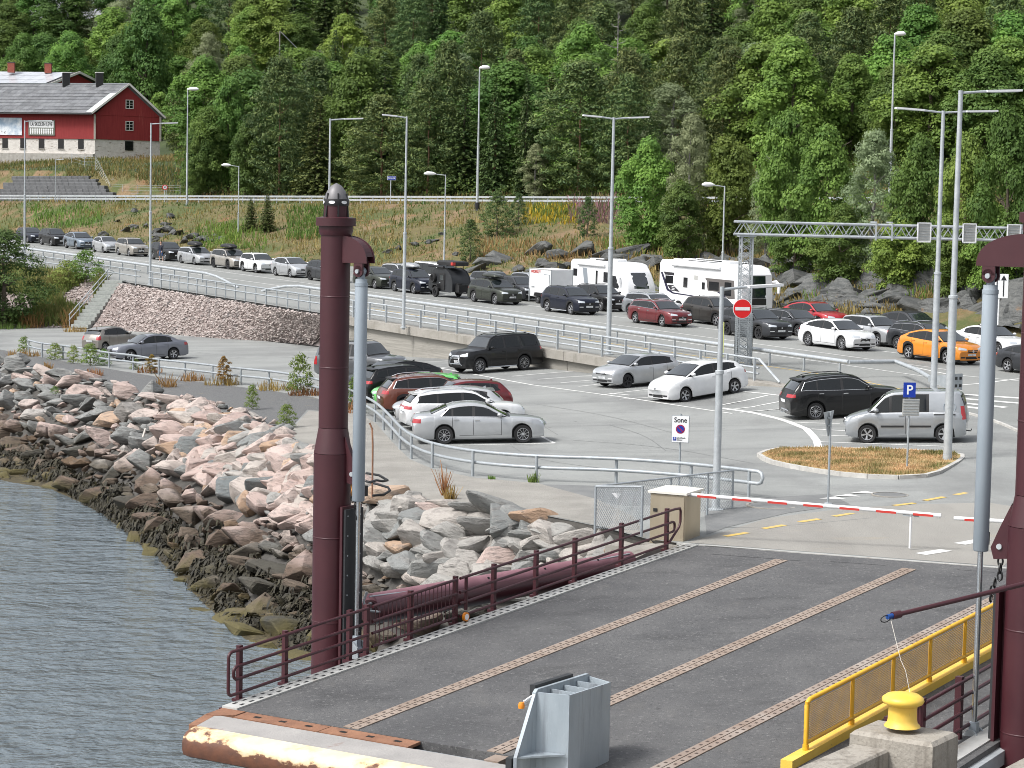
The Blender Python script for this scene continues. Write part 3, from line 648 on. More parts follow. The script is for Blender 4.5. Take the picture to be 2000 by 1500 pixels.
STEP_A = .60
ST0_, ST1_ = slope_at(.603, .02), lot(157, 642)
def step_dist(p):
    d = ST1_-ST0_; t = max(0, min(1, (p-ST0_).dot(d)/d.dot(d))); return (p-ST0_-d*t).length
smesh = [rock_mesh(100+i, .7, 9, 1.2, 0) for i in range(6)]
crush = mat('crushed_pink_stone', (.37, .315, .295), .95, var=(.47, .415, .39), vscale=.9, lo=.3, hi=.7, bump=.3, bscale=9, extra=[((.20, .185, .18), 1.4, (1, 1, 1), .54, .68)])
mb = MB(); rs = random.Random(5)
for _ in range(11000):
    a = rs.random()*.98; s = rs.random()
    if a > STEP_A and rs.random() < .45: continue
    p = slope_at(a, s)
    if step_dist(p) < .95: continue
    me = rs.choice(smesh); r = rs.uniform(.07, .17)
    mx = Matrix.Translation(p+Vector((0, 0, r*.25))) @ Matrix.Rotation(rs.uniform(0, 6), 4, 'Z') @ Matrix.Rotation(rs.uniform(-.7, .7), 4, 'X') @ Matrix.Diagonal((r*1.4, r*1.3, r, 1))
    mb.add([mx @ v.co for v in me.vertices], [tuple(q.vertices) for q in me.polygons])
kind(mb.build('crushed_stones', crush, smooth=24), 'stuff')
# short bluff end of the slope against the wall
mb = MB(); q0 = slope_at(0, 0); q1 = slope_at(0, 1); x, y = uv(119, NW+.3); 
mb.add([q0, q1, (x+1.2, y-1.0, LOTX*x-.1), (x, y, q0.z)], [(0, 1, 2, 3)]); kind(mb.build('slope_end', crush), 'structure')
# steps up the slope
st = thing('stone_steps', 'flight of pale stone block steps climbing the pink gravel slope', 'steps')
ST0, ST1 = slope_at(.603, .02)+Vector((0, 0, .05)), lot(157, 642)
sdir = ST1-ST0; sdir.z = 0; sdir.normalize(); sang = math.atan2(sdir.y, sdir.x)
for k in range(13):
    p = ST0.lerp(ST1, k/12.5); m_ = MB(); cham(m_, -.30, .30, -.72, .72, .10, -.14, .02) if False else m_.box((0, 0, 0), (.56, 1.45, .24)); o = m_.build('step', M['stone_step'], st); o.location = p+Vector((0, 0, .06)); o.rotation_euler = (0, 0, sang+rs.uniform(-.05, .05))
hr = thing('step_handrail', 'galvanised double pipe handrail beside the stone steps', 'handrail')
sn_ = Vector((-sdir.y, sdir.x, 0)); sn_ = sn_ if sn_.x < 0 else -sn_
A_, B_ = ST0+sn_*.95-sdir*.6, ST1+sn_*.95
for h in (.95, .55): m_ = MB(); m_.tube([A_+Vector((0, 0, h)), B_+Vector((0, 0, h))], .035, 6); m_.build('rail', M['galv'], hr)
for k in range(5): p = A_.lerp(B_, .02+.24*k); m_ = MB(); m_.tube([p+Vector((0, 0, -.25)), p+Vector((0, 0, .95))], .03, 6); m_.build('post', M['galv'], hr)
m_ = MB(); m_.tube([A_+Vector((0, 0, .95)), A_+Vector((.35, .2, .8)), A_+Vector((.3, .18, .6)), A_+Vector((0, 0, .55))], .035, 6); m_.build('rail_end', M['galv'], hr)
# ------------------------------------------------------------------ ferry link ramp
def at(px, py, s): return Vector(CAMP+ray(px, py)*(F/s))
VJ = lambda w: .78/8.06*w                          # the shore joint runs slightly skew
VF = -17.62
lr = thing('link_ramp', 'wide dark grey ferry link ramp with four rust toned traction strips', 'ferry ramp')
def slab(name, m, poly, dz0, dz1, par=lr):         # poly of (v, w)
    mb = MB(); mb.prism([ramp(v, w, dz0) for v, w in poly], Vector((0, 0, dz1-dz0))); return mb.build(name, m, par)
slab('deck', M['ramp_deck'], [(VF, .34), (-.05, .34), (VJ(13.6)-.05, 13.6), (VF, 13.6)], -.45, 0)
# side girders below the deck
slab('girder', M['maroon'], [(VF, -.10), (-.3, -.10), (-.3, .06), (VF, .06)], -1.0, -.02); slab('girder', M['maroon'], [(VF, 12.4), (-.3, 12.4), (-.3, 12.6), (VF, 12.6)], -1.2, -.46)
# kerb plates with drainage holes along the left edge
nseg = 6
for i in range(nseg):
    a = VF+(-.05-VF)*i/nseg; b = VF+(-.05-VF)*(i+1)/nseg-.012
    mb = MB(); mb.prism([ramp(a, -.02, -.02), ramp(b, -.02, -.02), ramp(b, .36, -.02), ramp(a, .36, -.02)], (0, 0, .05)); mb.build('kerb_plate', M['plate'], lr)
mb = MB(); v = VF+.2
while v < -.3:
    for w in (.08, .26): mb.prism([ramp(v, w-.03, .028), ramp(v+.11, w-.03, .028), ramp(v+.11, w+.03, .028), ramp(v, w+.03, .028)], (0, 0, .006))
    v += .27
kind(mb.build('drain_hole', M['black'], lr), 'stuff')
# traction strips: two perforated flats with a groove between, in bolted lengths
def strip(w0, vend, m=M['rust_strip']):
    n = 5
    for i in range(n):
        a = VF+.03+(vend-VF)*i/n; b = VF+.03+(vend-VF)*(i+1)/n-.02
        for (p, q) in ((-.175, -.012), (.012, .175)):
            mb = MB(); mb.prism([ramp(a, w0+p, .003), ramp(b, w0+p, .003), ramp(b, w0+q, .003), ramp(a, w0+q, .003)], (0, 0, .016)); mb.build('traction_strip', m, lr)
    mb = MB(); v = VF+.15
    while v < vend-.1:
        for o in (-.095, .095): mb.prism([ramp(v, w0+o-.025, .0195), ramp(v+.06, w0+o-.025, .0195), ramp(v+.06, w0+o+.025, .0195), ramp(v, w0+o+.025, .0195)], (0, 0, .004))
        v += .24
    kind(mb.build('bolt_hole', mat('hole_brown', (.075, .055, .045), .9), lr), 'stuff')  # holes drawn as thin dark brown flats on top of the strips
strip(3.08, -.75); strip(6.28, -.35); strip(9.3, .2, mat('pale_strip', (.36, .31, .27), .65, .2, var=(.26, .19, .15), vscale=1.2))
# crack lines near the joint
mb = MB()
for w0, w1, v0 in ((1.2, 3.6, -.95), (4.2, 5.6, -.75), (7.3, 8.2, -.6), (.5, 11, -.02)):
    strip_along([(ramp(v0+VJ(w), w).x, ramp(v0+VJ(w), w).y) for w in np.linspace(w0, w1, 8)], .02, lambda x, y: .128+RB*((np.array((x, y))-RO2)@RH)+RC*((np.array((x, y))-RO2)@RW), mb, .004, .3)
mb.build('seam', M['black'], lr)
# nose: hinge plates, gap, lip and rounded fender
for i in range(2):
    a, b = .62+2.05*i, .62+2.05*(i+1)-.02
    slab('hinge_plate', M['rust'], [(VF-.40, a), (VF-.02, a), (VF-.02, b), (VF-.40, b)], -.06, -.005)
    for k in range(3):
        w = a+.35+.62*k; slab('slot', M['dark_hole'], [(VF-.25, w), (VF-.17, w), (VF-.17, w+.15), (VF-.25, w+.15)], -.003, .001)
slab('gap_bed', M['dark_hole'], [(VF-.46, .15), (VF, .15), (VF, 9.4), (VF-.46, 9.4)], -.45, -.36)
slab('gap_beam', M['galv_dark'], [(VF-.30, 4.75), (VF-.20, 4.75), (VF-.20, 6.35), (VF-.30, 6.35)], -.36, -.09)
slab('hinge_block', M['rust_strip'], [(VF-.36, 6.32), (VF-.02, 6.32), (VF-.02, 6.62), (VF-.36, 6.62)], -.2, -.01)
slab('side_plate', M['rust'], [(VF-.50, .02), (VF-.02, .02), (VF-.02, .58), (VF-.28, .58), (VF-.50, .25)], -.3, .0)
lip_m = mat('worn_lip', (.27, .26, .25), .8, var=(.34, .325, .31), vscale=1.2, bump=.3, bscale=20, extra=[((.20, .10, .08), 1.1, (1, 1, 1), .62, .74), ((.5, .49, .47), 3, (1, 1, 1), .64, .78)])
slab('lip', lip_m, [(VF-.44, .22), (VF-1.16, .40), (VF-1.16, 9.6), (VF-.44, 9.6)], -.30, -.01)
slab('lip_cheek', M['rust'], [(VF-.30, .0), (VF-.50, .0), (VF-1.16, .20), (VF-1.16, .39), (VF-.44, .21)], -.34, -.012)
def fender_mat():
    m = mat('rusty_cream_paint', (.62, .58, .46), .6, var=(.52, .47, .35), vscale=2, bump=.15, bscale=14)
    N, L = m.node_tree.nodes, m.node_tree.links; b = N['Principled BSDF']; src = b.inputs['Base Color'].links[0].from_socket
    tc = N.new('ShaderNodeTexCoord'); mp = N.new('ShaderNodeMapping'); mp.inputs['Scale'].default_value = (1.2, 1.2, 2.4); L.new(tc.outputs['Object'], mp.inputs[0])
    t = N.new('ShaderNodeTexNoise'); t.inputs['Scale'].default_value = 1.6; t.inputs['Detail'].default_value = 9; t.inputs['Roughness'].default_value = .62; L.new(mp.outputs[0], t.inputs['Vector'])
    at_ = N.new('ShaderNodeAttribute'); at_.attribute_name = 'wear'
    ad = N.new('ShaderNodeMath'); ad.operation = 'ADD'; L.new(t.outputs['Fac'], ad.inputs[0]); L.new(at_.outputs['Fac'], ad.inputs[1])
    r = N.new('ShaderNodeMapRange'); r.inputs['From Min'].default_value = .98; r.inputs['From Max'].default_value = 1.03; L.new(ad.outputs[0], r.inputs['Value'])
    t2 = N.new('ShaderNodeTexNoise'); t2.inputs['Scale'].default_value = 5; t2.inputs['Detail'].default_value = 6; L.new(tc.outputs['Object'], t2.inputs['Vector'])
    rc = N.new('ShaderNodeMix'); rc.data_type = 'RGBA'; rc.inputs['A'].default_value = (.20, .075, .035, 1); rc.inputs['B'].default_value = (.055, .03, .024, 1); L.new(t2.outputs['Fac'], rc.inputs['Factor'])
    r0 = N.new('ShaderNodeMapRange'); r0.inputs['From Min'].default_value = .86; r0.inputs['From Max'].default_value = 1.0; r0.inputs['To Max'].default_value = .6; L.new(ad.outputs[0], r0.inputs['Value'])
    h = N.new('ShaderNodeMix'); h.data_type = 'RGBA'; h.inputs['B'].default_value = (.62, .36, .12, 1); L.new(r0.outputs[0], h.inputs['Factor']); L.new(src, h.inputs['A'])
    x = N.new('ShaderNodeMix'); x.data_type = 'RGBA'; L.new(r.outputs[0], x.inputs['Factor']); L.new(h.outputs['Result'], x.inputs['A']); L.new(rc.outputs['Result'], x.inputs['B']); L.new(x.outputs['Result'], b.inputs['Base Color']); return m
prof = [(-1.165, -.012), (-1.32, -.018), (-1.46, -.05), (-1.54, -.12), (-1.57, -.24), (-1.57, -.38), (-1.54, -.47), (-1.42, -.53), (-1.17, -.53)]
mb = MB(); ws = np.linspace(.36, 9.6, 60); wear = []
for w in ws:
    for i, (dv, dz) in enumerate(prof):
        e = .06 if w < .4 else 0
        mb.v.append(tuple(ramp(VF+dv+e*(dv < -1.3), w, dz-e*.3*(i < 4)))); wear.append(max(.12, .33+.36*sst((-.10-dz)/.22) + (.08 if w < 1.6 else 0)+.05*math.sin(w*1.7)))
K = len(prof)
for i in range(len(ws)-1):
    for j in range(K-1): mb.f.append((i*K+j, (i+1)*K+j, (i+1)*K+j+1, i*K+j+1)); mb.mi.append(0)
mb.f += [tuple(range(K))]; mb.mi.append(0)
fo = mb.build('fender', fender_mat(), lr, smooth=40); a_ = fo.data.attributes.new('wear', 'FLOAT', 'POINT'); a_.data.foreach_set('value', wear)
# walkway on the right: yellow beam, kerb
slab('yellow_beam', M['yellow_pale'], [(VF+1.6, 11.02), (-5.2, 11.02), (-5.2, 11.24), (VF+1.6, 11.24)], 0, .15)
slab('walkway_plate', M['plate'], [(VF, 13.1), (-3, 13.1), (-3, 13.45), (VF, 13.45)], 0, .03)
slab('girder_cap', M['galv'], [(VF, 13.5), (-3, 13.5), (-3, 13.75), (VF, 13.75)], -.35, -.1)

# ------------------------------------------------------------------ maroon railing on the left of the ramp
def rp(v, w, h): return ramp(v, w, h)
rl_ = thing('ramp_railing', 'maroon four-pipe railing with a gate along the left edge of the ramp', 'railing', tuple(ramp(-9, -.15)))
def put(mb, name, m, root, **k):
    o = mb.build(name, m, root, **k); o.matrix_parent_inverse = root.matrix_basis.inverted(); return o
WR = -.14
def post(mb, v, w, h=1.05, s=.085): mb.beam(ramp(v, w, .0), ramp(v, w, h), s, s*1.2, up=(RH[0], RH[1], 0)); mb.beam(ramp(v, w, -.04), ramp(v, w, .02), .2, .2, up=(RH[0], RH[1], 0)); return mb
for v in (-17.0, -15.65, -13.62, -13.05, -11.55, -9.92, -8.45, -6.75, -5.1, -3.0, -.82):
    put(post(MB(), v, WR), 'post', M['maroon'], rl_)
hs_ = (.99, .68, .43, .15)
r_ = .033
def arc(v0, h0, h1, sgn, r): 
    c = (h0+h1)/2; R_ = (h0-h1)/2; rr = min(r, R_)
    P = [(v0+sgn*rr*math.sin(t), h0-rr+rr*math.cos(t)) for t in np.linspace(0, math.pi/2, 5)]; Q = [(v0+sgn*rr*math.cos(t), h1+rr-rr*math.sin(t)) for t in np.linspace(0, math.pi/2, 5)]
    return P+Q
def pipe(pts, root=rl_, m='maroon', name='rail', w=WR+.075, r=r_): 
    q = MB(); q.tube([ramp(v, w, h) for v, h in pts], r, 8); return put(q, name, M[m], root, smooth=50)
pipe([(-13.1, hs_[0])]+arc(-17.3, hs_[0], hs_[3], -1, .1)+[(-13.1, hs_[3])])
pipe([(-13.1, hs_[1])]+arc(-17.15, hs_[1], hs_[2], -1, .1)+[(-13.1, hs_[2])])
# gate section
gate = [pipe([(-12.95, h), (-9.98, h)]) for h in hs_]
q = MB()
for k in range(20): v = -12.85+k*.145; q.tube([ramp(v, WR+.075, hs_[3]), ramp(v, WR+.075, hs_[0])], .010, 5)
put(q, 'gate_bars', M['maroon'], rl_)
pipe([(-9.85, hs_[0])]+[(-.55, hs_[0]), (-.30, hs_[0]-.02), (-.26, hs_[0]-.1), (-.26, .62), (-.32, .50), (-.78, .19), (-.95, .15)]+[(-9.85, .15)])
pipe([(-9.85, hs_[1])]+arc(-.65, hs_[1], hs_[2], 1, .1)+[(-9.85, hs_[2])])
pipe([(-9.62, hs_[0]-.02), (-9.62, .25)], r=.04)
q = MB(); q.lathe([(.07, -.03), (.10, -.03), (.10, .03), (.07, .03)], 14, 'y'); ow = put(q, 'gate_wheel', M['orange'], rl_, smooth=40); ow.matrix_parent_inverse = Matrix(); ow.location = Vector(ramp(-9.75, WR+.17, .13))-rl_.location; ow.rotation_euler = (0, 0, R(90-34.3+0))
q = MB(); q.lathe([(.001, -.035), (.07, -.035), (.07, .035), (.001, .035)], 14, 'y'); hb = q.build('hub', M['white_plastic'], ow)

# yellow railing with mesh panels on the right
yr = thing('yellow_railing', 'yellow pipe railing with mesh panels along the ramp walkway', 'railing', tuple(ramp(-11, 11.13)))
YV = [-15.32, -13.55, -11.85, -10.2, -8.55, -6.9, -5.3]
for v in YV: q = MB(); q.tube([ramp(v, 11.13, .12), ramp(v, 11.13, .98)], .037, 8); q.tube([ramp(v, 11.13, .15), ramp(v, 11.13, .24)], .055, 8); put(q, 'post', M['yellow'], yr, smooth=50)
q = MB(); q.tube([ramp(YV[0], 11.13, .2), ramp(YV[0]-.0, 11.13, .92), ramp(YV[0]+.03, 11.13, .97), ramp(YV[0]+.1, 11.13, 1.0), ramp(YV[-1], 11.13, 1.0)], .042, 8); put(q, 'top_rail', M['yellow'], yr, smooth=50)
q = MB(); q.tube([ramp(YV[0], 11.13, .27), ramp(YV[-1], 11.13, .27)], .036, 8); put(q, 'lower_rail', M['yellow'], yr, smooth=50)
ymesh = mat('yellow_mesh', (.50, .29, .05), .6, var=(.36, .22, .06), vscale=3)
for a, b in zip(YV, YV[1:]):
    q = MB(); n = int((b-a-.1)/.036)
    for k in range(n+1): v = a+.05+k*(b-a-.1)/n; q.beam(ramp(v, 11.10, .31), ramp(v, 11.10, .92), .005, .005)
    for k in range(20): h = .31+k*.61/19; q.beam(ramp(a+.05, 11.10, h), ramp(b-.05, 11.10, h), .009, .009)
    put(q, 'mesh_panel', ymesh, yr)
    q = MB(); q.beam(ramp(a+.06, 11.12, .945), ramp(b-.06, 11.12, .945), .012, .022); put(q, 'clip_bar', M['white'], yr)
# maroon railing on the far side of the walkway
mr = thing('walkway_railing', 'maroon pipe railing beyond the yellow one beside the right hand pillar', 'railing', tuple(ramp(-12, 12.9)))
for v in (-15.9, -14.6, -13.0, -9.5, -6.5): q = MB(); q.beam(ramp(v, 12.9, .0), ramp(v, 12.9, 1.1), .12, .12, up=(RH[0], RH[1], 0)); put(q, 'post', M['maroon'], mr)
for h in (1.02, .74, .46, .18): q = MB(); q.tube([ramp(-14.6, 12.96, h), ramp(-3, 12.96, h)], .035, 8); put(q, 'rail', M['maroon'], mr, smooth=50)
q = MB()
for k in range(8): v = -15.85+k*.16; q.tube([ramp(v, 12.9, .15), ramp(v, 12.9, 1.0)], .012, 5)
q.tube([ramp(-15.9, 12.9, 1.0), ramp(-14.7, 12.9, 1.0)], .035, 8); q.tube([ramp(-15.9, 12.9, .3), ramp(-14.7, 12.9, .3)], .03, 8); put(q, 'gate', M['maroon'], mr)

# ------------------------------------------------------------------ lifting pillars
def pillar(v, w, side, label):
    b = ramp(v, w); t = thing('lifting_pillar', label, 'steel pillar', (b.x, b.y, 0), R(-34.3)+math.pi/2, 'ferry ramp lifting pillars')   # local x along RH, local -y along RW
    s = 1 if side == 'l' else -1
    W = lambda d: -d*s                              # inward (over the ramp) as local y
    zt = 8.2 if side == 'l' else 8.60; wc = .70 if side == 'l' else .92; dz = 0 if side == 'l' else .22
    q = MB(); q.lathe([(.405, -7), (.405, 3.38)], 40); q.build('lower_tube', M['maroon'], t, smooth=40)
    q = MB(); q.lathe([(.405, 3.39), (.312, 3.92)], 40); q.build('cone', M['maroon'], t, smooth=40)
    q = MB(); q.lathe([(.312, 3.93), (.312, zt-.1)], 40); q.build('upper_tube', M['maroon'], t, smooth=40)
    q = MB(); q.lathe([(.33, zt-.22), (.36, zt-.14), (.36, zt-.02), (.42, zt-.02), (.42, zt+.15), (.30, zt+.17)], 40); q.build('flange', M['maroon'], t, smooth=30)
    for z_, r_2 in ((-.2, .407), (1.6, .407), (5.2, .314), (6.7, .314)): q = MB(); q.lathe([(r_2-.004, z_-.018), (r_2+.004, z_-.008), (r_2+.004, z_+.008), (r_2-.004, z_+.018)], 40, cap=False); q.build('weld_seam', M['maroon'], t, smooth=60)
    # pointed head: two crossed plates in a bullet outline with eye holes
    hw = .255
    out_ = [(-hw, 0), (-hw, .30)]+[(-hw*math.cos(a), .30+.42*math.sin(a)**.9) for a in np.linspace(.15, math.pi-.15, 13)]+[(hw, .30), (hw, 0)]
    q = MB(); q.prism([(0.012, p[0], zt+.16+p[1]) for p in out_ if p[1] <= .34], (-.024, 0, 0)); q.build('head_plate', M['maroon'], t)
    q = MB(); q.lathe([(.25, zt+.16), (.25, zt+.42)], 24); q.lathe([(.262, zt+.40), (.262, zt+.46)], 24, mi=0); q.build('head_barrel', M['maroon'], t, smooth=40)
    q = MB(); q.lathe([(.255, zt+.46), (.245, zt+.56), (.20, zt+.70), (.11, zt+.82), (.001, zt+.88)], 24); q.build('head_tip', mat('bare_tip_steel', (.17, .165, .17), .5, .2), t, smooth=50)
    q = MB(); q.lathe([(.263, zt+.405), (.268, zt+.43), (.268, zt+.52), (.262, zt+.545)], 24); q.build('eye_band', M['black'], t, smooth=40)
    for a in np.linspace(0, 2*math.pi, 7)[:-1]+.85+math.pi/6:
        q = MB(); o = []
        for k in range(12): th = 2*math.pi*k/12; aa = a+.26*math.cos(th); o.append((.274*math.cos(aa), .274*math.sin(aa), zt+.475+.034*math.sin(th)))
        c = Vector((math.cos(a), math.sin(a), 0)); q.prism(o, -c*.02); q.build('eye_window', M['sign_white'], t)
        q = MB(); aa = a+math.pi/6; q.beam((.26*math.cos(aa), .26*math.sin(aa), zt+.17), (.22*math.cos(aa), .22*math.sin(aa), zt+.66), .03, .05, up=(math.cos(aa), math.sin(aa), 0)); q.build('head_rib', M['black'], t)
    # bracket: pair of quarter-disc cheeks, top strap, clevis lugs and pin
    Rb = wc+.23; z0 = zt-.78
    for x in (-.13, .13):
        o = [(x, W(.20), z0)]+[(x, W(.20+(Rb-.20)*math.sin(a)), z0+.57*math.cos(a)**.8) for a in np.linspace(0, math.pi/2, 12)]
        q = MB(); q.prism(o, (.03, 0, 0)); q.build('bracket_cheek', M['maroon'], t)
    q = MB(); P = [(W(.20+(Rb-.22)*math.sin(a)), z0+.55*math.cos(a)**.8) for a in np.linspace(0, math.pi/2.25, 10)]
    for (a, b2) in zip(P, P[1:]): q.beam((.0+.015, a[0], a[1]), (.015, b2[0], b2[1]), .22, .02)
    q.build('bracket_strap', M['maroon'], t)
    zp = z0-.17
    for x in (-.10, .10): q = MB(); q.lathe([(.12, x-.025), (.12, x+.025)], 16, 'x', (0, W(wc), zp)); q.box((x, W(wc), zp+.11), (.05, .23, .2)); q.build('clevis_lug', M['maroon'], t, smooth=40)
    q = MB(); q.lathe([(.045, -.17), (.045, .17)], 12, 'x', (0, W(wc), zp)); q.build('pin', M['galv'], t, smooth=40)
    # lower lug with chain
    q = MB(); o = [(0, W(.36), 3.75), (0, W(.55), 3.35), (0, W(.72), 2.95), (0, W(.66), 2.75), (0, W(.42), 2.78)]; q.prism([(p[0]-.05, p[1], p[2]) for p in o], (.1, 0, 0)); q.build('chain_lug', M['maroon'], t)
    q = MB(); q.lathe([(.05, -.08), (.05, .08)], 12, 'x', (0, W(.56), 2.98)); q.build('lug_pin', M['galv'], t, smooth=40)
    for k in range(6):
        q = MB(); a = np.linspace(0, 2*math.pi, 9); ax = k % 2
        q.tube([((.045*math.cos(z) if ax else 0), W(.55+.03*k if k > 2 else .55)+(0 if ax else .045*math.cos(z)), 2.72-.13*k+.085*math.sin(z)) for z in a], .018, 6); q.build('chain_link', M['copper'] if k < 2 and side == 'l' else M['black'], t, smooth=50)
    # rubber-faced slide plate
    q = MB(); q.box((.05, W(.47), -.3), (.66, .06, 5.2)); q.build('slide_backing', M['maroon'], t)
    q = MB(); q.box((.06, W(.53), -.31), (.60, .055, 5.1)); sp_ = q.build('slide_pad', M['black_rubber'], t)
    q = MB()
    for k in range(7):
        for x in (-.16, .26): q.lathe([(.018, W(.53)-.034*1), (.018, W(.53)+.034)], 8, 'y', (x, 0, 2.1-.42*k))
    q.build('bolts', M['galv'], sp_)
    q = MB(); q.box((.05, W(.40), -.3), (.2, .12, 5.15)); q.build('slide_web', M['maroon'], t)
    # hydraulic cylinder hanging in the bracket: a thing of its own
    c = ramp(v, w+(wc if side == 'l' else -wc))
    h = thing('hydraulic_cylinder', {'l': 'grey hydraulic cylinder hung from the left maroon pillar above the rocks', 'r': 'grey hydraulic cylinder hung from the right maroon pillar by the van'}[side], 'hydraulic cylinder', (c.x, c.y, 0), R(-34.3)+math.pi/2, 'ferry ramp cylinders')
    zb_l = 2.42 if side == 'l' else 2.86
    q = MB(); q.lathe([(.12, zb_l), (.135, zb_l+.02), (.135, zp-.28), (.125, zp-.25), (.125, zp-.16)], 24); q.build('barrel', M['cyl_grey'], h, smooth=40)
    q = MB(); q.box((0, 0, zp-.1), (.13, .10, .14)); q.lathe([(.085, -.065), (.085, .065)], 16, 'x', (0, 0, zp)); q.build('top_eye', M['cyl_grey'], h, smooth=40)
    q = MB(); q.lathe([(.142, zp-.31), (.142, zp-.24)], 24); q.build('top_band', M['cyl_grey'], h, smooth=40)
    q = MB(); q.lathe([(.050, -.75), (.050, zb_l+.03)], 16); q.build('rod', M['chrome'], h, smooth=40)
    q = MB(); q.tube([(.16, .02, zp-.3), (.2, .02, zp-.45), (.19, .02, zp-.75), (.14, .02, zp-.85)], .018, 6); q.tube([(.155, 0, zb_l+.18), (.155, 0, 3.9), (.145, 0, 4.0)], .02, 6); q.build('hose', M['black'], h)
    q = MB(); q.box((.2, 0, zb_l+.2), (.1, .12, .22)); q.build('valve_block', M['black'], h)
    zr = ramp(v, w).z
    q = MB(); q.lathe([(.09, -.1), (.09, .1)], 16, 'x', (0, 0, zr-.10)); q.box((0, 0, zr+.05), (.14, .14, .3)); q.build('rod_eye', M['cyl_grey'], h, smooth=40)
    for x in (-.15, .15): q = MB(); q.prism([(x-.02, -.22, zr-.55), (x-.02, .22, zr-.55), (x-.02, .16, zr-.02), (x-.02, .05, zr+.08), (x-.02, -.05, zr+.08), (x-.02, -.16, zr-.02)], (.04, 0, 0)); q.build('foot_cheek', M['galv_dark'], h)
    q = MB(); q.box((0, 0, zr-.6), (1.3, .5, .28)); q.build('foot_bracket', M['galv_dark'], h)
    return t
pillar(-12.45, -1.58, 'l', 'tall maroon lifting pillar by the rock bank, its full pointed head in view')
pillar(-12.6, 13.95, 'r', 'tall maroon lifting pillar cut by the picture edge beside the yellow railing')
# free hoses on a stand behind the left cylinder
hz_ = thing('hose_stand', 'thin rusty stand with looped black hoses on the rocks behind the grey cylinder', 'hose stand')
A_, s0 = at(727, 985, 82), 82
q = MB(); q.tube([at(727, 972, s0), at(728, 870, s0), at(727, 838, s0), at(722, 826, s0)], .022, 6); q.build('pole', M['rust'], hz_)
for pts in ([(715, 924), (740, 928), (757, 938), (748, 940), (735, 938), (722, 942)], [(715, 940), (735, 945), (758, 952), (762, 958), (750, 966), (728, 968)]): q = MB(); q.tube([at(x, y, s0+(i-2)*.5) for i, (x, y) in enumerate(pts)], .03, 6); q.build('hose', M['black'], hz_, smooth=60)
# faded maroon tube beside the ramp with conduit pipes
tb = thing('torsion_tube', 'faded pinkish maroon tube with thin pipes lying beside the ramp under its railing', 'steel tube')
A_, B_ = at(722, 1180, 90), at(1228, 1094, 77.5)
q = MB(); q.tube([A_, B_], .23, 20); q.build('tube', M['maroon_pale'], tb, smooth=40)
q = MB(); q.tube([A_+Vector((0, -.1, -.16)), B_+Vector((0, -.1, -.16))], .27, 20); q.build('lower_tube', M['maroon'], tb, smooth=40)
for dz, r in ((.20, .018), (.05, .025), (-.08, .018)):
    q = MB(); q.tube([A_+Vector((.0, -.20, dz)), A_.lerp(B_, .5)+Vector((0, -.22, dz-.1)), B_+Vector((0, -.22, dz))], r, 6); q.build('pipe', M['galv'], tb)
for f in (.2, .42, .64, .86): q = MB(); c = A_.lerp(B_, f); q.beam(c+Vector((.03, -.26, -.2)), c+Vector((0, -.22, .2)), .05, .05); q.build('clamp', M['black'], tb)
q = MB(); q.tube([A_+Vector((-.05, -.2, .3)), A_+Vector((-.12, -.22, .1)), A_+Vector((-.05, -.22, -.1)), A_+Vector((.25, -.24, -.12))], .03, 6); q.build('bent_pipe', M['galv'], tb)

# ------------------------------------------------------------------ steel guide on the ramp nose
G0 = at(1122, 1343, 116)
gt = thing('guide_post', 'open-topped galvanised steel guide post standing at the ramp nose', 'ferry guide', tuple(G0), R(-34.3)+math.pi/2)
gt.scale = (1.14, 1.16, 1)
Hh = 3.2
bp = [(-.66, 0), (-.60, .05), (.78, .05), (.86, 0), (.86, -.25), (1.02, -.98), (1.02, -Hh), (-1.12, -Hh), (-1.12, -1.0), (-.66, -.02)]
q = MB(); q.prism([(x, .30, z) for x, z in bp], (0, -.055, 0)); q.build('back_plate', M['guide_steel'], gt)
q = MB(); q.prism([(x, .40, z) for x, z in ((-.58, .10), (.45, .10), (.45, -.1), (-.58, -.1))], (0, -.09, 0)); q.prism([(x, .42, z) for x, z in ((-1.14, -1.02), (.9, -1.02), (.9, -Hh), (-1.14, -Hh))], (0, -.10, 0)); q.build('rubber_facing', M['black_rubber'], gt)
walls = [((-.62, .25), (-.48, -.22)), ((-.48, -.22), (.66, -.22)), ((.66, -.22), (.82, .25))]
for a, b in walls: q = MB(); q.prism([(a[0], a[1], -Hh), (b[0], b[1], -Hh), (b[0], b[1], 0), (a[0], a[1], 0)], Vector((a[1]-b[1], b[0]-a[0], 0)).normalized()*.03); q.build('side_plate', M['guide_steel'], gt)
for x in (-.25, .1, .45): q = MB(); q.box((x, .015, -Hh/2-.01), (.025, .45, Hh)); q.build('web_plate', M['guide_steel'], gt)
for pl in ([(-.52, -.2), (-.60, .245), (-1.10, .245)], [(.69, -.2), (.80, .245), (1.00, .245)]):
    for z in (-1.02, -2.2): q = MB(); q.prism([(x, y, z) for x, y in pl], (0, 0, .03)); q.build('gusset', M['guide_steel'], gt)
q = MB(); q.lathe([(.001, -.06), (.045, -.05), (.05, 0), (.035, .05), (.001, .06)], 12, c=(-.82, .38, -.20)); q.build('marker_lamp', M['orange'], gt, smooth=50)
q = MB(); q.beam((-.80, .35, -.14), (-.66, .3, -.06), .03, .03); q.build('lamp_arm', M['white'], gt)
q = MB(); q.box((0, .02, -Hh-.05), (2.2, .7, .1)); q.build('base_plate', M['guide_steel'], gt)

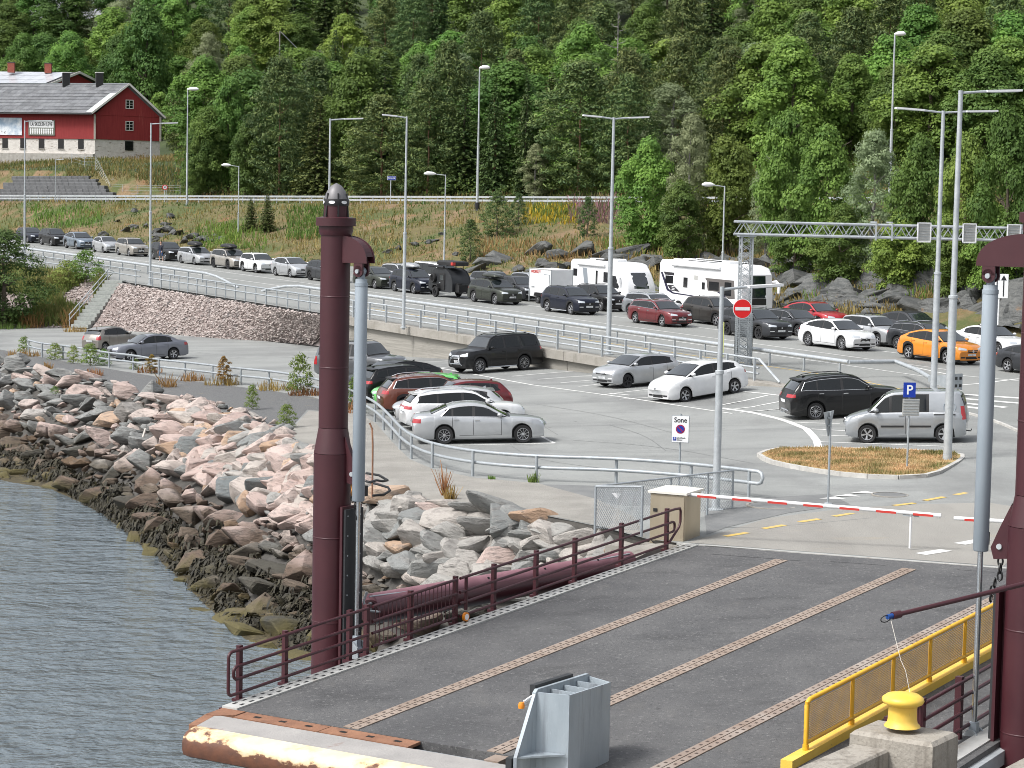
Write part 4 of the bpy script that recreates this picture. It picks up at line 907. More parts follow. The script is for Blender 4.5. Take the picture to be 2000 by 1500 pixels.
# ------------------------------------------------------------------ quay with bollard, bottom right
B0 = at(1766, 1428, 145)
qy = thing('quay_block', 'concrete mooring block with low parapets beside it', 'quay', tuple(B0), R(-34.3)+math.pi/2)   # local x along RH, -y along RW
def cham(mb, x0, x1, y0, y1, z1, z0, c=.05):
    lo = [(x0, y0, z0), (x1, y0, z0), (x1, y1, z0), (x0, y1, z0)]; mid = [(x, y, z1-c) for x, y, _ in lo]; top = [(x0+c, y0+c, z1), (x1-c, y0+c, z1), (x1-c, y1-c, z1), (x0+c, y1-c, z1)]
    mb.add(lo+mid+top, [(0, 1, 5, 4), (1, 2, 6, 5), (2, 3, 7, 6), (3, 0, 4, 7), (4, 5, 9, 8), (5, 6, 10, 9), (6, 7, 11, 10), (7, 4, 8, 11), (8, 9, 10, 11)]); return mb
cham(MB(), -.42, .42, -.60, .60, 0, -4.5).build('block', M['quay'], qy)
cham(MB(), -9, -.43, .02, .56, -.17, -4.5, .03).build('parapet', M['quay'], qy)
cham(MB(), -9, 9, -2.2, -1.6, -.30, -4.5, .03).build('parapet', M['quay'], qy); cham(MB(), -9, 9, -1.55, -1.2, -.42, -4.5, .02).build('parapet', M['quay'], qy)
bl = thing('mooring_bollard', 'yellow mushroom-headed mooring bollard with chipped paint on its concrete block', 'bollard', tuple(at(1762, 1418, 145)), 0)
q = MB(); q.lathe([(.245, 0), (.235, .02), (.205, .05), (.195, .10), (.19, .24), (.20, .285)], 32); q.build('stem', M['yellow_pale'], bl, smooth=40)
q = MB(); q.lathe([(.20, .285), (.265, .315), (.285, .35), (.275, .39), (.22, .43), (.10, .452), (.001, .456)], 32); q.build('head', mat('bollard_yellow', (.76, .50, .06), .45, var=(.78, .54, .10), vscale=3, extra=[((.34, .26, .12), 14, (1, 1, 1), .68, .72)]), bl, smooth=50)
# boom with a line
bo = thing('mooring_boom', 'slender maroon boom pole reaching in from the side over the walkway', 'boom')
T0, T1 = at(1746, 1202, 133), at(2060, 1126, 126)
q = MB(); q.tube([T0, T1], [.034, .040], 10); q.build('pole', M['maroon'], bo, smooth=50)
q = MB(); d = (T0-T1).normalized(); q.tube([T0-d*.12, T0+d*.03], .058, 10); q.build('tip_sleeve', M['maroon'], bo, smooth=50)
q = MB(); q.tube([T0+d*.02, T0+d*.13], .04, 8); q.build('tip_plug', M['blue_plastic'], bo, smooth=50)
q = MB(); a = np.linspace(0, 2*math.pi, 11); q.tube([T0+d*(.16+.10*math.cos(t))+Vector((0, 0, -.02+.05*math.sin(t))) for t in a], .008, 5); q.build('tip_loop', M['black'], bo)
rp_ = MB(); E0, E1 = T0+d*.06+Vector((0, 0, -.05)), at(1777, 1352, 143)
rp_.tube([E0, E0.lerp(E1, .3)+Vector((0, 0, -.02)), E0.lerp(E1, .55)+Vector((.0, 0, -.03)), E0.lerp(E1, .72)+Vector((.02, 0, .0)), E1], .0042, 5); tag(rp_.build('hanging_rope', M['rope']), 'thin frayed white rope hanging from the boom tip to the yellow bollard', 'rope')
# ------------------------------------------------------------------ rails, lamps, gantry, signs, barrier
def pipe_rail(name, label, pts, zf, h_tubes, r, posts, ph, pr, m='galv', pflat=None, ends=(0, 0), tube_off=0.):
    """pts: ground points along the rail; each run of tube between bends is one part, each post one part"""
    t = thing(name, label, 'railing', (float(pts[0][0]), float(pts[0][1]), zf(*pts[0][:2]))); inv = t.matrix_basis.inverted()
    P = [np.array(p[:2], float) for p in pts]
    for h in h_tubes:
        q = MB(); q.tube([(p[0], p[1], zf(*p)+h) for p in P], r, 8); o = q.build('rail', M[m], t, smooth=50); o.matrix_parent_inverse = Matrix.Translation(-t.location)
    base = None
    for p in posts:
        z = zf(p[0], p[1])
        if base is None:
            q = MB(); (q.box((0, 0, ph/2-.05), (pr*1.2, pr*2, ph+.1)) if pflat else q.tube([(0, 0, -.1), (0, 0, ph)], pr, 8)); base = q.build('post', M[m], t, smooth=50); o = base
        else: o = link('post', base.data, t)
        o.location = Vector((p[0], p[1], z))-t.location
        if pflat: o.rotation_euler = (0, 0, pflat)
    return t
galv = 'galv'
# lot rail
LP = [np.array(lot(*p)[:2]) for p in RAIL_PX]
lp = smooth_path(LP, 2)
lrail = pipe_rail('parking_railing', 'low curved two-pipe galvanised railing between the car park and the rocks', lp, lambda x, y: LOTX*x, (.80, .44), .055, LP, .82, .05, 'galv_dark')
e = lp[-1]; d = lp[-1]-lp[-4]; d /= np.linalg.norm(d); q = MB(); z = LOTX*e[0]
q.tube([(e[0]+d[0]*k, e[1]+d[1]*k, z+hh) for k, hh in ((0, .80), (.35, .80), (.47, .76), (.53, .62), (.47, .48), (.35, .44), (0, .44))], .055, 8); o = q.build('end_loop', M['galv'], lrail, smooth=50); o.matrix_parent_inverse = Matrix.Translation(-lrail.location)
e = lp[0]; d = lp[0]-lp[4]; d /= np.linalg.norm(d); q = MB(); z = LOTX*e[0]
q.tube([(e[0]+d[0]*k, e[1]+d[1]*k, z+hh) for k, hh in ((0, .80), (.2, .80), (.28, .62), (.2, .44), (0, .44))], .055, 8); o = q.build('end_loop', M['galv'], lrail, smooth=50); o.matrix_parent_inverse = Matrix.Translation(-lrail.location)
yawr = math.atan2(HV[1], HV[0])
# rail on the coping of the wall (three pipes), right run
zr3 = lambda x, y: zroad(x, y)+.03
us = np.arange(77.6, 119.5, 2.02)
wr = pipe_rail('wall_railing', 'three-pipe galvanised railing with stout posts along the retaining wall coping', [uv(77.4, NW+.18), uv(119.5, NW+.18)], zr3, (.98, .58, .32), .05, [uv(u, NW+.1) for u in us], 1.0, .055, 'galv', pflat=yawr)
a = uv(77.4, NW+.18); b = uv(75.9, NW+.18)
q = MB(); q.tube([(a[0], a[1], zr3(*a)+.98), (b[0], b[1], zr3(*b)+.08)], .055, 8); o = q.build('end_stay', M['galv'], wr); o.matrix_parent_inverse = Matrix.Translation(-wr.location)
us = np.arange(120.2, 147.5, 1.55)
pipe_rail('slope_railing', 'two-pipe galvanised railing on the road edge above the pink gravel slope', [uv(119.7, NW+.1), uv(147.2, NW+.1)], zroad, (.98, .55), .05, [uv(u, NW+.1) for u in us], .98, .045, 'galv_dark')
us = np.arange(149.4, 190, 3.1)
pipe_rail('slope_railing', 'two-pipe galvanised railing on the road edge above the steps and the big bush', [uv(148.6, NW+.0), uv(192, NW+.0)], zroad, (.98, .55), .05, [uv(u, NW) for u in us], .98, .045, 'galv_dark')
def big_rail(u0, u1, label, tail0=0, tail1=0, step=2.6):
    zz_ = lambda x, y: zroad(x, y)
    t = pipe_rail('guard_rail', label, [uv(u0, 67.05), uv(u1, 67.05)], zz_, (.72,), .10, [uv(u, 67.05) for u in np.arange(u0+.6, u1, step)], .70, .05, 'galv', pflat=yawr)
    for tail, u, s in ((tail0, u0, -1), (tail1, u1, 1)):
        if tail:
            q = MB(); pts = [(*uv(u+s*k*tail, 67.05-.15*k), 0) for k in (0, .33, .66, 1)]; hh = (.72, .60, .34, .02)
            q.tube([(p[0], p[1], zz_(p[0], p[1])+h) for p, h in zip(pts, hh)], .095, 8); o = q.build('sloped_end', M['galv'], t, smooth=60); o.matrix_parent_inverse = Matrix.Translation(-t.location)
    return t
gr = big_rail(77.8, 134.6, 'thick single-pipe guard rail between queue road and bus lane, running past the pillar', tail1=5.5)
big_rail(150.0, 215, 'thick single-pipe guard rail on the far stretch of the road by the big bush', tail0=6)
# bent end and impact terminal
pa = [uv(77.8, 67.05)]+[tuple(road(*p)[:2]) for p in ((1748, 735), (1790, 752), (1815, 767))]
q = MB(); q.tube([(p[0], p[1], zroad(*p)+h) for p, h in zip(pa, (.72, .70, .68, .66))], .10, 8); o = q.build('bent_end', M['galv'], gr, smooth=60); o.matrix_parent_inverse = Matrix.Translation(-gr.location)
te = road(1850, 772); q = MB()
A_ = Vector((pa[-1][0], pa[-1][1], te.z+.62)); B_ = te+Vector((.35, -.5, .62)); dv_ = (B_-A_).normalized(); up_ = Vector((0, 0, 1)); sdv = dv_.cross(up_)
for (c, h0) in ((A_, .10), ): pass
vv = []
for c, hh, ww in ((A_, .11, .1), (B_, .36, .26)):
    for a_, b_ in ((-1, -1), (1, -1), (1, 1), (-1, 1)): vv.append(tuple(c+sdv*ww*a_+up_*hh*b_))
q.add(vv, [(0, 1, 2, 3), (7, 6, 5, 4), (0, 4, 5, 1), (1, 5, 6, 2), (2, 6, 7, 3), (3, 7, 4, 0)]); o = q.build('terminal_head', M['galv_dark'], gr); o.matrix_parent_inverse = Matrix.Translation(-gr.location)
q = MB()
for k in (-1, 1):
    for zz2 in (-.16, .16): q.box(tuple(B_+sdv*.13*k+up_*zz2+dv_*.01), (.03, .12, .12), rz=math.atan2(dv_.y, dv_.x))
o = q.build('terminal_slots', M['black'], gr); o.matrix_parent_inverse = Matrix.Translation(-gr.location)
q = MB(); q.tube([te+Vector((.3, -.45, -.1)), te+Vector((.3, -.45, .4))], .05, 8); o = q.build('terminal_leg', M['galv'], gr); o.matrix_parent_inverse = Matrix.Translation(-gr.location)

# upper road crash barrier
ug = thing('crash_barrier', 'long galvanised crash barrier of two steel bands beside the upper road', 'crash barrier')
tt = np.arange(-40, 128, 1.82)
bp_ = lambda t: (lambda p: Vector((p[0], p[1], zupper(*p))))(UP0P+UPT*t+UPM*.6)
q = MB(); q.box((0, 0, .3), (.10, .10, .95)); pm = q.build('post', M['galv_dark'], ug); pm.location = bp_(tt[0]); pm.rotation_euler = (0, 0, math.atan2(UPT[1], UPT[0]))
for t in tt[1:]: o = link('post', pm.data, ug); o.location = bp_(t); o.rotation_euler = pm.rotation_euler
for i in range(0, len(tt)-2, 2):
    a, b = bp_(tt[i])-Vector((UPM[0], UPM[1], 0))*.08, bp_(tt[i+2])-Vector((UPM[0], UPM[1], 0))*.08; d = (b-a).normalized()
    q = MB()
    for z in (.70, .36): q.beam(a+Vector((0, 0, z)), b-d*.02+Vector((0, 0, z)), .06, .19)
    q.build('rail_band', M['galv'], ug)

# lamp posts ------------------------------------------------------------
def lamp(base, top_h, arms, label, style='flat', r=.085, group='street lamps', m='galv', split=.45):
    """arms: list of (dx, dy) ground directions times length"""
    t = thing('street_lamp', label, 'street lamp', tuple(base), 0, group)
    q = MB(); q.lathe([(r*1.15, -.1), (r*1.1, top_h*split)], 10); q.build('lower_pole', M[m], t, smooth=50)
    q = MB(); q.lathe([(r*1.3, top_h*split-.05), (r*1.3, top_h*split+.04), (r*.82, top_h*split+.06), (r*.62, top_h)], 10); q.build('upper_pole', M[m], t, smooth=50)
    q = MB(); q.lathe([(r*2.4, 0), (r*2.4, .03), (r*1.3, .06), (r*1.25, .3)], 10); q.build('base_flange', M[m], t, smooth=50)
    for (dx, dy) in arms:
        L = math.hypot(dx, dy); d = Vector((dx/L, dy/L, 0))
        if style == 'flat':
            q = MB(); q.tube([(0, 0, top_h-.08), tuple(d*(L*.45)+Vector((0, 0, top_h)))], .04, 8); q.build('arm', M[m], t, smooth=50)
            q = MB(); q.beam(d*(L*.42)+Vector((0, 0, top_h)), d*L+Vector((0, 0, top_h+.06)), .32, .07); h = q.build('lamp_head', M['white'], t)
            q = MB(); q.beam(d*(L*.52)+Vector((0, 0, top_h-.035)), d*(L*.95)+Vector((0, 0, top_h+.01)), .22, .02); q.build('lens', M['lamp_glass'], h)
        elif style == 'cobra':
            q = MB(); q.tube([(0, 0, top_h-.06), tuple(d*L*.5+Vector((0, 0, top_h+.04)))], .035, 8); q.build('arm', M[m], t, smooth=50)
            q = MB(); q.tube([d*L*.45+Vector((0, 0, top_h+.05)), d*L*.6+Vector((0, 0, top_h+.07)), d*L*.85+Vector((0, 0, top_h+.09)), d*L+Vector((0, 0, top_h+.05))], [.05, .15, .17, .06], 10); q.build('lamp_head', M['white_plastic'], t, smooth=60)
        else:
            q = MB(); q.tube([d*-.05+Vector((0, 0, top_h)), d*L*.3+Vector((0, 0, top_h+.06)), d*L*.8+Vector((0, 0, top_h+.06)), d*L+Vector((0, 0, top_h+.02))], [.07, .20, .19, .06], 10); q.build('lamp_head', M['white_plastic'], t, smooth=60)
    return t
NN = Vector((NV[0], NV[1], 0)); HH = Vector((HV[0], HV[1], 0))
ax = lambda p, px_len: px_len/scale_at(p)
def hgt(base, ytop, s=None): return (proj_y(base)-ytop)/(s or scale_at(base))
def proj_y(p): v = np.array(p)-CAMP; return 750-F*(v@UPV)/(v@FWD)
def arm(base, dpx): L = dpx/scale_at(base); return (L*1.0, L*.25 if dpx > 0 else -L*.05)
b = road(48, 500); lamp(b, hgt(b, 237), [arm(b, 50)], 'tall grey street lamp by the big bush, its arm crossing the barn banner')
b = ground(110, 452, 120); b = lane(108, 93); lamp(b, hgt(b, 312), [(1.0, .1)], 'thin short street lamp behind the first black cars of the queue', r=.06)
b = road(293, 556); lamp(b, hgt(b, 242), [arm(b, 50)], 'tall grey street lamp at the top of the stone steps')
b = far(365, 392, 243); b.z = zground(b.x, b.y); lamp(b, hgt(b, 176), [(1.2, -.1)], 'upper road street lamp just right of the red barn', 'round', r=.10)
b = lane(465, 93.3); lamp(b, hgt(b, 325), [(-1.7, -.2)], 'short street lamp with white head behind the roof-box car', 'cobra', r=.07)
b = far(932, 398, 212); b.z = zground(b.x, b.y); lb = lamp(b, hgt(b, 135), [(1.0, -.1)], 'tall upper road street lamp standing on a black base', 'round', r=.11)
q = MB(); q.lathe([(.24, 0), (.24, .7), (.16, .75)], 10); q.build('black_base', M['black'], lb)
b = lane(867, 93.2); lamp(b, hgt(b, 342), [(-1.8, -.2)], 'short street lamp with white head behind the white van', 'cobra', r=.07)
b = road(640, 622); lamp(b, hgt(b, 234), [arm(b, 62)], 'tall street lamp standing behind the left maroon pillar')
b = road(788, 640); lamp(b, hgt(b, 230), [(-1.35, -.3)], 'tall street lamp on the wall behind the grey hydraulic cylinder')
b = road(1188, 692); lamp(b, hgt(b, 232), [(-1.55, -.3), (1.75, .4)], 'tall two-armed street lamp bolted to the wall above the silver hatchback', r=.11)
b = lane(1409, 93.5); lamp(b, hgt(b, 364), [(-1.6, -.2)], 'short street lamp with white head behind the big motorhome', 'cobra', r=.08)
b = far(1740, 300, 186); b.z = zground(b.x, b.y); lamp(b, hgt(b, 70), [(.9, -.1)], 'very tall street lamp rising out of the bushes', 'round', r=.11)
b = road(1822, 790); lamp(b, hgt(b, 220), [(-2.0, -.3), (2.3, .6)], 'tall two-armed street lamp behind the grey van', r=.12)
b = lot(1850, 905); lamp(b, hgt(b, 182), [(2.05, .4)], 'tallest street lamp, one-armed, planted in the grass island', r=.125)
b = lot(1398, 996); lamp(b, hgt(b, 560), [(1.75, .75)], 'nearest street lamp with grey head, beside the barrier cabinet', r=.095, split=.62)

# gantry -------------------------------------------------------------------
gb = lane(1447, 67.0); gb = Vector((*uv(84.6, 66.2), 0)); gb.z = zroad(gb.x, gb.y)
gs = scale_at(gb); gz = proj_y(gb)
gx_ = lambda y: (gz-y)/gs+gb.z
g = thing('sign_gantry', 'galvanised lattice sign gantry spanning the queue lanes on a braced tower', 'gantry')
ztop, zbot = gx_(434), gx_(463)
gd = Vector((NV[0]*.80+.25, NV[1]*.80-.12, 0)).normalized(); gd = (far(1960, 470, 100)-far(1434, 455, 100)); 
GE = Vector((*uv(74.5, 86.5), 0)); gd = (GE-gb); gd.z = 0; gd.normalize(); gs_ = Vector((-gd.y, gd.x, 0))
LG = (GE-gb).length
tw = .27
q = MB()
for i in (-1, 1):
    for j in (-1, 1): q.beam(gb+gd*tw*i+gs_*tw*j+Vector((0, 0, -.1)), Vector((gb.x, gb.y, 0))+gd*tw*i+gs_*tw*j+Vector((0, 0, zbot)), .07, .07)
q.build('tower_legs', M['galv'], g)
q = MB(); n = 18; dz_ = (zbot-gb.z)/n
for k in range(n):
    for (o1, o2) in ((gd*tw+gs_*tw, gd*-tw+gs_*tw), (gd*tw-gs_*tw, gd*-tw-gs_*tw), (gd*tw+gs_*tw, gd*tw-gs_*tw), (gd*-tw+gs_*tw, gd*-tw-gs_*tw)):
        a, b = (o1, o2) if k % 2 else (o2, o1); p0 = Vector((gb.x, gb.y, gb.z+dz_*k)); p1 = Vector((gb.x, gb.y, gb.z+dz_*(k+1))); q.beam(p0+a, p1+b, .025, .025); q.beam(p0+b, p1+a, .025, .025)
q.build('tower_bracing', M['galv'], g)
q = MB(); q.box((gb.x, gb.y, zbot+.04), (.8, .8, .08), rz=math.atan2(gd.y, gd.x)); q.build('tower_cap', M['galv'], g)
O_ = Vector((gb.x, gb.y, 0))-gd*.55
for nm, z, sx in (('upper_chord', ztop, -1), ('upper_chord', ztop, 1), ('lower_chord', zbot+.12, -1), ('lower_chord', zbot+.12, 1)):
    q = MB(); q.tube([O_+gs_*.42*sx+Vector((0, 0, z)), O_+gd*(LG+1)+gs_*.42*sx+Vector((0, 0, z-.10))], .065, 8); q.build(nm, M['galv'], g, smooth=50)
n = int((LG+1)/.78); q = MB()
for k in range(n):
    for sx in (-1, 1):
        x0, x1, x2 = k*.78, k*.78+.39, k*.78+.78
        q.beam(O_+gd*x0+gs_*.42*sx+Vector((0, 0, zbot+.12)), O_+gd*x1+gs_*.42*sx+Vector((0, 0, ztop)), .035, .035); q.beam(O_+gd*x1+gs_*.42*sx+Vector((0, 0, ztop)), O_+gd*x2+gs_*.42*sx+Vector((0, 0, zbot+.12)), .035, .035)
    q.beam(O_+gd*k*.78-gs_*.42+Vector((0, 0, ztop)), O_+gd*k*.78+gs_*.42+Vector((0, 0, ztop)), .03, .03)
kind(q.build('truss_bracing', M['galv'], g), 'thing')
for f in (.30, .335, .62, .655): q = MB(); c = O_+gd*(LG*f); q.beam(c-gs_*.5+Vector((0, 0, ztop+.05)), c-gs_*.5+Vector((0, 0, zbot-.05)), .08, .08); q.beam(c-gs_*.5+Vector((0, 0, ztop+.1)), c+gs_*.45+Vector((0, 0, ztop+.1)), .08, .08); q.build('joint_clamp', M['galv'], g)
def gantry_x(px):
    lo, hi = 0, LG+1
    for _ in range(30):
        m = (lo+hi)/2; v = np.array(O_+gd*m+Vector((0, 0, ztop)))-CAMP
        if 1000+F*(v@RT)/(v@FWD) < px: lo = m
        else: hi = m
    return lo
for px in (1798, 1886, 1972):
    c = O_+gd*gantry_x(px)-gs_*.62; zc = (ztop+zbot)/2+.02; ang = math.atan2(gd.y, gd.x)
    sg = thing('lane_sign', {1798: 'back of the lane sign hung on the gantry, leftmost panel', 1886: 'back of the lane sign on the gantry between the tall poles and the right pillar', 1972: 'back of the lane sign on the gantry half hidden by the right pillar'}[px], 'sign', (c.x, c.y, zc), ang, 'lane signs on the gantry')
    q = MB(); q.box((0, .0, 0), (.66, .03, .86)); q.build('panel', M['plate'], sg)
    q = MB()
    for sx in (-1, 1): q.box((.32*sx, -.05, 0), (.05, .08, .96))
    for sz in (-1, 1): q.box((0, -.05, .455*sz), (.69, .08, .05))
    q.build('frame', M['white'], sg)
    q = MB()
    for k in range(6): q.box((0, -.035, -.32+.128*k), (.56, .04, .02))
    q.build('stiffener', M['galv_dark'], sg)
# mesh guard round the tower foot, on the lower 2.6 m
q = MB(); z0 = gb.z-.35; z1 = gb.z+2.5
for (o, w_) in ((gs_*-.37, gd), (gs_*.37, gd), (gd*-.37, gs_), (gd*.37, gs_)):
    for k in range(15): p = Vector((gb.x, gb.y, 0))+o+w_*(-.37+.74*k/14); q.beam(p+Vector((0, 0, z0)), p+Vector((0, 0, z1)), .012, .012)
    for k in range(30): z = z0+(z1-z0)*k/29; p = Vector((gb.x, gb.y, z))+o; q.beam(p-w_*.37, p+w_*.37, .014, .014)
q.build('mesh_guard', M['galv_dark'], g)
q = MB(); p = Vector((gb.x, gb.y, 0))-gd*1.05; q.box((p.x, p.y, gb.z+1.2), (.10, .30, 1.7), rz=math.atan2(gd.y, gd.x)); tag(q.build('height_marker', mat('pale_yellow_board', (.62, .66, .22), .5)), 'narrow pale yellow marker board beside the gantry tower', 'marker')
# no-entry sign
nd = thing('no_entry_sign', 'round red no entry sign with white bar in front of the gantry tower', 'road sign', tuple(at(1450, 603, gs*1.03)), R(12))
def disc(r, y, n=28): return [(r*math.cos(2*math.pi*k/n), y, r*math.sin(2*math.pi*k/n)) for k in range(n)]
rr = 31/gs/2*1.12
q = MB(); q.prism(disc(rr*1.08, .0), (0, .02, 0)); q.build('rim', M['sign_white'], nd)
q = MB(); q.prism(disc(rr*1.02, -.012), (0, .01, 0)); q.build('disc', M['sign_red'], nd)
q = MB(); q.box((0, -.018, 0), (rr*1.65, .01, rr*.36)); q.build('bar', M['sign_white'], nd)
q = MB(); q.beam((rr*.3, .03, -rr), (rr*.3, .03, rr), .05, .05); q.beam((rr*.3, .03, 0), (rr*.3, .5, 0), .05, .05); q.build('bracket', M['galv'], nd)

# signs ---------------------------------------------------------------------
def text(body, size, m, parent, loc, rot=(math.pi/2, 0, 0), align='CENTER', ext=.002, sx=1.):
    c = bpy.data.curves.new('lettering', 'FONT'); c.body = body; c.size = size; c.align_x = align; c.align_y = 'CENTER'; c.extrude = ext; c.offset = size*.012
    c.materials.append(m); o_ = bpy.data.objects.new('lettering', c); me = bpy.data.meshes.new_from_object(o_); bpy.data.objects.remove(o_); o = link('lettering', me, parent); o.location = loc; o.rotation_euler = rot; o.scale = (sx, 1, 1); return o
b = at(1326, 948, 71); b = lot(1326, 950); s = scale_at(b); H_ = lambda y: (proj_y(b)-y)/s
sn = thing('parking_zone_sign', 'white zone sign with a blue no-parking disc on a grey post behind the cabinet', 'road sign', tuple(b), R(-8))
q = MB(); q.tube([(0, .05, -.6), (0, .05, H_(808))], .032, 8); q.build('post', M['galv_dark'], sn, smooth=50)
zc = (H_(811)+H_(864))/2; hh = H_(811)-H_(864); ww = 33/s
q = MB(); q.box((0, .02, zc), (ww*1.05, .05, hh)); q.build('box', M['galv_dark'], sn)
q = MB(); q.box((0, -.012, zc), (ww*.98, .012, hh*.97)); pn = q.build('panel', M['sign_white'], sn)
text('Sone', hh*.26, M['sign_black'], sn, (0, -.022, zc+hh*.33), sx=.92)
q = MB(); q.prism([(x, -.022, zc+z-.0) for x, y, z in disc(ww*.27, 0)], (0, .004, 0)); q.build('ring', M['sign_purple'], sn)
q = MB(); q.prism([(x, -.027, zc+z) for x, y, z in disc(ww*.205, 0)], (0, .004, 0)); q.build('disc', M['sign_blue'], sn)
q = MB(); q.beam((-ww*.14, -.031, zc+ww*.14), (ww*.14, -.031, zc-ww*.14), .004, .035, up=(1, 0, 1)); q.build('slash', M['sign_purple'], sn)
q = MB(); q.box((-ww*.33, -.022, zc-hh*.36), (ww*.2, .006, hh*.13)); q.build('small_panel', M['sign_blue'], sn)
text('P', hh*.12, M['sign_white'], sn, (-ww*.33, -.03, zc-hh*.36)); text('på skiltede\nplasser', hh*.072, M['sign_black'], sn, (-ww*.19, -.022, zc-hh*.36), align='LEFT')
# P sign
b = lot(1772, 922); s = scale_at(b); pyb = proj_y(b); H_ = lambda y: (pyb-y)/s
ps = thing('parking_sign', 'blue square P sign above the back of a slatted panel, on the island', 'road sign', tuple(b), R(4))
q = MB(); q.tube([(0, .05, -.1), (0, .05, H_(748))], .033, 8); q.build('post', M['galv_dark'], ps, smooth=50)
q = MB(); q.box((-.02, 0, H_(761)), (24/s, .03, 29/s)); q.build('panel', M['sign_blue'], ps)
text('P', 26/s, M['sign_white'], ps, (-.02, -.02, H_(761)-.01))
q = MB(); q.box((.05, .02, H_(795)), (33/s, .03, 33/s)); q.build('lower_panel', M['plate'], ps)
q = MB()
for k in range(6): q.box((.05, -.005, H_(781+k*5.5)), (31/s, .02, .018))
q.build('stiffener', M['galv_dark'], ps)
# give-way sign seen from behind
b = lot(1617, 984); s = scale_at(b); pyb = proj_y(b); H_ = lambda y: (pyb-y)/s
yw = thing('give_way_sign', 'back of a triangular give way sign on a thin post beyond the barrier arm', 'road sign', tuple(b), R(62))
q = MB(); q.tube([(0, .0, -.1), (0, 0, H_(803))], .036, 8); q.build('post', M['galv_dark'], yw, smooth=50)
z1, z0 = H_(803), H_(852); q = MB(); q.prism([(-.42, .05, z1), (.42, .05, z1), (0.02, .05, z0), (-.02, .05, z0)], (0, .02, 0)); q.build('panel', M['galv'], yw)
q = MB(); q.box((0, .02, z1-.18), (.3, .04, .05)); q.box((0, .02, z1-.4), (.2, .04, .05)); q.build('clamp', M['galv_dark'], yw)
q = MB(); q.lathe([(.12, 0), (.12, .02), (.05, .04)], 10); q.build('foot', M['galv'], yw)
# two-arrow lane sign
b = lane(1948, 92.3); s = scale_at(b); pyb = proj_y(b); H_ = lambda y: (pyb-y)/s
tw_ = thing('lane_arrow_sign', 'tall white sign with two black up arrows on a white post', 'road sign', tuple(b), R(-10))
q = MB(); q.tube([(0, .06, -.2), (0, .06, H_(536))], .055, 8); q.build('post', M['white'], tw_, smooth=50)
ww, z0, z1 = 30/s, H_(582), H_(535); q = MB(); q.box((.05, 0, (z0+z1)/2), (ww, .04, z1-z0)); q.build('panel', M['sign_white'], tw_)
for x in (-.21*ww, .21*ww):
    q = MB(); q.box((x+.05, -.03, z0+.4*(z1-z0)), (.06, .01, .66*(z1-z0))); q.prism([(x+.05-.16, -.035, z0+.74*(z1-z0)), (x+.05+.16, -.035, z0+.74*(z1-z0)), (x+.05, -.035, z0+.95*(z1-z0))], (0, .01, 0)); q.build('arrow', M['sign_black'], tw_)
# speed limit and place name by the upper road
b = far(322, 382, 252); b.z = zground(b.x, b.y); s = scale_at(b); pyb = proj_y(b); H_ = lambda y: (pyb-y)/s
sp = thing('speed_limit_sign', 'small round 60 speed limit sign on the upper road verge', 'road sign', tuple(b), R(15))
q = MB(); q.tube([(0, .04, -.1), (0, .04, H_(362))], .05, 6); q.build('post', M['galv'], sp)
zc = H_(366); q = MB(); q.prism([(x, 0, zc+z) for x, y, z in disc(.30, 0)], (0, .03, 0)); q.build('ring', M['sign_red'], sp); q = MB(); q.prism([(x, -.01, zc+z) for x, y, z in disc(.215, 0)], (0, .01, 0)); q.build('disc', M['sign_white'], sp); text('60', .27, M['sign_black'], sp, (0, -.015, zc))
b = far(763, 380, 232); b.z = zground(b.x, b.y); s = scale_at(b); pyb = proj_y(b); H_ = lambda y: (pyb-y)/s
pn_ = thing('place_name_sign', 'small blue place name sign on a post above the crash barrier', 'road sign', tuple(b), R(8))
q = MB(); q.tube([(0, .04, -.1), (0, .04, H_(344))], .05, 6); q.build('post', M['galv'], pn_)
zc = H_(348); q = MB(); q.box((.08, 0, zc), (17/s, .03, 8/s)); q.build('border', M['sign_white'], pn_); q = MB(); q.box((.08, -.012, zc), (15.8/s, .02, 6.9/s)); q.build('panel', M['sign_blue'], pn_); text('Rørvik', 5.2/s, M['sign_white'], pn_, (.08, -.026, zc))

# barrier arms, cabinet, chain-link pen -----------------------------------------------
cb = at(1262, 1040, 76.3); 
c0 = lot(1378, 1046); c1 = lot(1260, 1026)
cw = thing('control_cabinet', 'beige brushed steel control cabinet with white lid beside the barrier', 'cabinet', tuple((c0+Vector(ramp(.9, -.75)))/2*0+Vector(at(1302, 1062, 75.5))), R(-34.3+8))
s = 75.5
q = MB(); q.box((-.0, .55, .63), (.96, 1.10, 1.30)); q.build('body', M['steel_cab'], cw)
q = MB(); q.box((0, -.008, .63), (.93, .02, 1.22)); dr = q.build('door', M['steel_cab'], cw)
q = MB(); q.box((-.33, -.026, .86), (.11, .02, .09)); q.build('lock', M['black'], dr)
q = MB(); x0, x1, y0, y1 = -.54, .54, -.06, 1.16; q.add([(x0, y0, 1.30), (x1, y0, 1.30), (x1, y1, 1.30), (x0, y1, 1.30), (x0, y0, 1.36), (x1, y0, 1.36), (x1, y1, 1.36), (x0, y1, 1.36), (-.0, y0+.45, 1.44), (0, y1-.45, 1.44)], [(0, 3, 2, 1), (0, 1, 5, 4), (1, 2, 6, 5), (2, 3, 7, 6), (3, 0, 4, 7), (4, 5, 8), (5, 6, 9, 8), (6, 7, 9), (7, 4, 8, 9)]); q.build('lid', M['cab_lid'], cw)
q = MB(); q.box((0, .55, -.45), (1.3, 1.5, .86)); q.box((-1.15, .45, -.52), (1.1, 1.1, .72)); q.build('plinth', M['concrete'], cw)
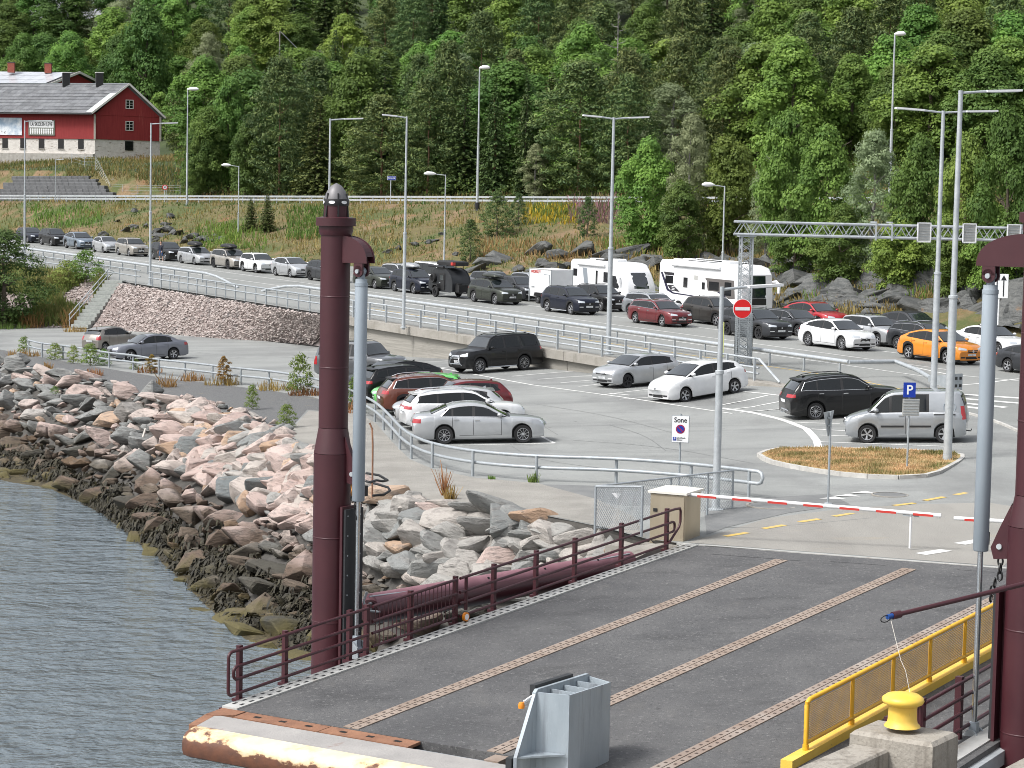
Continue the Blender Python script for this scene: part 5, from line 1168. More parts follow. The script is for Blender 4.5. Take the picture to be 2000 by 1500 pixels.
def barrier(a, b, label, nst, leg=None):
    t = thing('road_barrier', label, 'barrier', tuple(a)); inv = Matrix.Translation(-a)
    def P_(q, n, m, **k): o = q.build(n, m, t, **k); o.matrix_parent_inverse = inv
    q = MB(); q.tube([a, b], .052, 12); P_(q, 'arm', M['white'], smooth=50)
    d = (b-a); L = d.length; d.normalize()
    for k in range(nst):
        c = a+d*(L*((k+.25)/nst)); c2 = c+d*.50; q = MB(); f = Vector((CAMP[0]-c.x, CAMP[1]-c.y, 0)).normalized()
        q.beam(c+f*.046+Vector((0, 0, -.016)), c2+f*.046+Vector((0, 0, -.016)), .02, .058); P_(q, 'red_band', M['red_sticker'])
    if leg is not None:
        c = a+d*(L*leg); q = MB(); q.tube([c+Vector((0, 0, -.03)), Vector((c.x, c.y, LOTX*c.x+.05))], .03, 8); P_(q, 'support_leg', M['white'], smooth=50)
        q = MB(); q.beam(c-d*.2+Vector((0, 0, -.07)), c+d*.2+Vector((0, 0, -.07)), .06, .03); P_(q, 'leg_hinge', M['galv_dark'])
a, b = at(1345, 966, 75.6), at(1838, 1007, 78.6)
barrier(a, b, 'long white barrier arm with red reflectors reaching from the steel cabinet', 7, .885)
barrier(at(2110, 1028, 80), at(1863, 1012, 78.8), 'short stretch of barrier arm with red reflectors behind the right cylinder', 3)
e = at(2110, 1028, 80); bh = thing('barrier_housing', 'grey barrier drive housing beyond the right pillar', 'barrier', (e.x, e.y, LOTX*e.x))
q = MB(); cham(q, -.2, .2, -.25, .25, e.z-LOTX*e.x+.12, 0, .03) if 'cham' in globals() else q.box((0, 0, .55), (.4, .5, 1.1)); q.build('housing', M['galv_dark'], bh); q = MB(); q.box((0, 0, .03), (.6, .7, .1)); q.build('footing', M['concrete'], bh)
# chain link pen
cf = thing('chain_link_pen', 'low chain-link fence pen with pipe frame around the steel cabinet', 'fence', tuple(lot(1160, 1010)))
fp = [at(1161, 1032, 75), at(1252, 1034, 75.5)]; 
c_a, c_b = Vector(at(1162, 1030, 76)), Vector(at(1430, 985, 66.5)); c_m = at(1340, 968, 70); c_d = at(1252, 1034, 77.5)
inv = Matrix.Translation(-cf.location)
def fence_panel(a, b, h, name='mesh_panel'):
    L = (b-a).length; d = (b-a)/L; q = MB(); st = .10; n = int((L+h)/st)
    for k in range(n):
        x = k*st-h
        for sg in (1, -1):
            x0, x1, z0_, z1_ = x, x+h, 0., h
            if x0 < 0: z0_ = -x0; x0 = 0
            if x1 > L: z1_ = h-(x1-L); x1 = L
            if z1_-z0_ < .02: continue
            if sg < 0: z0_, z1_ = h-z0_, h-z1_
            q.beam(a+d*x0+Vector((0, 0, z0_)), a+d*x1+Vector((0, 0, z1_)), .0055, .0055)
    o = q.build(name, M['galv_dark'], cf); o.matrix_parent_inverse = inv
    q = MB(); q.tube([a+Vector((0, 0, h)), b+Vector((0, 0, h))], .028, 8); o = q.build('top_rail', M['galv'], cf); o.matrix_parent_inverse = inv
def fpost(p, h): q = MB(); q.tube([p+Vector((0, 0, -.15)), p+Vector((0, 0, h))], .034, 8); o = q.build('post', M['galv_dark'], cf, smooth=50); o.matrix_parent_inverse = inv
hF = 1.08
g0 = at(1162, 1032, 76.5); g1 = at(1253, 1036, 79.5); g2 = at(1430, 992, 68.5)
fence_panel(g0, g1, hF); gm = g0.lerp(g2, .52); gq = g0.lerp(g2, .80); fence_panel(g0, gm, hF); fence_panel(gm, gq, hF); fence_panel(gq, g2, hF)
for p in (g0, g1, gm, gq, g2): fpost(p, hF+.02)
for k, p in enumerate((g0.lerp(g1, .45),)):
    q = MB(); q.prism([p+Vector((-.12, -.02, .92)), p+Vector((.12, -.02, .90)), p+Vector((.03, -.02, .76))], (0, .012, 0)); o = q.build('small_plate', M['sign_white'], cf); o.matrix_parent_inverse = inv
# ------------------------------------------------------------------ vehicles
STY = dict(
 suv=dict(T=[(0, .47), (.012, .545), (.04, .60), (.12, .635), (.255, .675), (.40, .955), (.47, .993), (.58, 1), (.74, .985), (.87, .94), (.962, .68), (.985, .60), (1, .50)], B=[(0, .44), (.03, .56), (.10, .60), (.25, .645), (.55, .655), (.88, .70), (.97, .66), (1, .48)], cowl=.255, head=.40, rt=.872, rb=.957, wend=(.905, .862), pil=(.545, .755)),
 boxy=dict(T=[(0, .45), (.012, .53), (.04, .595), (.12, .62), (.255, .65), (.345, .94), (.40, .985), (.55, 1), (.80, .995), (.925, .965), (.975, .66), (.99, .60), (1, .50)], B=[(0, .43), (.03, .56), (.10, .59), (.25, .62), (.55, .63), (.9, .645), (.97, .64), (1, .48)], cowl=.255, head=.35, rt=.93, rb=.972, wend=(.935, .92), pil=(.50, .70)),
 hatch=dict(T=[(0, .45), (.012, .53), (.045, .59), (.12, .635), (.235, .69), (.42, .96), (.50, .998), (.60, 1), (.75, .975), (.87, .915), (.955, .70), (.983, .62), (1, .48)], B=[(0, .42), (.03, .545), (.10, .60), (.235, .66), (.55, .665), (.88, .70), (.97, .66), (1, .46)], cowl=.235, head=.42, rt=.872, rb=.95, wend=(.875, .80), pil=(.56, .76)),
 leaf=dict(T=[(0, .40), (.012, .49), (.05, .57), (.13, .64), (.235, .71), (.43, .965), (.50, .998), (.58, 1), (.76, .965), (.865, .90), (.945, .70), (.985, .60), (1, .46)], B=[(0, .38), (.03, .52), (.10, .595), (.235, .675), (.55, .675), (.86, .73), (.97, .66), (1, .44)], cowl=.235, head=.43, rt=.868, rb=.94, wend=(.86, .79), pil=(.58, .77)),
 sedan=dict(T=[(0, .42), (.012, .50), (.035, .57), (.12, .62), (.285, .665), (.445, .955), (.52, .995), (.58, 1), (.66, .98), (.735, .93), (.862, .745), (.93, .73), (.982, .705), (1, .52)], B=[(0, .40), (.03, .54), (.10, .585), (.28, .64), (.55, .665), (.85, .695), (.96, .675), (1, .48)], cowl=.285, head=.445, rt=.738, rb=.858, wend=(.785, .725), pil=(.545, .70)),
 wagon=dict(T=[(0, .43), (.012, .51), (.035, .58), (.12, .63), (.265, .67), (.42, .955), (.49, .995), (.58, 1), (.76, .98), (.885, .935), (.962, .70), (.985, .62), (1, .50)], B=[(0, .41), (.03, .55), (.10, .60), (.26, .65), (.55, .665), (.88, .70), (.97, .66), (1, .47)], cowl=.265, head=.42, rt=.888, rb=.957, wend=(.915, .865), pil=(.53, .73)),
 coupe=dict(T=[(0, .42), (.012, .50), (.04, .57), (.12, .635), (.255, .675), (.42, .955), (.49, .995), (.56, 1), (.67, .97), (.79, .89), (.93, .735), (.965, .715), (.985, .66), (1, .50)], B=[(0, .40), (.03, .54), (.10, .605), (.25, .65), (.55, .665), (.85, .715), (.96, .68), (1, .47)], cowl=.255, head=.42, rt=.80, rb=.925, wend=(.86, .77), pil=(.55, .74)),
 van=dict(T=[(0, .36), (.012, .43), (.05, .50), (.13, .565), (.205, .61), (.335, .92), (.40, .98), (.55, 1), (.85, .995), (.945, .97), (.975, .80), (.99, .58), (1, .40)], B=[(0, .34), (.03, .46), (.10, .53), (.20, .585), (.55, .60), (.9, .60), (.97, .58), (1, .38)], cowl=.205, head=.34, rt=.95, rb=.978, wend=(.70, .70), pil=(.505,)),
 bigvan=dict(T=[(0, .36), (.012, .43), (.05, .50), (.10, .54), (.145, .58), (.27, .92), (.33, .985), (.55, 1), (.9, .99), (.955, .96), (.98, .75), (.99, .55), (1, .38)], B=[(0, .34), (.03, .46), (.10, .52), (.14, .56), (.55, .57), (.9, .57), (.97, .55), (1, .36)], cowl=.145, head=.275, rt=.957, rb=.98, wend=(.93, .93), pil=(.36, .66)),
)
def paint(name, c, metal=.35):
    return mat('paint_'+name, c, .32, metal, coat=.9 if max(c) > .06 else .4, spec=.5 if max(c) > .06 else .35, var=tuple(x*.86 for x in c), vscale=1.2)
SIL = paint('silver', (.50, .515, .53), .5); BLK = paint('black', (.005, .0052, .006), 0); NAVY = paint('navy', (.008, .011, .024), .15); WHT = paint('white', (.76, .77, .78), 0); GRY = paint('grey', (.115, .122, .132), .45)
DGRY = paint('dark_grey', (.045, .048, .054), .4); BEIGE = paint('beige', (.40, .375, .335), .5); BLUEG = paint('blue_grey', (.17, .215, .265), .4); REDM = paint('dark_red', (.155, .012, .017), .35); RED2 = paint('bright_red', (.42, .012, .022), .2)
ORG = paint('orange', (.80, .27, .015), .15); GRN = paint('green', (.14, .56, .13), .05); DGRN = paint('dark_green', (.05, .056, .045), .45); BRN = paint('brown', (.052, .048, .044), .45); COP = paint('copper_brown', (.17, .050, .030), .35); LGRY = paint('light_grey', (.36, .38, .40), .5); LAV = paint('slate', (.20, .21, .245), .45); KIA = paint('warm_grey', (.27, .25, .225), .4)
WHEELS = {}
def wheel_meshes(r, w, style, dark):
    k = (r, w, style, dark)
    if k in WHEELS: return WHEELS[k]
    q = MB(); q.lathe([(r*.66, -w/2+.015), (r*.93, -w/2), (r*.985, -w/2+.03), (r, -w*.2), (r, w*.2), (r*.985, w/2-.03), (r*.93, w/2), (r*.66, w/2-.015)], 28, 'y', cap=False); o = q.build('wheel', M['tyre'], smooth=40); tm = o.data; bpy.data.objects.remove(o)
    q = MB(); q.lathe([(r*.67, -w/2+.01), (r*.67, w/2-.008), (r*.62, w/2-.004), (r*.60, w/2-.03), (r*.55, w/2-.07), (.001, w/2-.075)], 24, 'y', mi=1, cap=False)
    n = {'five': 5, 'multi': 12, 'ten': 10}[style]
    for i in range(n):
        a = 2*math.pi*i/n; wd = {'five': .17, 'multi': .055, 'ten': .075}[style]*r
        for dlt in ((-.12, .12) if style == 'five' else (0,)):
            c, s = math.cos(a+dlt), math.sin(a+dlt); c0, s0 = math.cos(a), math.sin(a)
            q.beam((r*.10*c0, w/2-.035, r*.10*s0), (r*.63*c, w/2-.012, r*.63*s), wd*.62, .02, up=(0, 1, 0))
    q.lathe([(.001, w/2-.01), (r*.14, w/2-.014), (r*.15, w/2-.05)], 12, 'y'); q.lathe([(r*.60, w/2-.01), (r*.655, w/2-.004), (r*.67, w/2-.01), (r*.67, w/2-.03)], 24, 'y', cap=False)
    o = q.build('rim', [M['rim_dark'] if dark else M['rim'], M['black']], smooth=40); rm = o.data; bpy.data.objects.remove(o)
    WHEELS[k] = (tm, rm); return WHEELS[k]
class CarShape:
    def __init__(s, P):
        S = STY[P['style']]; s.S = S; s.L, s.W, s.H = P['L'], P['W'], P['H']; s.cl = P.get('cl', .19); s.rw = P.get('rw', .33)
        s.wb = P.get('wb', s.L*.60); s.xf = s.L/2-P.get('fo', s.L*.19); s.xr = s.xf-s.wb; s.Ra = s.rw+.055
        s.tx = np.array([p[0] for p in S['T']]); s.tz = np.array([p[1] for p in S['T']]); s.bx = np.array([p[0] for p in S['B']]); s.bz = np.array([p[1] for p in S['B']])
        s.tum = P.get('tum', .34); s.bowf = P.get('bow', .15)
    def fx(s, x): return (s.L/2-x)/s.L
    def prof(s, f, xs, zs):
        w = min(.016, f*.9+.0005, (1-f)*.9+.0005); return float(np.mean(np.interp(np.clip(np.array([f-w, f-w/2, f, f+w/2, f+w]), 0, 1), xs, zs)))
    def ring(s, x):
        f = s.fx(x); H = s.H; T = s.prof(f, s.tx, s.tz)*H; B = min(s.prof(f, s.bx, s.bz)*H, T-.012)
        w = s.W/2*(1-.17*(max(0, .13-f)/.13)**2-.12*(max(0, f-.88)/.12)**2)
        zb = s.cl+.06*max(0, (.05-f)/.05)+.10*max(0, (f-.94)/.06)
        for xa in (s.xf, s.xr):
            d = abs(x-xa)
            if d < s.Ra: zb = max(zb, s.rw+math.sqrt(max(0, s.Ra**2-d*d)))
        zb = min(zb, B-.06); h = B-zb; hc = max(0, T-B)
        g = max(0.001, hc-.02); rail = min(.075, .35*g); yb = w*.93; yr = yb-g*s.tum
        pts = [(w*.93, zb), (w*.985, zb+.10*h), (w, zb+.42*h), (w*.992, zb+.74*h), (w*.975, zb+.93*h), (w*.945, B), (yb, B+.012), (yb+(yr-yb)*((g-rail)/g), T-rail-.008), (yr-.03, T-.008), (max(.05, (yr-.03)*.6), T+.012), (0, T+.022)]
        bow = s.bowf*(1-sst(f/.45))-.11*sst((f-.72)/.28)
        return [(x+bow*(1-min(1, y/w)**2)-(bow*.5 if f < .5 else bow*.5), y, z) for y, z in pts]
    def side(s, x, t, sg=1, off=.006):        # point on the side glass
        r = s.ring(x); a, b = Vector(r[6]), Vector(r[7]); p = a.lerp(b, t); return Vector((p.x, (p.y+off)*sg, p.z))
    def top(s, x, c, off=.016):               # c -1..1 across windscreen / rear window
        r = s.ring(x); y8 = r[8][1]; y = abs(c)*y8
        a, b = (r[10], r[9]) if y <= r[9][1] else (r[9], r[8]); k = (y-a[1])/(b[1]-a[1]+1e-9); k = min(1, max(0, k))
        p = Vector(a).lerp(Vector(b), k); return Vector((p.x, y if c > 0 else -y, p.z+off))
def grid_part(fn, nu, nv, name, m, parent, skirt=None, sm=40):
    q = MB(); P = [[fn(i/(nu-1), j/(nv-1)) for j in range(nv)] for i in range(nu)]
    if any(p is None for r in P for p in r): return None
    q.v = [tuple(p) for r in P for p in r]
    for i in range(nu-1):
        for j in range(nv-1): q.f.append((i*nv+j, (i+1)*nv+j, (i+1)*nv+j+1, i*nv+j+1)); q.mi.append(0)
    if skirt is not None:
        bd = [i*nv for i in range(nu)]+[(nu-1)*nv+j for j in range(1, nv)]+[i*nv+nv-1 for i in range(nu-2, -1, -1)]+[j for j in range(nv-2, 0, -1)]
        o = len(q.v); q.v += [tuple(Vector(q.v[b])+skirt(Vector(q.v[b]))) for b in bd]; n = len(bd)
        for k in range(n): q.f.append((bd[k], bd[(k+1) % n], o+(k+1) % n, o+k)); q.mi.append(0)
    return q.build(name, m, parent, smooth=sm)
def place_mx(p, fwd, zf):
    f = Vector((fwd[0], fwd[1], 0)).normalized(); e = .8
    nx = -(zf(p[0]+e, p[1])-zf(p[0]-e, p[1]))/(2*e); ny = -(zf(p[0], p[1]+e)-zf(p[0], p[1]-e))/(2*e); up = Vector((nx, ny, 1)).normalized()
    f = (f-up*f.dot(up)).normalized(); l = up.cross(f)
    return Matrix(((f.x, l.x, up.x, p[0]), (f.y, l.y, up.y, p[1]), (f.z, l.z, up.z, zf(p[0], p[1])), (0, 0, 0, 1)))
def car(label, P, mx, col, cat='car', name='parked_car', group=None):
    t = thing(name, label, cat, mx=mx, group=group); s = CarShape(P); S = s.S; L, W, H = s.L, s.W, s.H
    xs = set(np.linspace(-L/2, L/2, int(L/.115)).round(4))
    for xa in (s.xf, s.xr):
        xs = {x for x in xs if abs(abs(x-xa)-s.Ra) > .03}
        for a in np.linspace(0, math.pi, 11): xs.add(round(xa+s.Ra*math.cos(a), 4))
        xs.add(round(xa-s.Ra-.006, 4)); xs.add(round(xa+s.Ra+.006, 4))
    for e in (.012, .03, .05): xs.add(L/2-e); xs.add(-L/2+e)
    for f in (S['cowl'], S['head'], S['rt'], S['rb']): xs.add(L/2-f*L)
    xs = sorted(x for x in xs if -L/2 <= x <= L/2); q = MB(); K = 11; n = len(xs)
    trim = P.get('clad', False); xw0, xw1 = L/2-(S['cowl']-.005)*L, L/2-S['wend'][0]*L
    for x in xs:
        r = s.ring(x); q.v += r; q.v += [(a, -b, c) for a, b, c in r]
    def mi(i, j):
        xm = (xs[i]+xs[i+1])/2; f = s.fx(xm)
        if trim and (j == 0 or (j == 1 and min(abs(xm-s.xf), abs(xm-s.xr)) < s.Ra+.02)): return 1
        if j == 6 and S['cowl'] < f < (S['wend'][0]+S['wend'][1])/2: return 1
        if j in (8, 9) and (S['cowl']-.01 < f < S['head'] or S['rt'] < f < S['rb']): return 1
        if P.get('roof') and j >= 8 and S['head'] < f < S['rt']: return 1
        return 0
    for i in range(n-1):
        for j in range(K-1):
            a, b, c, d = i*2*K+j, (i+1)*2*K+j, (i+1)*2*K+j+1, i*2*K+j+1
            q.f.append((a, d, c, b)); q.mi.append(mi(i, j)); q.f.append((a+K, b+K, c+K, d+K)); q.mi.append(mi(i, j))
    for i, rev in ((0, 0), (n-1, 1)):
        lp = [i*2*K+j for j in range(K)]+[i*2*K+K+j for j in range(K-1, -1, -1)]; q.f.append(tuple(lp[::-1] if rev else lp)); q.mi.append(0)
    body = q.build('body', [col, M['black']], t, smooth=33)
    bv = BVHTree.FromPolygons([Vector(v) for v in q.v], q.f)
    # underbody
    ub = MB(); ub.box((0, 0, s.cl+.16), (L-.5, W-.52, .34)); ub.box((0, 0, .44), (L-.75, W-.1, .22)) if False else None
    for xa in (s.xf, s.xr): ub.box((xa, 0, .5), (s.Ra*1.9, W-.54, .5))
    ub.box(((s.xf+s.xr)/2, 0, s.cl+.10), (s.wb-2*s.Ra, W-.16, .18)); ub.build('underbody', M['black'], t)
    # glass
    X = lambda f: L/2-f*L
    def top_pane(nm, f0, f1, c):
        grid_part(lambda u, v: s.top(X(f0+(f1-f0)*v), -c+2*c*u), 11, 10, nm, M['glass'], t)
    top_pane('windscreen', S['cowl']+.006, S['head']-.008, .95); top_pane('rear_window', S['rt']+.006, S['rb']-.004, .92)
    f0, fe = S['cowl']+.03, S['wend']
    cuts = [(f0, f0)]+[(p, p) for p in S['pil']]+[fe]
    if P['style'] == 'van': cuts = [(f0, f0), (.385, .385), (.68, .68)]
    for sg in (1, -1):
        for (a, b) in zip(cuts, cuts[1:]):
            g = .008
            grid_part(lambda u, v: s.side(X((a[0]+(g if a != cuts[0] else 0))+((b[0]-g)-(a[0]+g))*u) if v < .5 else X((a[1]+(g if a != cuts[0] else 0))+((b[1]-g)-(a[1]+g))*u), .07+.88*v, sg), 10, 2, 'side_window', M['side_glass'], t)
    if P.get('chrome'):
        for sg in (1, -1):
            q2 = MB(); pts = [s.side(X(f), .02, sg, .012) for f in np.linspace(fe[0], f0, 12)]; pts2 = [s.side(X(f), .98, sg, .012) for f in np.linspace(f0, fe[1], 12)]
            q2.tube(pts+pts2+[pts[0]], .011, 5); q2.build('window_trim', M['chrome_trim'], t)
    # patches on the nose and tail, laid on the skin
    def radial(xc, a0, a1, z0, z1, na, nz_, nm, m, off=.008, par=t):
        def fn(u, v):
            a = R(a0+(a1-a0)*u); zl = z0[0]+(z0[1]-z0[0])*u if isinstance(z0, tuple) else z0; zh = z1[0]+(z1[1]-z1[0])*u if isinstance(z1, tuple) else z1
            z = (zl+(zh-zl)*v)*H; d = Vector((math.cos(a), math.sin(a), 0))
            for _ in range(8):
                h = bv.ray_cast(Vector((xc, 0, z)), d)
                if h[0] is not None: return h[0]+d*off
                z -= .015
            return None
        c = Vector((xc, 0, 0))
        return grid_part(fn, na, nz_, nm, m, par, skirt=lambda p: (c-Vector((p.x, p.y, 0))).normalized()*.03)
    xc, xr_ = L/2-1.0, -L/2+1.0; hz = P.get('lz', (.455, .53)); k = W/1.85
    for sg in (1, -1):
        radial(xc, sg*21*k, sg*43*k, (hz[0]+.01, hz[0]+.022), (hz[1]-.012, hz[1]+.03), 9, 4, 'headlight', M['lamp_glass'])
        radial(xc, sg*23*k, sg*36*k, .22, .265, 5, 3, 'fog_lamp_bay', M['black'])
        if P.get('drl'): radial(xc, sg*25*k, sg*38*k, .30, .325, 5, 2, 'running_light', M['sign_white'], .012)
    gz = P.get('grille', (.36, .475)); gm_ = P.get('gmat', 'black')
    if gz: radial(xc, -18*k, 18*k, gz[0], gz[1], 11, 4, 'grille', M[gm_])
    radial(xc, -21*k, 21*k, .19, .265, 11, 3, 'lower_grille', M['black'])
    radial(xc, -14, 14, .29 if not P.get('pz') else P['pz'], .36 if not P.get('pz') else P['pz']+.07, 7, 2, 'number_plate', M['flagwhite'], .016)
    if P.get('badge', 1):
        h = bv.ray_cast(Vector((xc, 0, .435*H)), Vector((1, 0, 0)))
        if h[0]: qb = MB(); qb.lathe([(.001, .02), (.055, .012), (.06, -.02)], 12, 'x', tuple(h[0])); qb.build('emblem', M['chrome_trim'], t, smooth=40)
    tz = P.get('tz', (.555, .635)); ta = P.get('ta', (26, 50))
    for sg in (1, -1): radial(xr_, 180-sg*ta[0]*k, 180-sg*ta[1]*k, tz[0], tz[1], 9, 4, 'tail_light', M['lamp_red'])
    if P.get('lightbar'): radial(xr_, 180-24*k, 180+24*k, tz[1]-.035, tz[1], 11, 2, 'light_bar', M['lamp_red'])
    radial(xr_, 180-14, 180+14, P.get('rpz', .42), P.get('rpz', .42)+.075, 7, 2, 'number_plate', M['flagwhite'], .014)
    radial(xr_, 180-30*k, 180+30*k, .17, .27, 11, 3, 'rear_bumper_trim', M['black'])
    # doors: recessed seams, handles
    def skin(x, z, sg, off): 
        h = bv.ray_cast(Vector((x, sg*W, z)), Vector((0, -sg, 0))); return None if h[0] is None else h[0]+Vector((0, sg*off, 0))
    seams = [S['cowl']+.05]+list(S['pil'][:2]); 
    for sg in (1, -1):
        qs = MB()
        for f in seams:
            z0, z1 = s.cl+.12, s.ring(X(f))[5][2]-.005
            if abs(X(f)-s.xr) < s.Ra+.02: z0 = s.rw+math.sqrt(max(0, s.Ra**2-(X(f)-s.xr)**2))+.05
            pts = [skin(X(f), z0+(z1-z0)*i/7, sg, .002) for i in range(8)]
            if all(pts): qs.tube(pts, .007, 4)
        za = s.cl+.13; pts = [skin(X(seams[0])+(X(seams[-1])-X(seams[0]))*i/7*.86, za, sg, .002) for i in range(8)]
        if all(pts): qs.tube(pts, .007, 4)
        if qs.v: qs.build('door_seam', M['black'], t)
        for f in list(S['pil'][:2]):
            zz2 = s.ring(X(f))[5][2]-.11; p = skin(X(f)+.14, zz2, sg, .012)
            if p: qh = MB(); qh.box(p, (.19, .03, .035)); qh.build('door_handle', col if not P.get('chrome') else M['chrome_trim'], t)
        if P.get('side_trim'):
            for fa, fb in ((S['cowl']+.10, .49), (.53, .71)):
                grid_part(lambda u, v: skin(X(fa+(fb-fa)*u), H*(.315+.035*v), sg, .012) or Vector((X(fa+(fb-fa)*u), sg*W/2, H*.33)), 8, 2, 'rubbing_strip', M['black'], t, skirt=lambda p: Vector((0, -sg*.03, 0)))
        if trim and P.get('skid'):
            q3 = MB(); p0 = skin(s.xr+s.Ra+.05, s.cl+.03, sg, .0); p1 = skin(s.xf-s.Ra-.05, s.cl+.03, sg, .0)
            if p0 and p1: q3.tube([p0, p1], .03, 6); q3.build('side_step', M['chrome_trim'], t)
        mp = s.side(X(S['cowl']+.055), .0, sg, .0); qm = MB()
        qm.lathe([(.03, -.10), (.085, -.06), (.10, 0), (.085, .06), (.03, .09)], 10, 'y', (mp.x-.02, mp.y+sg*.13, mp.z+.10)); qm.v = [(mp.x-.02+(a-(mp.x-.02))*1.05, b, mp.z+.10+(c-(mp.z+.10))*.75) for a, b, c in qm.v]; m_ = qm.build('mirror', P.get('mirror', col), t, smooth=60)
        q4 = MB(); q4.beam((mp.x, mp.y-sg*.03, mp.z+.03), (mp.x-.02, mp.y+sg*.08, mp.z+.06), .05, .04); q4.build('mirror_stalk', M['black'], m_)
    # wheels
    wt = P.get('tw', .225); tm, rm = wheel_meshes(round(s.rw, 3), wt, P.get('rims', 'five'), P.get('rdark', False))
    for xa in (s.xf, s.xr):
        for sg in (1, -1):
            o = link('wheel', tm, t); o.location = (xa, sg*(W/2-.035-wt/2), s.rw); o.rotation_euler = (0, random.uniform(0, 1.2), 0 if sg > 0 else math.pi)
            link('rim', rm, o)
    # roof gear
    zr_ = lambda f: s.ring(X(f))[8][2]
    if P.get('rails'):
        for sg in (1, -1):
            yr_ = s.ring(X(.6))[8][1]; ff = np.linspace(S['head']+.03, min(S['rt']-.03, .86), 8); qr = MB()
            pts = [Vector((X(f), sg*s.ring(X(f))[8][1]*.98, zr_(f)+(.055 if 0 < i < 7 else 0.0))) for i, f in enumerate(ff)]; qr.tube(pts, .018, 6); qr.build('roof_rail', M['black'] if P['rails'] == 'b' else M['chrome_trim'], t, smooth=60)
    if P.get('fin', 1): f = S['rt']-.06; qf = MB(); zt = s.ring(X(f))[10][2]; qf.prism([(X(f)+.08, -.012, zt-.01), (X(f)-.10, -.012, zt-.02), (X(f)-.09, -.012, zt+.065)], (0, .024, 0)); qf.build('roof_fin', col, t)
    if P.get('spoiler'):
        f = S['rt']; qf = MB(); y8 = s.ring(X(f))[8][1]; z = s.ring(X(f))[9][2]; qf.prism([(X(f)+.10, -y8*.95, z), (X(f)+.10, y8*.95, z), (X(f)-.16, y8*.86, z-.03), (X(f)-.16, -y8*.86, z-.03)], (0, 0, .03)); qf.build('spoiler', P['spoiler'], t)
    if P.get('bars'):
        for f in (.52, .68): qb = MB(); y8 = s.ring(X(f))[8][1]; z = s.ring(X(f))[10][2]; qb.tube([(X(f), -y8, z-.02), (X(f), -y8*.9, z+.07), (X(f), y8*.9, z+.07), (X(f), y8, z-.02)], .022, 6); qb.build('roof_bar', M['black'], t)
    return t, s, bv
def roof_box(label, t, s, m, L=2.0, W=.82, hh=.38, f=.56, dz=.08, sport=.0):
    X = s.L/2-f*s.L; z = s.ring(X)[10][2]+dz
    o = thing('roof_box', label, 'roof box', mx=t.matrix_world @ Matrix.Translation((X, -.05, z)))
    q = MB(); n, k = 13, 14; prof = []
    for i in range(n):
        u = i/(n-1)*2-1; e = (1-abs(u)**4)**.5 if abs(u) < 1 else 0; e = max(e, .12); up = hh*(.55+.45*(1-abs(u)**2.2))*(1-.25*max(0, u)*sport)
        for j in range(k):
            a = 2*math.pi*j/k; c, sn_ = math.cos(a), math.sin(a); y = W/2*e**.5*abs(c)**.6*(1 if c > 0 else -1); zz2 = (up*.72 if sn_ > 0 else hh*.28)*abs(sn_)**.75*(1 if sn_ > 0 else -1)*e**.6
            prof.append((u*L/2, y, hh*.28+zz2))
    q.v = prof
    for i in range(n-1):
        for j in range(k): q.f.append((i*k+j, i*k+(j+1) % k, (i+1)*k+(j+1) % k, (i+1)*k+j)); q.mi.append(0)
    q.f += [tuple(range(k))[::-1], tuple(range((n-1)*k, n*k))]; q.mi += [0, 0]; q.build('shell', m, o, smooth=50)
    for x in (-.4, .4): q = MB(); q.tube([(x, -.62, -.06), (x, .62, -.06)], .022, 6); q.build('bar', M['black'], o)
    return o
FQ = (-HV[0], -HV[1])                                # direction the queue faces
def queue_mx(P, wheel, pt=None):
    """put the right-hand front (or rear) wheel of a queueing car on a road point"""
    s = CarShape(P); x = s.xf if wheel == 'f' else s.xr; f = np.array(FQ); r = np.array([f[1], -f[0]])
    c = np.array(pt[:2])-f*x-r*(s.W/2-.03); return place_mx(c, FQ, zroad)
def two_point(P, rear, front, left):
    """near-side rear and front wheel contacts seen in the photo; left: the near side is the car's left"""
    s = CarShape(P); sw = rear[1] > front[1]; A, O = (rear, front) if sw else (front, rear); a0 = np.array(lot_z(*A)[:2]); best = None
    for k in range(720):                               # heading that puts the other wheel, one wheelbase away, at its column
        th = k*math.pi/360; dr = np.array([math.cos(th), math.sin(th)]); e = a0+dr*s.wb; v = np.array([e[0], e[1], zlot(*e)])-CAMP; z = v@FWD
        c = abs(1000+F*(v@RT)/z-O[0])+.6*abs(750-F*(v@UPV)/z-O[1])
        if np.hypot(*e) > np.hypot(*a0)-.3 and (best is None or c < best[0]): best = (c, dr, e)
    f = best[1] if sw else -best[1]; a, b = a0, best[2]; side = np.array([-f[1], f[0]])*(1 if left else -1)
    mid = (a+b)/2-side*(s.W/2-.03); c = mid-f*(s.xf+s.xr)/2; return place_mx(c, f, zlot)
def lot_z(px, py): return ground(px, py)
D = lambda style, L, W, H, **k: dict(style=style, L=L, W=W, H=H, **k)
QG = 'cars queueing for the ferry'
N1, N2, N3 = 77.15, 81.1, 85.0
def q1(label, P, col, px, wheel='f', n=N1, **k): return car(label, P, queue_mx(P, wheel, lane(px, n)), col, name='queued_car', group=QG, **k)
sv = dict(clad=True, rails='b')
q1('dark navy estate car, first in the queue, half behind the big bush', D('wagon', 4.75, 1.83, 1.50, rims='ten', rails='b'), NAVY, 53)
q1('black SUV with a light panel roof, second from the bush in the queue', D('suv', 4.65, 1.80, 1.68, rw=.345, **sv), BLK, 99)
q1('blue-grey electric SUV between the black SUV and a small silver hatchback', D('coupe', 4.6, 1.86, 1.63, rw=.36, clad=True, rails='b', drl=1, rims='five', chrome=1), BLUEG, 148)
q1('tiny silver city car in the far queue', D('leaf', 3.6, 1.65, 1.50, rw=.29, rims='multi', wb=2.42, fo=.62), SIL, 201)
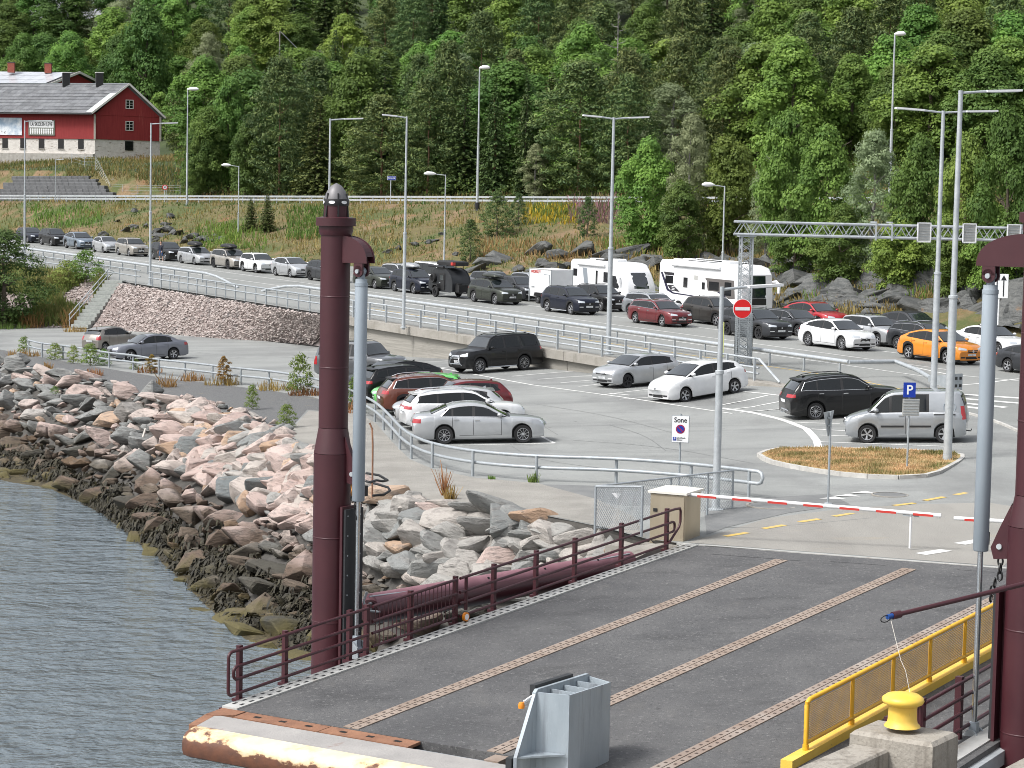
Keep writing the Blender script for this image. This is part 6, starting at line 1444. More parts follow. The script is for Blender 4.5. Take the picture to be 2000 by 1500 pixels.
q1('beige SUV with dark grille behind the tiny silver car', D('suv', 4.37, 1.84, 1.64, rw=.34, gmat='black', grille=(.24, .47)), BEIGE, 251)
q1('black electric SUV beside the walking person', D('suv', 4.58, 1.85, 1.63, rw=.36, rims='ten', grille=None), BLK, 321)
t, s, b = q1('silver estate car carrying a black roof box near the walking person', D('wagon', 4.8, 1.84, 1.48, rw=.33, rims='ten', chrome=1, drl=1), SIL, 379)
roof_box('long black roof box on the silver estate car', t, s, M['black'], 2.1, .85, .40)
t, s, b = q1('pale beige electric SUV carrying a black roof box, with black wheels', D('suv', 4.9, 1.93, 1.62, rw=.375, rdark=True, **sv), BEIGE, 445)
roof_box('long black roof box on the pale beige SUV', t, s, M['black'], 2.2, .88, .36)
q1('white compact electric SUV in the queue ahead of the roof box cars', D('suv', 4.2, 1.80, 1.57, rw=.33, clad=True, grille=None, rims='five'), WHT, 499)
q1('silver electric hatchback last seen whole before the left pillar', D('leaf', 4.49, 1.79, 1.54, rw=.325, rims='five', gmat='black'), SIL, 566)
q1('dark SUV half hidden behind the left maroon pillar', D('suv', 4.5, 1.84, 1.6, rw=.345, rdark=True, **sv), DGRY, 604, 'r')
q1('dark green-black hatchback behind the grey cylinder', D('hatch', 4.5, 1.84, 1.54, rw=.34, rims='ten', gmat='black', grille=(.24, .48)), DGRN, 731)
t, s, b = q1('dark navy SUV with chrome nose and pale roof box', D('suv', 4.7, 1.81, 1.68, rw=.345, rims='ten', skid=1, drl=1, gmat='chrome_trim', grille=(.42, .475), **sv), NAVY, 806.5)
roof_box('pale grey roof box on the navy SUV', t, s, SIL, 2.0, .8, .36, f=.60)
t, s, b = q1('dark green SUV towing the black teardrop trailer', D('suv', 4.66, 1.86, 1.64, rw=.365, rims='ten', gmat='black', grille=(.22, .47), **sv), DGRN, 965.5)
roof_box('flat dark roof box on the green towing SUV', t, s, DGRN, 2.0, .88, .30, f=.55, sport=1)
q1('navy SUV with bright two-tone wheels in front of the white box trailer', D('suv', 4.6, 1.855, 1.69, rw=.365, rims='five', skid=1, drl=1, **sv), NAVY, 1113.6)
q1('dark red estate car in the lane nearest the guard rail', D('wagon', 4.63, 1.84, 1.50, rw=.335, rims='five', rails='c', drl=1, chrome=1), REDM, 1292)
q1('dark grey electric SUV with black wheels behind the gantry tower', D('suv', 4.9, 1.93, 1.62, rw=.38, rdark=True, rims='five', drl=1, **sv), DGRY, 1480.5)
q1('white electric coupe SUV, the brightest car in the near lane', D('coupe', 4.68, 1.90, 1.57, rw=.375, rims='ten', drl=0, gmat='black', grille=(.34, .46)), WHT, 1642.5)
q1('bright orange electric coupe SUV behind the two tall lamp posts', D('coupe', 4.71, 1.88, 1.62, rw=.37, rims='five', clad=True, gmat='black', grille=(.385, .475)), ORG, 1847.5)
q1('grey saloon car between the grey cylinder and the right pillar', D('coupe', 4.72, 1.85, 1.45, rw=.335, rims='five', grille=None), DGRY, 1966, 'r')
# second lane
q1('pale silver SUV with lilac windscreen behind the dark hatchback', D('suv', 4.6, 1.85, 1.6, rw=.345, rims='five', rails='b'), SIL, 782, n=N2)
t, s, b = q1('white camper van with its pop roof closed behind the navy SUV', D('bigvan', 4.95, 1.92, 1.98, rw=.34, tum=.16, cl=.22, grille=(.34, .40), lz=(.40, .47), fin=0), WHT, 852, n=N2+.2, cat='van')
q1('grey SUV just above the black teardrop trailer', D('suv', 4.6, 1.85, 1.75, rw=.345, rails='b'), GRY, 962, n=N2+.4)
q1('dark grey electric SUV with lilac windscreen beside the green SUV', D('suv', 4.58, 1.85, 1.63, rw=.36, rims='ten', grille=None, drl=1), DGRY, 1011, n=N2)
q1('black SUV with roof rails next to the first motorhome', D('suv', 4.45, 1.87, 1.65, rw=.36, rims='ten', drl=1, **sv), BLK, 1172, n=N2)
q1('silver estate car behind the dark red one', D('wagon', 4.8, 1.85, 1.49, rw=.34, rims='ten', rails='c'), LGRY, 1228, 'r', n=N2)
q1('dark brown SUV with its window open in front of the big motorhome', D('suv', 4.55, 1.84, 1.68, rw=.36, rims='five', clad=True), BRN, 1397, n=N2)
q1('dark grey estate car right of the gantry tower', D('wagon', 4.7, 1.83, 1.47, rw=.335, rims='ten', chrome=1), DGRY, 1557, n=N2)
q1('silver crossover with roof bars above the white coupe SUV', D('suv', 4.33, 1.79, 1.61, rw=.335, clad=True, bars=1, rims='five', gmat='chrome_trim', grille=(.41, .47)), SIL, 1712, n=N2)
q1('dark grey estate car with chrome window line behind the orange one', D('wagon', 4.75, 1.86, 1.53, rw=.345, rims='ten', chrome=1, rails='c'), DGRY, 1750, 'r', n=N2)
q1('white saloon car partly behind the grey cylinder', D('sedan', 4.6, 1.86, 1.48, rw=.345, rims='ten', roof=True, grille=None), WHT, 1948, n=N3-1.0)
# third lane
q1('silver SUV mostly hidden by the white box trailer', D('suv', 4.5, 1.85, 1.65, rw=.345), LGRY, 1040, n=N3)
q1('red electric crossover in the back lane below the rock face', D('coupe', 4.68, 1.89, 1.56, rw=.36, rails='b', rims='ten'), RED2, 1598, n=N3+1.2)
q1('dark grey coupe SUV in the back lane below the rock face', D('coupe', 4.75, 1.92, 1.62, rw=.36, roof=True, grille=None, rims='ten'), DGRY, 1788, n=N3+1.0)

# car park -------------------------------------------------------------------
def pk(label, P, col, rear, front, left, cat='car', **k): return car(label, P, two_point(P, rear, front, left), col, name='parked_car', cat=cat, group='cars in the lower car park')
t, s, b = pk('silver saloon car parked side-on by the curved railing', D('sedan', 4.87, 1.854, 1.47, wb=2.87, fo=.84, rw=.335, rims='ten', chrome=1, tz=(.53, .635), ta=(28, 52), gmat='chrome_trim', grille=(.33, .47)), SIL, (868, 868), (1022, 865), False)
t, s, b = pk('white estate car beside the silver saloon', D('wagon', 4.8, 1.85, 1.53, rw=.345, rims='ten', rails='c', spoiler=WHT, lightbar=1), WHT, (842, 842), (985, 836), False)
pk('silver hatchback nosed up to the railing beside the copper brown SUV', D('hatch', 4.4, 1.78, 1.48, rw=.32, rims='five', spoiler=SIL), SIL, (952, 823), (812, 832), True)
t, s, b = pk('copper brown SUV with its tail to the railing', D('suv', 4.45, 1.84, 1.63, rw=.36, rims='ten', rails='c', spoiler=M['black'], clad=True, tz=(.56, .65), chrome=1), COP, (792, 812), (915, 800), False)
pk('bright green rounded hatchback between the dark car and the copper SUV', D('hatch', 4.1, 1.75, 1.45, rw=.32, rims='five', grille=None, spoiler=GRN), GRN, (885, 787), (765, 800), True)
pk('dark red car showing only its tail beyond the white estate', D('hatch', 4.2, 1.78, 1.47, rw=.32, rims='five'), REDM, (966, 812), (850, 818), True)
pk('black hatchback with red tail lights beside the green car', D('suv', 4.4, 1.84, 1.58, rw=.35, rims='ten', spoiler=M['black'], lightbar=1, clad=True), BLK, (755, 787), (858, 775), False)
pk('black car nosed up behind the railing next to the big grey off-roader', D('coupe', 4.7, 1.9, 1.50, rw=.35, rims='ten'), BLK, (838, 765), (738, 775), True)
pk('big grey off-roader behind the left pillar, with a bush in front', D('boxy', 4.83, 1.91, 1.88, rw=.39, rims='five', rails='b', cl=.25, tz=(.40, .62), ta=(40, 52)), GRY, (640, 745), (728, 746), False)
t, s, b = pk('black off-roader with chrome bull bar against the retaining wall', D('boxy', 4.9, 1.875, 1.86, wb=2.78, fo=.83, rw=.39, rims='multi', rails='b', cl=.26, skid=1, clad=True, gmat='chrome_trim', grille=(.40, .50), chrome=0), BLK, (1025, 724), (938, 730), True)
q = MB(); x = s.L/2+.02
for sg in (-1, 1): q.tube([(x-.05, .45*sg, .42), (x+.07, .42*sg, .55), (x+.07, .34*sg, .80), (x+.0, .2*sg, .84)], .032, 8)
q.tube([(x, -.2, .84), (x+.0, .2, .84)], .032, 8); q.tube([(x+.05, -.44, .5), (x+.09, 0, .5), (x+.05, .44, .5)], .03, 8); q.build('bull_bar', M['chrome'], t, smooth=50)
pk('silver hatchback with black wheels in front of the white electric hatchback', D('hatch', 4.26, 1.80, 1.46, wb=2.63, fo=.85, rw=.32, rdark=True, rims='five', grille=(.43, .475), drl=1), SIL, (1310, 746), (1226, 758), True)
pk('white electric hatchback parked between silver hatchback and black SUV', D('leaf', 4.45, 1.77, 1.55, wb=2.70, fo=.90, rw=.32, rims='five', grille=None, lz=(.47, .55)), WHT, (1437, 779), (1340, 785), True)
t, s, b = pk('black SUV with chrome window line and tow bar beside the grey van', D('suv', 4.7, 1.80, 1.68, wb=2.67, fo=.98, rw=.345, rims='multi', rails='b', chrome=1, spoiler=M['black'], tz=(.55, .625), ta=(22, 50)), BLK, (1594, 820), (1722, 806), False)
q = MB(); x = -s.L/2; q.tube([(x+.2, 0, .34), (x-.08, 0, .32), (x-.11, 0, .42)], .022, 6); q.build('tow_bar', M['galv'], t)
q = MB(); q.prism([(x+.12, -.5, .28), (x+.12, .5, .28), (x+.02, .42, .40), (x+.02, -.42, .40)], (.03, 0, .03)); q.build('skid_plate', M['chrome_trim'], t)
t, s, b = pk('light grey window van with star emblem beside the grass island', D('van', 4.32, 1.83, 1.82, wb=2.70, fo=.83, rw=.325, rims='five', tum=.14, side_trim=1, cl=.21, tz=(.46, .72), ta=(36, 46), lz=(.40, .49), grille=(.355, .44), gmat='black', rpz=.5), LGRY, (1845, 866), (1692, 862), True, cat='van')
for xx in (-1.55,):
    p = b.ray_cast(Vector((xx, 2, 1.28)), Vector((0, -1, 0)))[0]
    if p:
        q = MB(); a = np.linspace(0, 2*math.pi, 25); q.tube([(p.x+.21*math.cos(z), p.y+.006, p.z+.21*math.sin(z)) for z in a], .016, 6)
        for k in range(3): z = math.pi/2+k*2*math.pi/3; q.beam((p.x, p.y+.004, p.z), (p.x+.2*math.cos(z), p.y+.004, p.z+.2*math.sin(z)), .02, .035, up=(0, 1, 0))
        q.build('star_emblem', M['cyl_grey'], t)
    q = MB(); q.box((-1.38, .905, 1.02), (.75, .02, .035)); q.build('slide_rail', M['black'], t)
q = MB(); q.tube([(-2.1, 0, .36), (-2.26, 0, .34), (-2.28, 0, .42)], .022, 6); q.build('tow_bar', M['black'], t)
pk('slate grey saloon car behind the thin railing at far left', D('sedan', 4.49, 1.755, 1.465, wb=2.64, fo=.86, rw=.32, rims='five', tz=(.55, .66), ta=(36, 54)), LAV, (340, 701), (255, 706), True)
pk('warm grey city car with tail to us beside the slate saloon', D('hatch', 3.6, 1.60, 1.48, wb=2.385, fo=.66, rw=.29, rims='ten', tz=(.50, .66), ta=(34, 52), spoiler=KIA), KIA, (206, 688), (262, 680), False)

# trailers --------------------------------------------------------------------
def trailer_wheels(t, xs_, W, r, rims='ten', dark=False, twid=.2):
    tm, rm = wheel_meshes(r, twid, rims, dark)
    for xa in xs_:
        for sg in (1, -1):
            o = link('wheel', tm, t); o.location = (xa, sg*(W/2), r); o.rotation_euler = (0, .4, 0 if sg > 0 else math.pi); link('rim', rm, o)
def qmx(p, W2): f = np.array(FQ); r = np.array([f[1], -f[0]]); return place_mx(np.array(p[:2])-r*W2, FQ, zroad)
t = thing('teardrop_trailer', 'black teardrop camping trailer with a spare wheel on its side', 'trailer', mx=qmx(lane(856.5, N1), .95))
prof = [(-1.75, .55), (-1.75, 1.05), (-1.55, 1.45), (-1.1, 1.85), (-.6, 2.02), (.3, 2.02), (.9, 1.85), (1.3, 1.5), (1.5, 1.05), (1.5, .50), (1.2, .42), (-1.3, .42)]
DB = mat('trailer_black', (.022, .024, .027), .45, .2, var=(.034, .036, .04), vscale=2)
q = MB(); q.prism([(x, -.72, z) for x, z in prof], (0, 1.44, 0)); q.build('cabin', DB, t, smooth=35)
for sg in (-1, 1):
    q = MB(); q.prism([(x*1.02, sg*.76, .40+(z-.42)*1.03) for x, z in prof], (0, -sg*.06, 0)); w = q.build('side_wall', DB, t)
    q = MB(); q.box((.15, sg*.79, 1.12), (.72, .03, 1.15)); d = q.build('door', M['black'], t); q = MB(); q.box((.15, sg*.81, 1.38), (.42, .02, .36)); q.build('pane', M['glass'], d); q = MB(); q.box((-.1, sg*.82, 1.02), (.1, .03, .05)); q.build('handle', M['galv'], d)
    q = MB(); q.prism([(-.9, sg*.78, .62), (-.75, sg*.78, .90), (-.15, sg*.78, .90), (0, sg*.78, .62), (-.1, sg*.78, .62), (-.2, sg*.78, .82), (-.7, sg*.78, .82), (-.8, sg*.78, .62)], (0, sg*.26, 0)); q.build('mudguard', M['black'], t)
trailer_wheels(t, (-.45,), 1.86, .37, 'ten', True)
tm, rm = wheel_meshes(.33, .2, 'ten', True); o = link('spare_wheel', tm, t); o.location = (-.95, -.88, 1.30); o.rotation_euler = (0, 0, math.pi); link('rim', rm, o)
q = MB(); q.beam((1.5, -.4, .42), (2.7, 0, .42), .07, .09); q.beam((1.5, .4, .42), (2.7, 0, .42), .07, .09); q.build('drawbar', M['black'], t)
q = MB(); q.box((1.85, 0, .72), (.5, 1.1, .5)); q.build('front_box', M['black'], t); q = MB(); q.box((1.75, -.35, .9), (.3, .3, .35)); q.build('jerry_can', M['black'], t)
for x in (-.6, .5): q = MB(); q.tube([(x, -.7, 2.0), (x, -.7, 2.22), (x, .7, 2.22), (x, .7, 2.0)], .025, 6); q.build('roof_rack', M['black'], t)
q = MB(); q.tube([(-1.7, -.82, 2.14), (.4, -.82, 2.12)], .085, 10); q.build('rolled_awning', M['rim_dark'], t)
rt_ = thing('roof_tent', 'black hard-shell roof tent with red corner on the teardrop trailer', 'roof tent', mx=t.matrix_world @ Matrix.Translation((.2, 0, 2.25)))
q = MB(); cham(q, -1.05, 1.1, -.65, .65, .30, 0, .08); q.build('shell', M['black'], rt_); q = MB(); q.box((1.0, -.55, .14), (.24, .24, .2)); q.build('red_corner', M['red_sticker'], rt_)
t = thing('box_trailer', 'white box trailer with red lettering hitched behind a black SUV', 'trailer', mx=qmx(lane(1048, N2), .98) @ Matrix.Translation((.2, 0, 0)))
q = MB(); q.box((0, 0, 1.40), (2.75, 1.78, 1.9)); q.build('box', M['white'], t)
for x in (-1.36, 1.36):
    for y in (-.87, .87): q = MB(); q.box((x, y, 1.40), (.06, .06, 1.94)); q.build('corner_trim', M['galv'], t)
for y in (-.88, .88): q = MB(); q.box((0, y, 2.345), (2.76, .06, .05)); q.build('roof_trim', M['plate'], t)
q = MB(); q.box((.88, -.9, 1.28), (.68, .03, 1.5)); q.build('door_frame', M['galv_dark'], t); q = MB(); q.box((.88, -.915, 1.28), (.56, .03, 1.38)); q.build('door', M['white_plastic'], t)
text('VARDRESKIFT', .27, M['red_sticker'], t, (-.55, -.905, 2.14), sx=.74); text('mobil', .16, M['galv_dark'], t, (-.85, -.905, 1.1))
q = MB(); q.box((.0, 0, .42), (2.7, 1.5, .08)); q.build('chassis', M['black'], t); q = MB(); q.beam((1.3, 0, .42), (2.6, 0, .42), .1, .1); q.build('drawbar', M['galv'], t)
for sg in (-1, 1): q = MB(); q.prism([(-.45, sg*.85, .5), (-.35, sg*.85, .74), (.35, sg*.85, .74), (.45, sg*.85, .5)], (0, sg*.24, 0)); q.build('mudguard', M['black'], t)
trailer_wheels(t, (0,), 1.92, .31, 'ten')
q = MB(); q.box((-1.25, -.93, .55), (.05, .05, .9)); q.build('prop_stand', M['galv'], t)

# motorhomes -------------------------------------------------------------------
def motorhome(label, mx, L, W, H, liner):
    t = thing('motorhome', label, 'motorhome', mx=mx, group='motorhomes in the queue'); f = L/2
    if liner: pr = [(-f, .35), (-f, H-.15), (-f+.15, H), (f-1.2, H), (f-.45, H-.16), (f-.16, H-.55), (f-.02, 1.55), (f, .95), (f-.03, .32)]
    else: pr = [(-f, .40), (-f+.02, H-.12), (-f+.18, H), (f-1.7, H), (f-1.1, H-.10), (f-.75, H-.45), (f-.45, H-.82), (f-.12, 1.50), (f, 1.1), (f-.02, .32)]
    # body as a loft across the width with rounded long edges
    q = MB(); sec = [(-W/2, .0), (-W/2+.03, .045), (-W/2+.12, .085), (W/2-.12, .085), (W/2-.03, .045), (W/2, 0)]
    cz = 1.4
    for (y, e) in sec:
        for (x, z) in pr: q.v.append((x-(0 if x < f-1.8 else (.10 if abs(y) > W/2-.02 else .03 if abs(y) > W/2-.1 else 0)), y, z+(e-.085)*(1 if z > 2 else 0)))
    n = len(pr)
    for i in range(len(sec)-1):
        for j in range(n): q.f.append((i*n+j, i*n+(j+1) % n, (i+1)*n+(j+1) % n, (i+1)*n+j)); q.mi.append(0)
    q.f += [tuple(range(n)), tuple(range(5*n, 6*n))[::-1]]; q.mi += [0, 0]; q.build('body', M['white_plastic'], t, smooth=28)
    S_ = lambda x0, x1, z0, z1, nm, m, sg=-1, d=.015, par=t: MB().box(((x0+x1)/2, sg*(W/2+d/2-.002), (z0+z1)/2), (x1-x0, d, z1-z0)).build(nm, m, par)
    P_ = lambda pts, nm, m, sg=-1, d=.012: MB().prism([(x, sg*(W/2+.0), z) for x, z in pts], (0, sg*d, 0)).build(nm, m, t)
    dk = mat('dark_decal', (.03, .028, .034), .4); nv_ = mat('navy_decal', (.02, .018, .045), .4); gr_ = mat('grey_decal', (.24, .27, .30), .4)
    for sg in (-1, 1):
        if liner:
            S_(-f+.65, -f+1.5, 1.92, 2.42, 'side_window', M['window_dark'], sg); S_(-f+2.65, -f+3.1, 1.75, 2.40, 'side_window', M['window_dark'], sg); S_(f-3.5, f-2.45, 1.75, 2.30, 'side_window', M['window_dark'], sg)
            P_([(-f+.10, 2.62), (-f+.32, 2.62), (-f+1.05, 1.55), (-f+1.6, 1.35), (-f+3.9, 1.28), (-f+3.9, 1.22), (-f+1.5, 1.27), (-f+.85, 1.45)], 'dark_sweep', nv_, sg); P_([(-f+.9, 1.80), (-f+1.55, 1.82), (-f+2.3, 1.42), (-f+1.3, 1.46)], 'brown_panel', dk, sg, .010)
            P_([(-f+.4, 2.66), (-f+1.6, 2.64), (-f+1.6, 2.46), (-f+.6, 2.46)], 'brown_panel', dk, sg, .009)
            for k in range(3): P_([(-f+1.35, 1.74-.10*k), (-f+1.65, 1.74-.10*k), (-f+1.75, 1.70-.10*k), (-f+1.45, 1.70-.10*k)], 'pale_bar', M['white_plastic'], sg, .016)
            P_([(f-3.9, 2.50), (f-.9, 2.50), (f-.75, 1.35), (f-1.4, 1.30), (f-2.4, 1.68), (f-3.6, 1.70)], 'brown_panel', mat('taupe_decal', (.12, .11, .105), .4), sg, .008)
            P_([(f-2.3, 1.72), (f-1.9, 1.60), (f-1.4, 1.05), (f-.6, .85), (f-.6, .78), (f-1.5, .97), (f-2.05, 1.48), (f-2.6, 1.66)], 'dark_sweep', nv_, sg)
            d = S_(f-4.3, f-3.7, .75, 2.35, 'entry_door', M['white'], sg); S_(f-4.22, f-3.92, 1.75, 2.2, 'door_window', M['window_dark'], sg, .03)
            S_(f-1.85, f-1.15, 1.50, 2.35, 'cab_side_window', M['window_dark'], sg, .018); S_(-f+3.8, -f+4.2, .95, 1.25, 'vent_grille', M['plate'], sg); S_(-f+3.8, -f+4.2, 2.32, 2.60, 'vent_grille', M['plate'], sg)
        else:
            S_(-f+.35, -f+.85, 1.80, 2.30, 'side_window', M['window_dark'], sg); P_([(-f+1.5, 2.42), (-f+2.05, 2.40), (-f+2.25, 1.25), (-f+1.75, 1.38)], 'grey_panel', gr_, sg); S_(-f+3.15, -f+3.38, 1.05, 2.30, 'door_window', M['window_dark'], sg)
            S_(-f+4.1, -f+5.0, 1.55, 2.25, 'side_window', M['window_dark'], sg); P_([(-f+2.2, 1.32), (-f+4.8, 1.05), (f-1.5, .82), (f-1.5, .74), (-f+4.6, .95), (-f+2.2, 1.25)], 'grey_sweep', gr_, sg)
            P_([(f-2.3, 2.06), (f-1.55, 2.06), (f-1.12, 1.36), (f-1.2, 1.22), (f-2.3, 1.30)], 'cab_side_window', M['window_dark'], sg, .018); P_([(f-2.4, 1.05), (f-1.3, .98), (f-1.9, .92), (f-2.5, .95)], 'dark_sweep', nv_, sg)
            S_(-f+.2, -f+1.1, .55, 1.15, 'locker_door', M['white'], sg)
    q = MB(); q.tube([(-f+(1.5 if liner else 1.0), -W/2-.06, H-.28), (f-(2.3 if liner else 2.8), -W/2-.06, H-.28)], .10, 10); q.build('awning', M['white'], t, smooth=50)
    # windscreen laid on the nose
    def nose(z):
        zs_ = [(x, zz2) for x, zz2 in pr if x > f-1.3][::-1]; return float(np.interp(z, [p[1] for p in zs_], [p[0] for p in zs_]))
    wz = (1.42, H-.62) if liner else (1.28, H-.62); ww = W/2-.10
    grid_part(lambda u, v: Vector((nose(wz[0]+(wz[1]-wz[0])*v)+.012-.10*abs(2*u-1)**4, -ww+2*ww*u, wz[0]+(wz[1]-wz[0])*v)), 11, 7, 'windscreen', M['glass_green'] if liner else M['glass'], t, skirt=lambda p: Vector((-.12, 0, 0)))
    if liner: grid_part(lambda u, v: Vector((nose(1.0+.40*v)+.014-.10*abs(2*u-1)**4, -ww+2*ww*u, 1.0+.40*v)), 11, 4, 'black_nose_panel', M['black'], t, skirt=lambda p: Vector((-.12, 0, 0)))
    for sg in (-1, 1):
        grid_part(lambda u, v: Vector((nose(.72+.2*v)+.02-.06*u, sg*(.62+.38*u), .72+.2*v)), 4, 3, 'headlight', M['lamp_glass'], t, skirt=lambda p: Vector((-.1, 0, 0)))
        q = MB(); 
        if liner: q.tube([(f-.35, sg*(W/2-.1), 2.42), (f+.05, sg*(W/2+.16), 2.48), (f+.2, sg*(W/2+.26), 2.30), (f+.2, sg*(W/2+.26), 1.75)], [.07, .10, .11, .10], 10)
        else: q.tube([(f-1.0, sg*(W/2), 2.0), (f-.9, sg*(W/2+.2), 1.98), (f-.9, sg*(W/2+.22), 1.6)], [.05, .09, .10], 10)
        q.build('mirror', M['white_plastic'], t, smooth=60)
        for xa in ((f-1.1, -f+2.1) if not liner else (f-1.7, -f+2.2)): q = MB(); q.prism([(xa+.48*math.cos(a), sg*(W/2-.012), .36+.48*math.sin(a)*1.05) for a in np.linspace(0, math.pi, 12)], (0, sg*.03, 0)); q.build('wheel_arch', M['black'], t)
    text('morelo' if False else '', .2, M['galv_dark'], t, (0, 0, 0)) if False else None
    q = MB(); q.box((f-.035+.02, 0, .50), (.05, .56, .12)); q.build('number_plate', M['flagwhite'], t)
    q = MB(); q.box((0, 0, .36), (L-.6, W-.3, .25)); q.build('chassis', M['black'], t)
    for x, l, h_ in (((-f+1.6), .7, .12), (-.3, .9, .10), (f-2.9, .8, .2)): q = MB(); cham(q, x-l/2, x+l/2, -.4, .4, H+h_, H-.02, .06); q.build('roof_hatch', M['white_plastic'] if h_ > .1 else M['window_dark'], t)
    q = MB(); q.box((-f+2.7, .1, H+.05), (1.5, 1.0, .05)); q.build('solar_panel', M['window_dark'], t)
    if liner:
        for sg in (-1, 1): q = MB(); q.tube([(-f+1, sg*.9, H), (-f+1.1, sg*.9, H+.1), (f-2.2, sg*.9, H+.1), (f-2.1, sg*.9, H)], .025, 6); q.build('roof_rail', M['white'], t)
    tm, rm = wheel_meshes(.36, .24, 'ten', False)
    for xa in ((f-1.1, -f+2.1) if not liner else (f-1.7, -f+2.2)):
        for sg in (1, -1): o = link('wheel', tm, t); o.location = (xa, sg*(W/2-.11), .36); o.rotation_euler = (0, .3, 0 if sg > 0 else math.pi); link('rim', rm, o)
    return t
p = lane(1226, N3+.2); f_ = np.array(FQ); r_0 = np.array([f_[1], -f_[0]])
motorhome('white motorhome with grey side panel behind the box trailer', place_mx(np.array(p[:2])-f_*3.55-r_0*1.15, FQ, zroad), 7.1, 2.30, 2.95, False)
p = lane(1447, N3+.5)
motorhome('big white motorhome with dark swoops and huge bus windscreen', place_mx(np.array(p[:2])-f_*4.4-r_0*1.24, FQ, zroad), 8.9, 2.48, 3.45, True)
# ------------------------------------------------------------------ barn and houses
def facade(root, O, ax, L, H0, H1, m, name='wall', z0=0., holes=()): pass
BA = far(185, 316, 305); BA.z = zground(BA.x, BA.y)-.3
sB = scale_at(BA); hz = lambda y: BA.z+(proj_y(BA)-y)/sB
bt = thing('red_barn', 'long red timber barn on a whitewashed stone base with grey slate roof', 'barn', tuple(BA))
gdir = Vector((.88, .475, 0)).normalized(); ldir = Vector((-.955, .30, 0)).normalized()
def barn_solve():
    pass
GL = 9.4; LLEN = 34.0
zs, ze = hz(272)-BA.z, hz(224)-BA.z                 # top of stone, eaves (local)
zr = hz(163)-BA.z
inv0 = Matrix.Translation(-BA)
gN = Vector((gdir.y, -gdir.x, 0)); lN = Vector((-ldir.y, ldir.x, 0)); lN = lN if lN.y < 0 else -lN
gN = gN if gN.x*1+gN.y*-1 > 0 else -gN
def quad_wall(a, b, z0, z1, th, nrm, name, m, mb=None):
    q = MB(); q.prism([(a.x, a.y, z0), (b.x, b.y, z0), (b.x, b.y, z1), (a.x, a.y, z1)], -nrm*th); return q.build(name, m, bt)
o0 = Vector((0, 0, 0)); gE = gdir*GL; lE = ldir*LLEN
zp = hz(301)-BA.z
quad_wall(o0, lE, zp, zs-.02, .5, lN, 'stone_base_wall', M['white_stone']); quad_wall(o0+gN*.01, gE+gN*.01, zp-.6, zs-.02, .5, gN, 'stone_base_wall', M['white_stone'])
quad_wall(o0+lN*.45, lE+lN*.45, -2.2, zp, .5, lN, 'stone_plinth', M['grey_stone']); quad_wall(o0+gN*.3-gdir*.4, gE*.75+gN*.3, -2.2, zp-.5, .5, gN, 'stone_plinth', M['grey_stone'])
quad_wall(o0+lN*.12, lE+lN*.12, zs, ze+.3, .3, lN, 'timber_wall', M['wood_red'])
q = MB(); mid = gE*.5; q.prism([tuple(o0+gN*.13+Vector((0, 0, zs))), tuple(gE+gN*.13+Vector((0, 0, zs))), tuple(gE+gN*.13+Vector((0, 0, ze))), tuple(mid+gN*.13+Vector((0, 0, zr-.1))), tuple(o0+gN*.13+Vector((0, 0, ze)))], -gN*.3); q.build('gable_wall', M['wood_red'], bt)
q = MB(); q.prism([tuple(-gdir*.35*1+gN*.10+Vector((0, 0, zs+(ze-zs)*.95))), tuple(gE+gN*.10+Vector((0, 0, zs+(ze-zs)*.95)))] + [tuple(gE+gN*.17+Vector((0, 0, zs+(ze-zs)*.95+.09))), tuple(gN*.17+Vector((0, 0, zs+(ze-zs)*.95+.09)))], (0, 0, .06)); q.build('gable_belt', M['wood_red'], bt)
for p in (o0, gE): q = MB(); c = p+gN*.14+(lN*.1 if p == o0 else Vector()); q.beam(c+Vector((0, 0, zs-.05)), c+Vector((0, 0, ze)), .26, .26); q.build('corner_board', mat('weathered_board', (.42, .38, .33), .9, var=(.30, .27, .24), vscale=2), bt)
# roof: slates in courses on both slopes (front slope seen), ridge board, barge boards
eF = o0+lN*.55+gN*.5-gdir*.35; rd = mid+gN*.55
def roof_pt(u, s): a = eF-gN*0+ldir*(LLEN+.6)*u; a.z = ze+.12; b = rd+ldir*(LLEN+.6)*u; b.z = zr+.02; return a.lerp(b, s)
nC, nR = 33, 9; slate = None
for i in range(nC):
    for j in range(nR):
        u0, u1, s0, s1 = i/nC, (i+.985)/nC, j/nR, (j+1.06)/nR
        a, b, c, d = roof_pt(u0, s0), roof_pt(u1, s0), roof_pt(u1, s1), roof_pt(u0, s1); nrm = (b-a).cross(d-a).normalized(); nrm = nrm if nrm.z > 0 else -nrm
        lift = nrm*(.05+random.uniform(0, .02)); q = MB(); q.prism([a+lift, b+lift, c+nrm*.01, d+nrm*.01], -nrm*.03); q.build('slate', M['roof_slate'], bt)
a0, a1, b1, b0 = roof_pt(0, 0), roof_pt(1, 0), roof_pt(1, 1), roof_pt(0, 1)
q = MB(); q.prism([a0-Vector((0, 0, .05)), a1-Vector((0, 0, .05)), b1-Vector((0, 0, .05)), b0-Vector((0, 0, .05))], (0, 0, -.12)); q.build('roof_deck', M['roof_dark'], bt)
eB = gE+gdir*.6+gN*.5; q = MB(); eb0 = Vector((eB.x, eB.y, ze-.15)); eb1 = eb0+ldir*LLEN; q.prism([b0, b1, eb1, eb0], (0, 0, -.15)); q.build('rear_roof', M['roof_slate'], bt)
for (p, r) in ((a0, b0), (eb0, b0)): q = MB(); q.beam(p+gN*.06, r+gN*.06, .10, .26); q.build('barge_board', M['trim_white'], bt)
q = MB(); q.beam(b0+Vector((0, 0, .06)), b1+Vector((0, 0, .06)), .3, .08); q.build('ridge_cap', M['galv_dark'], bt)
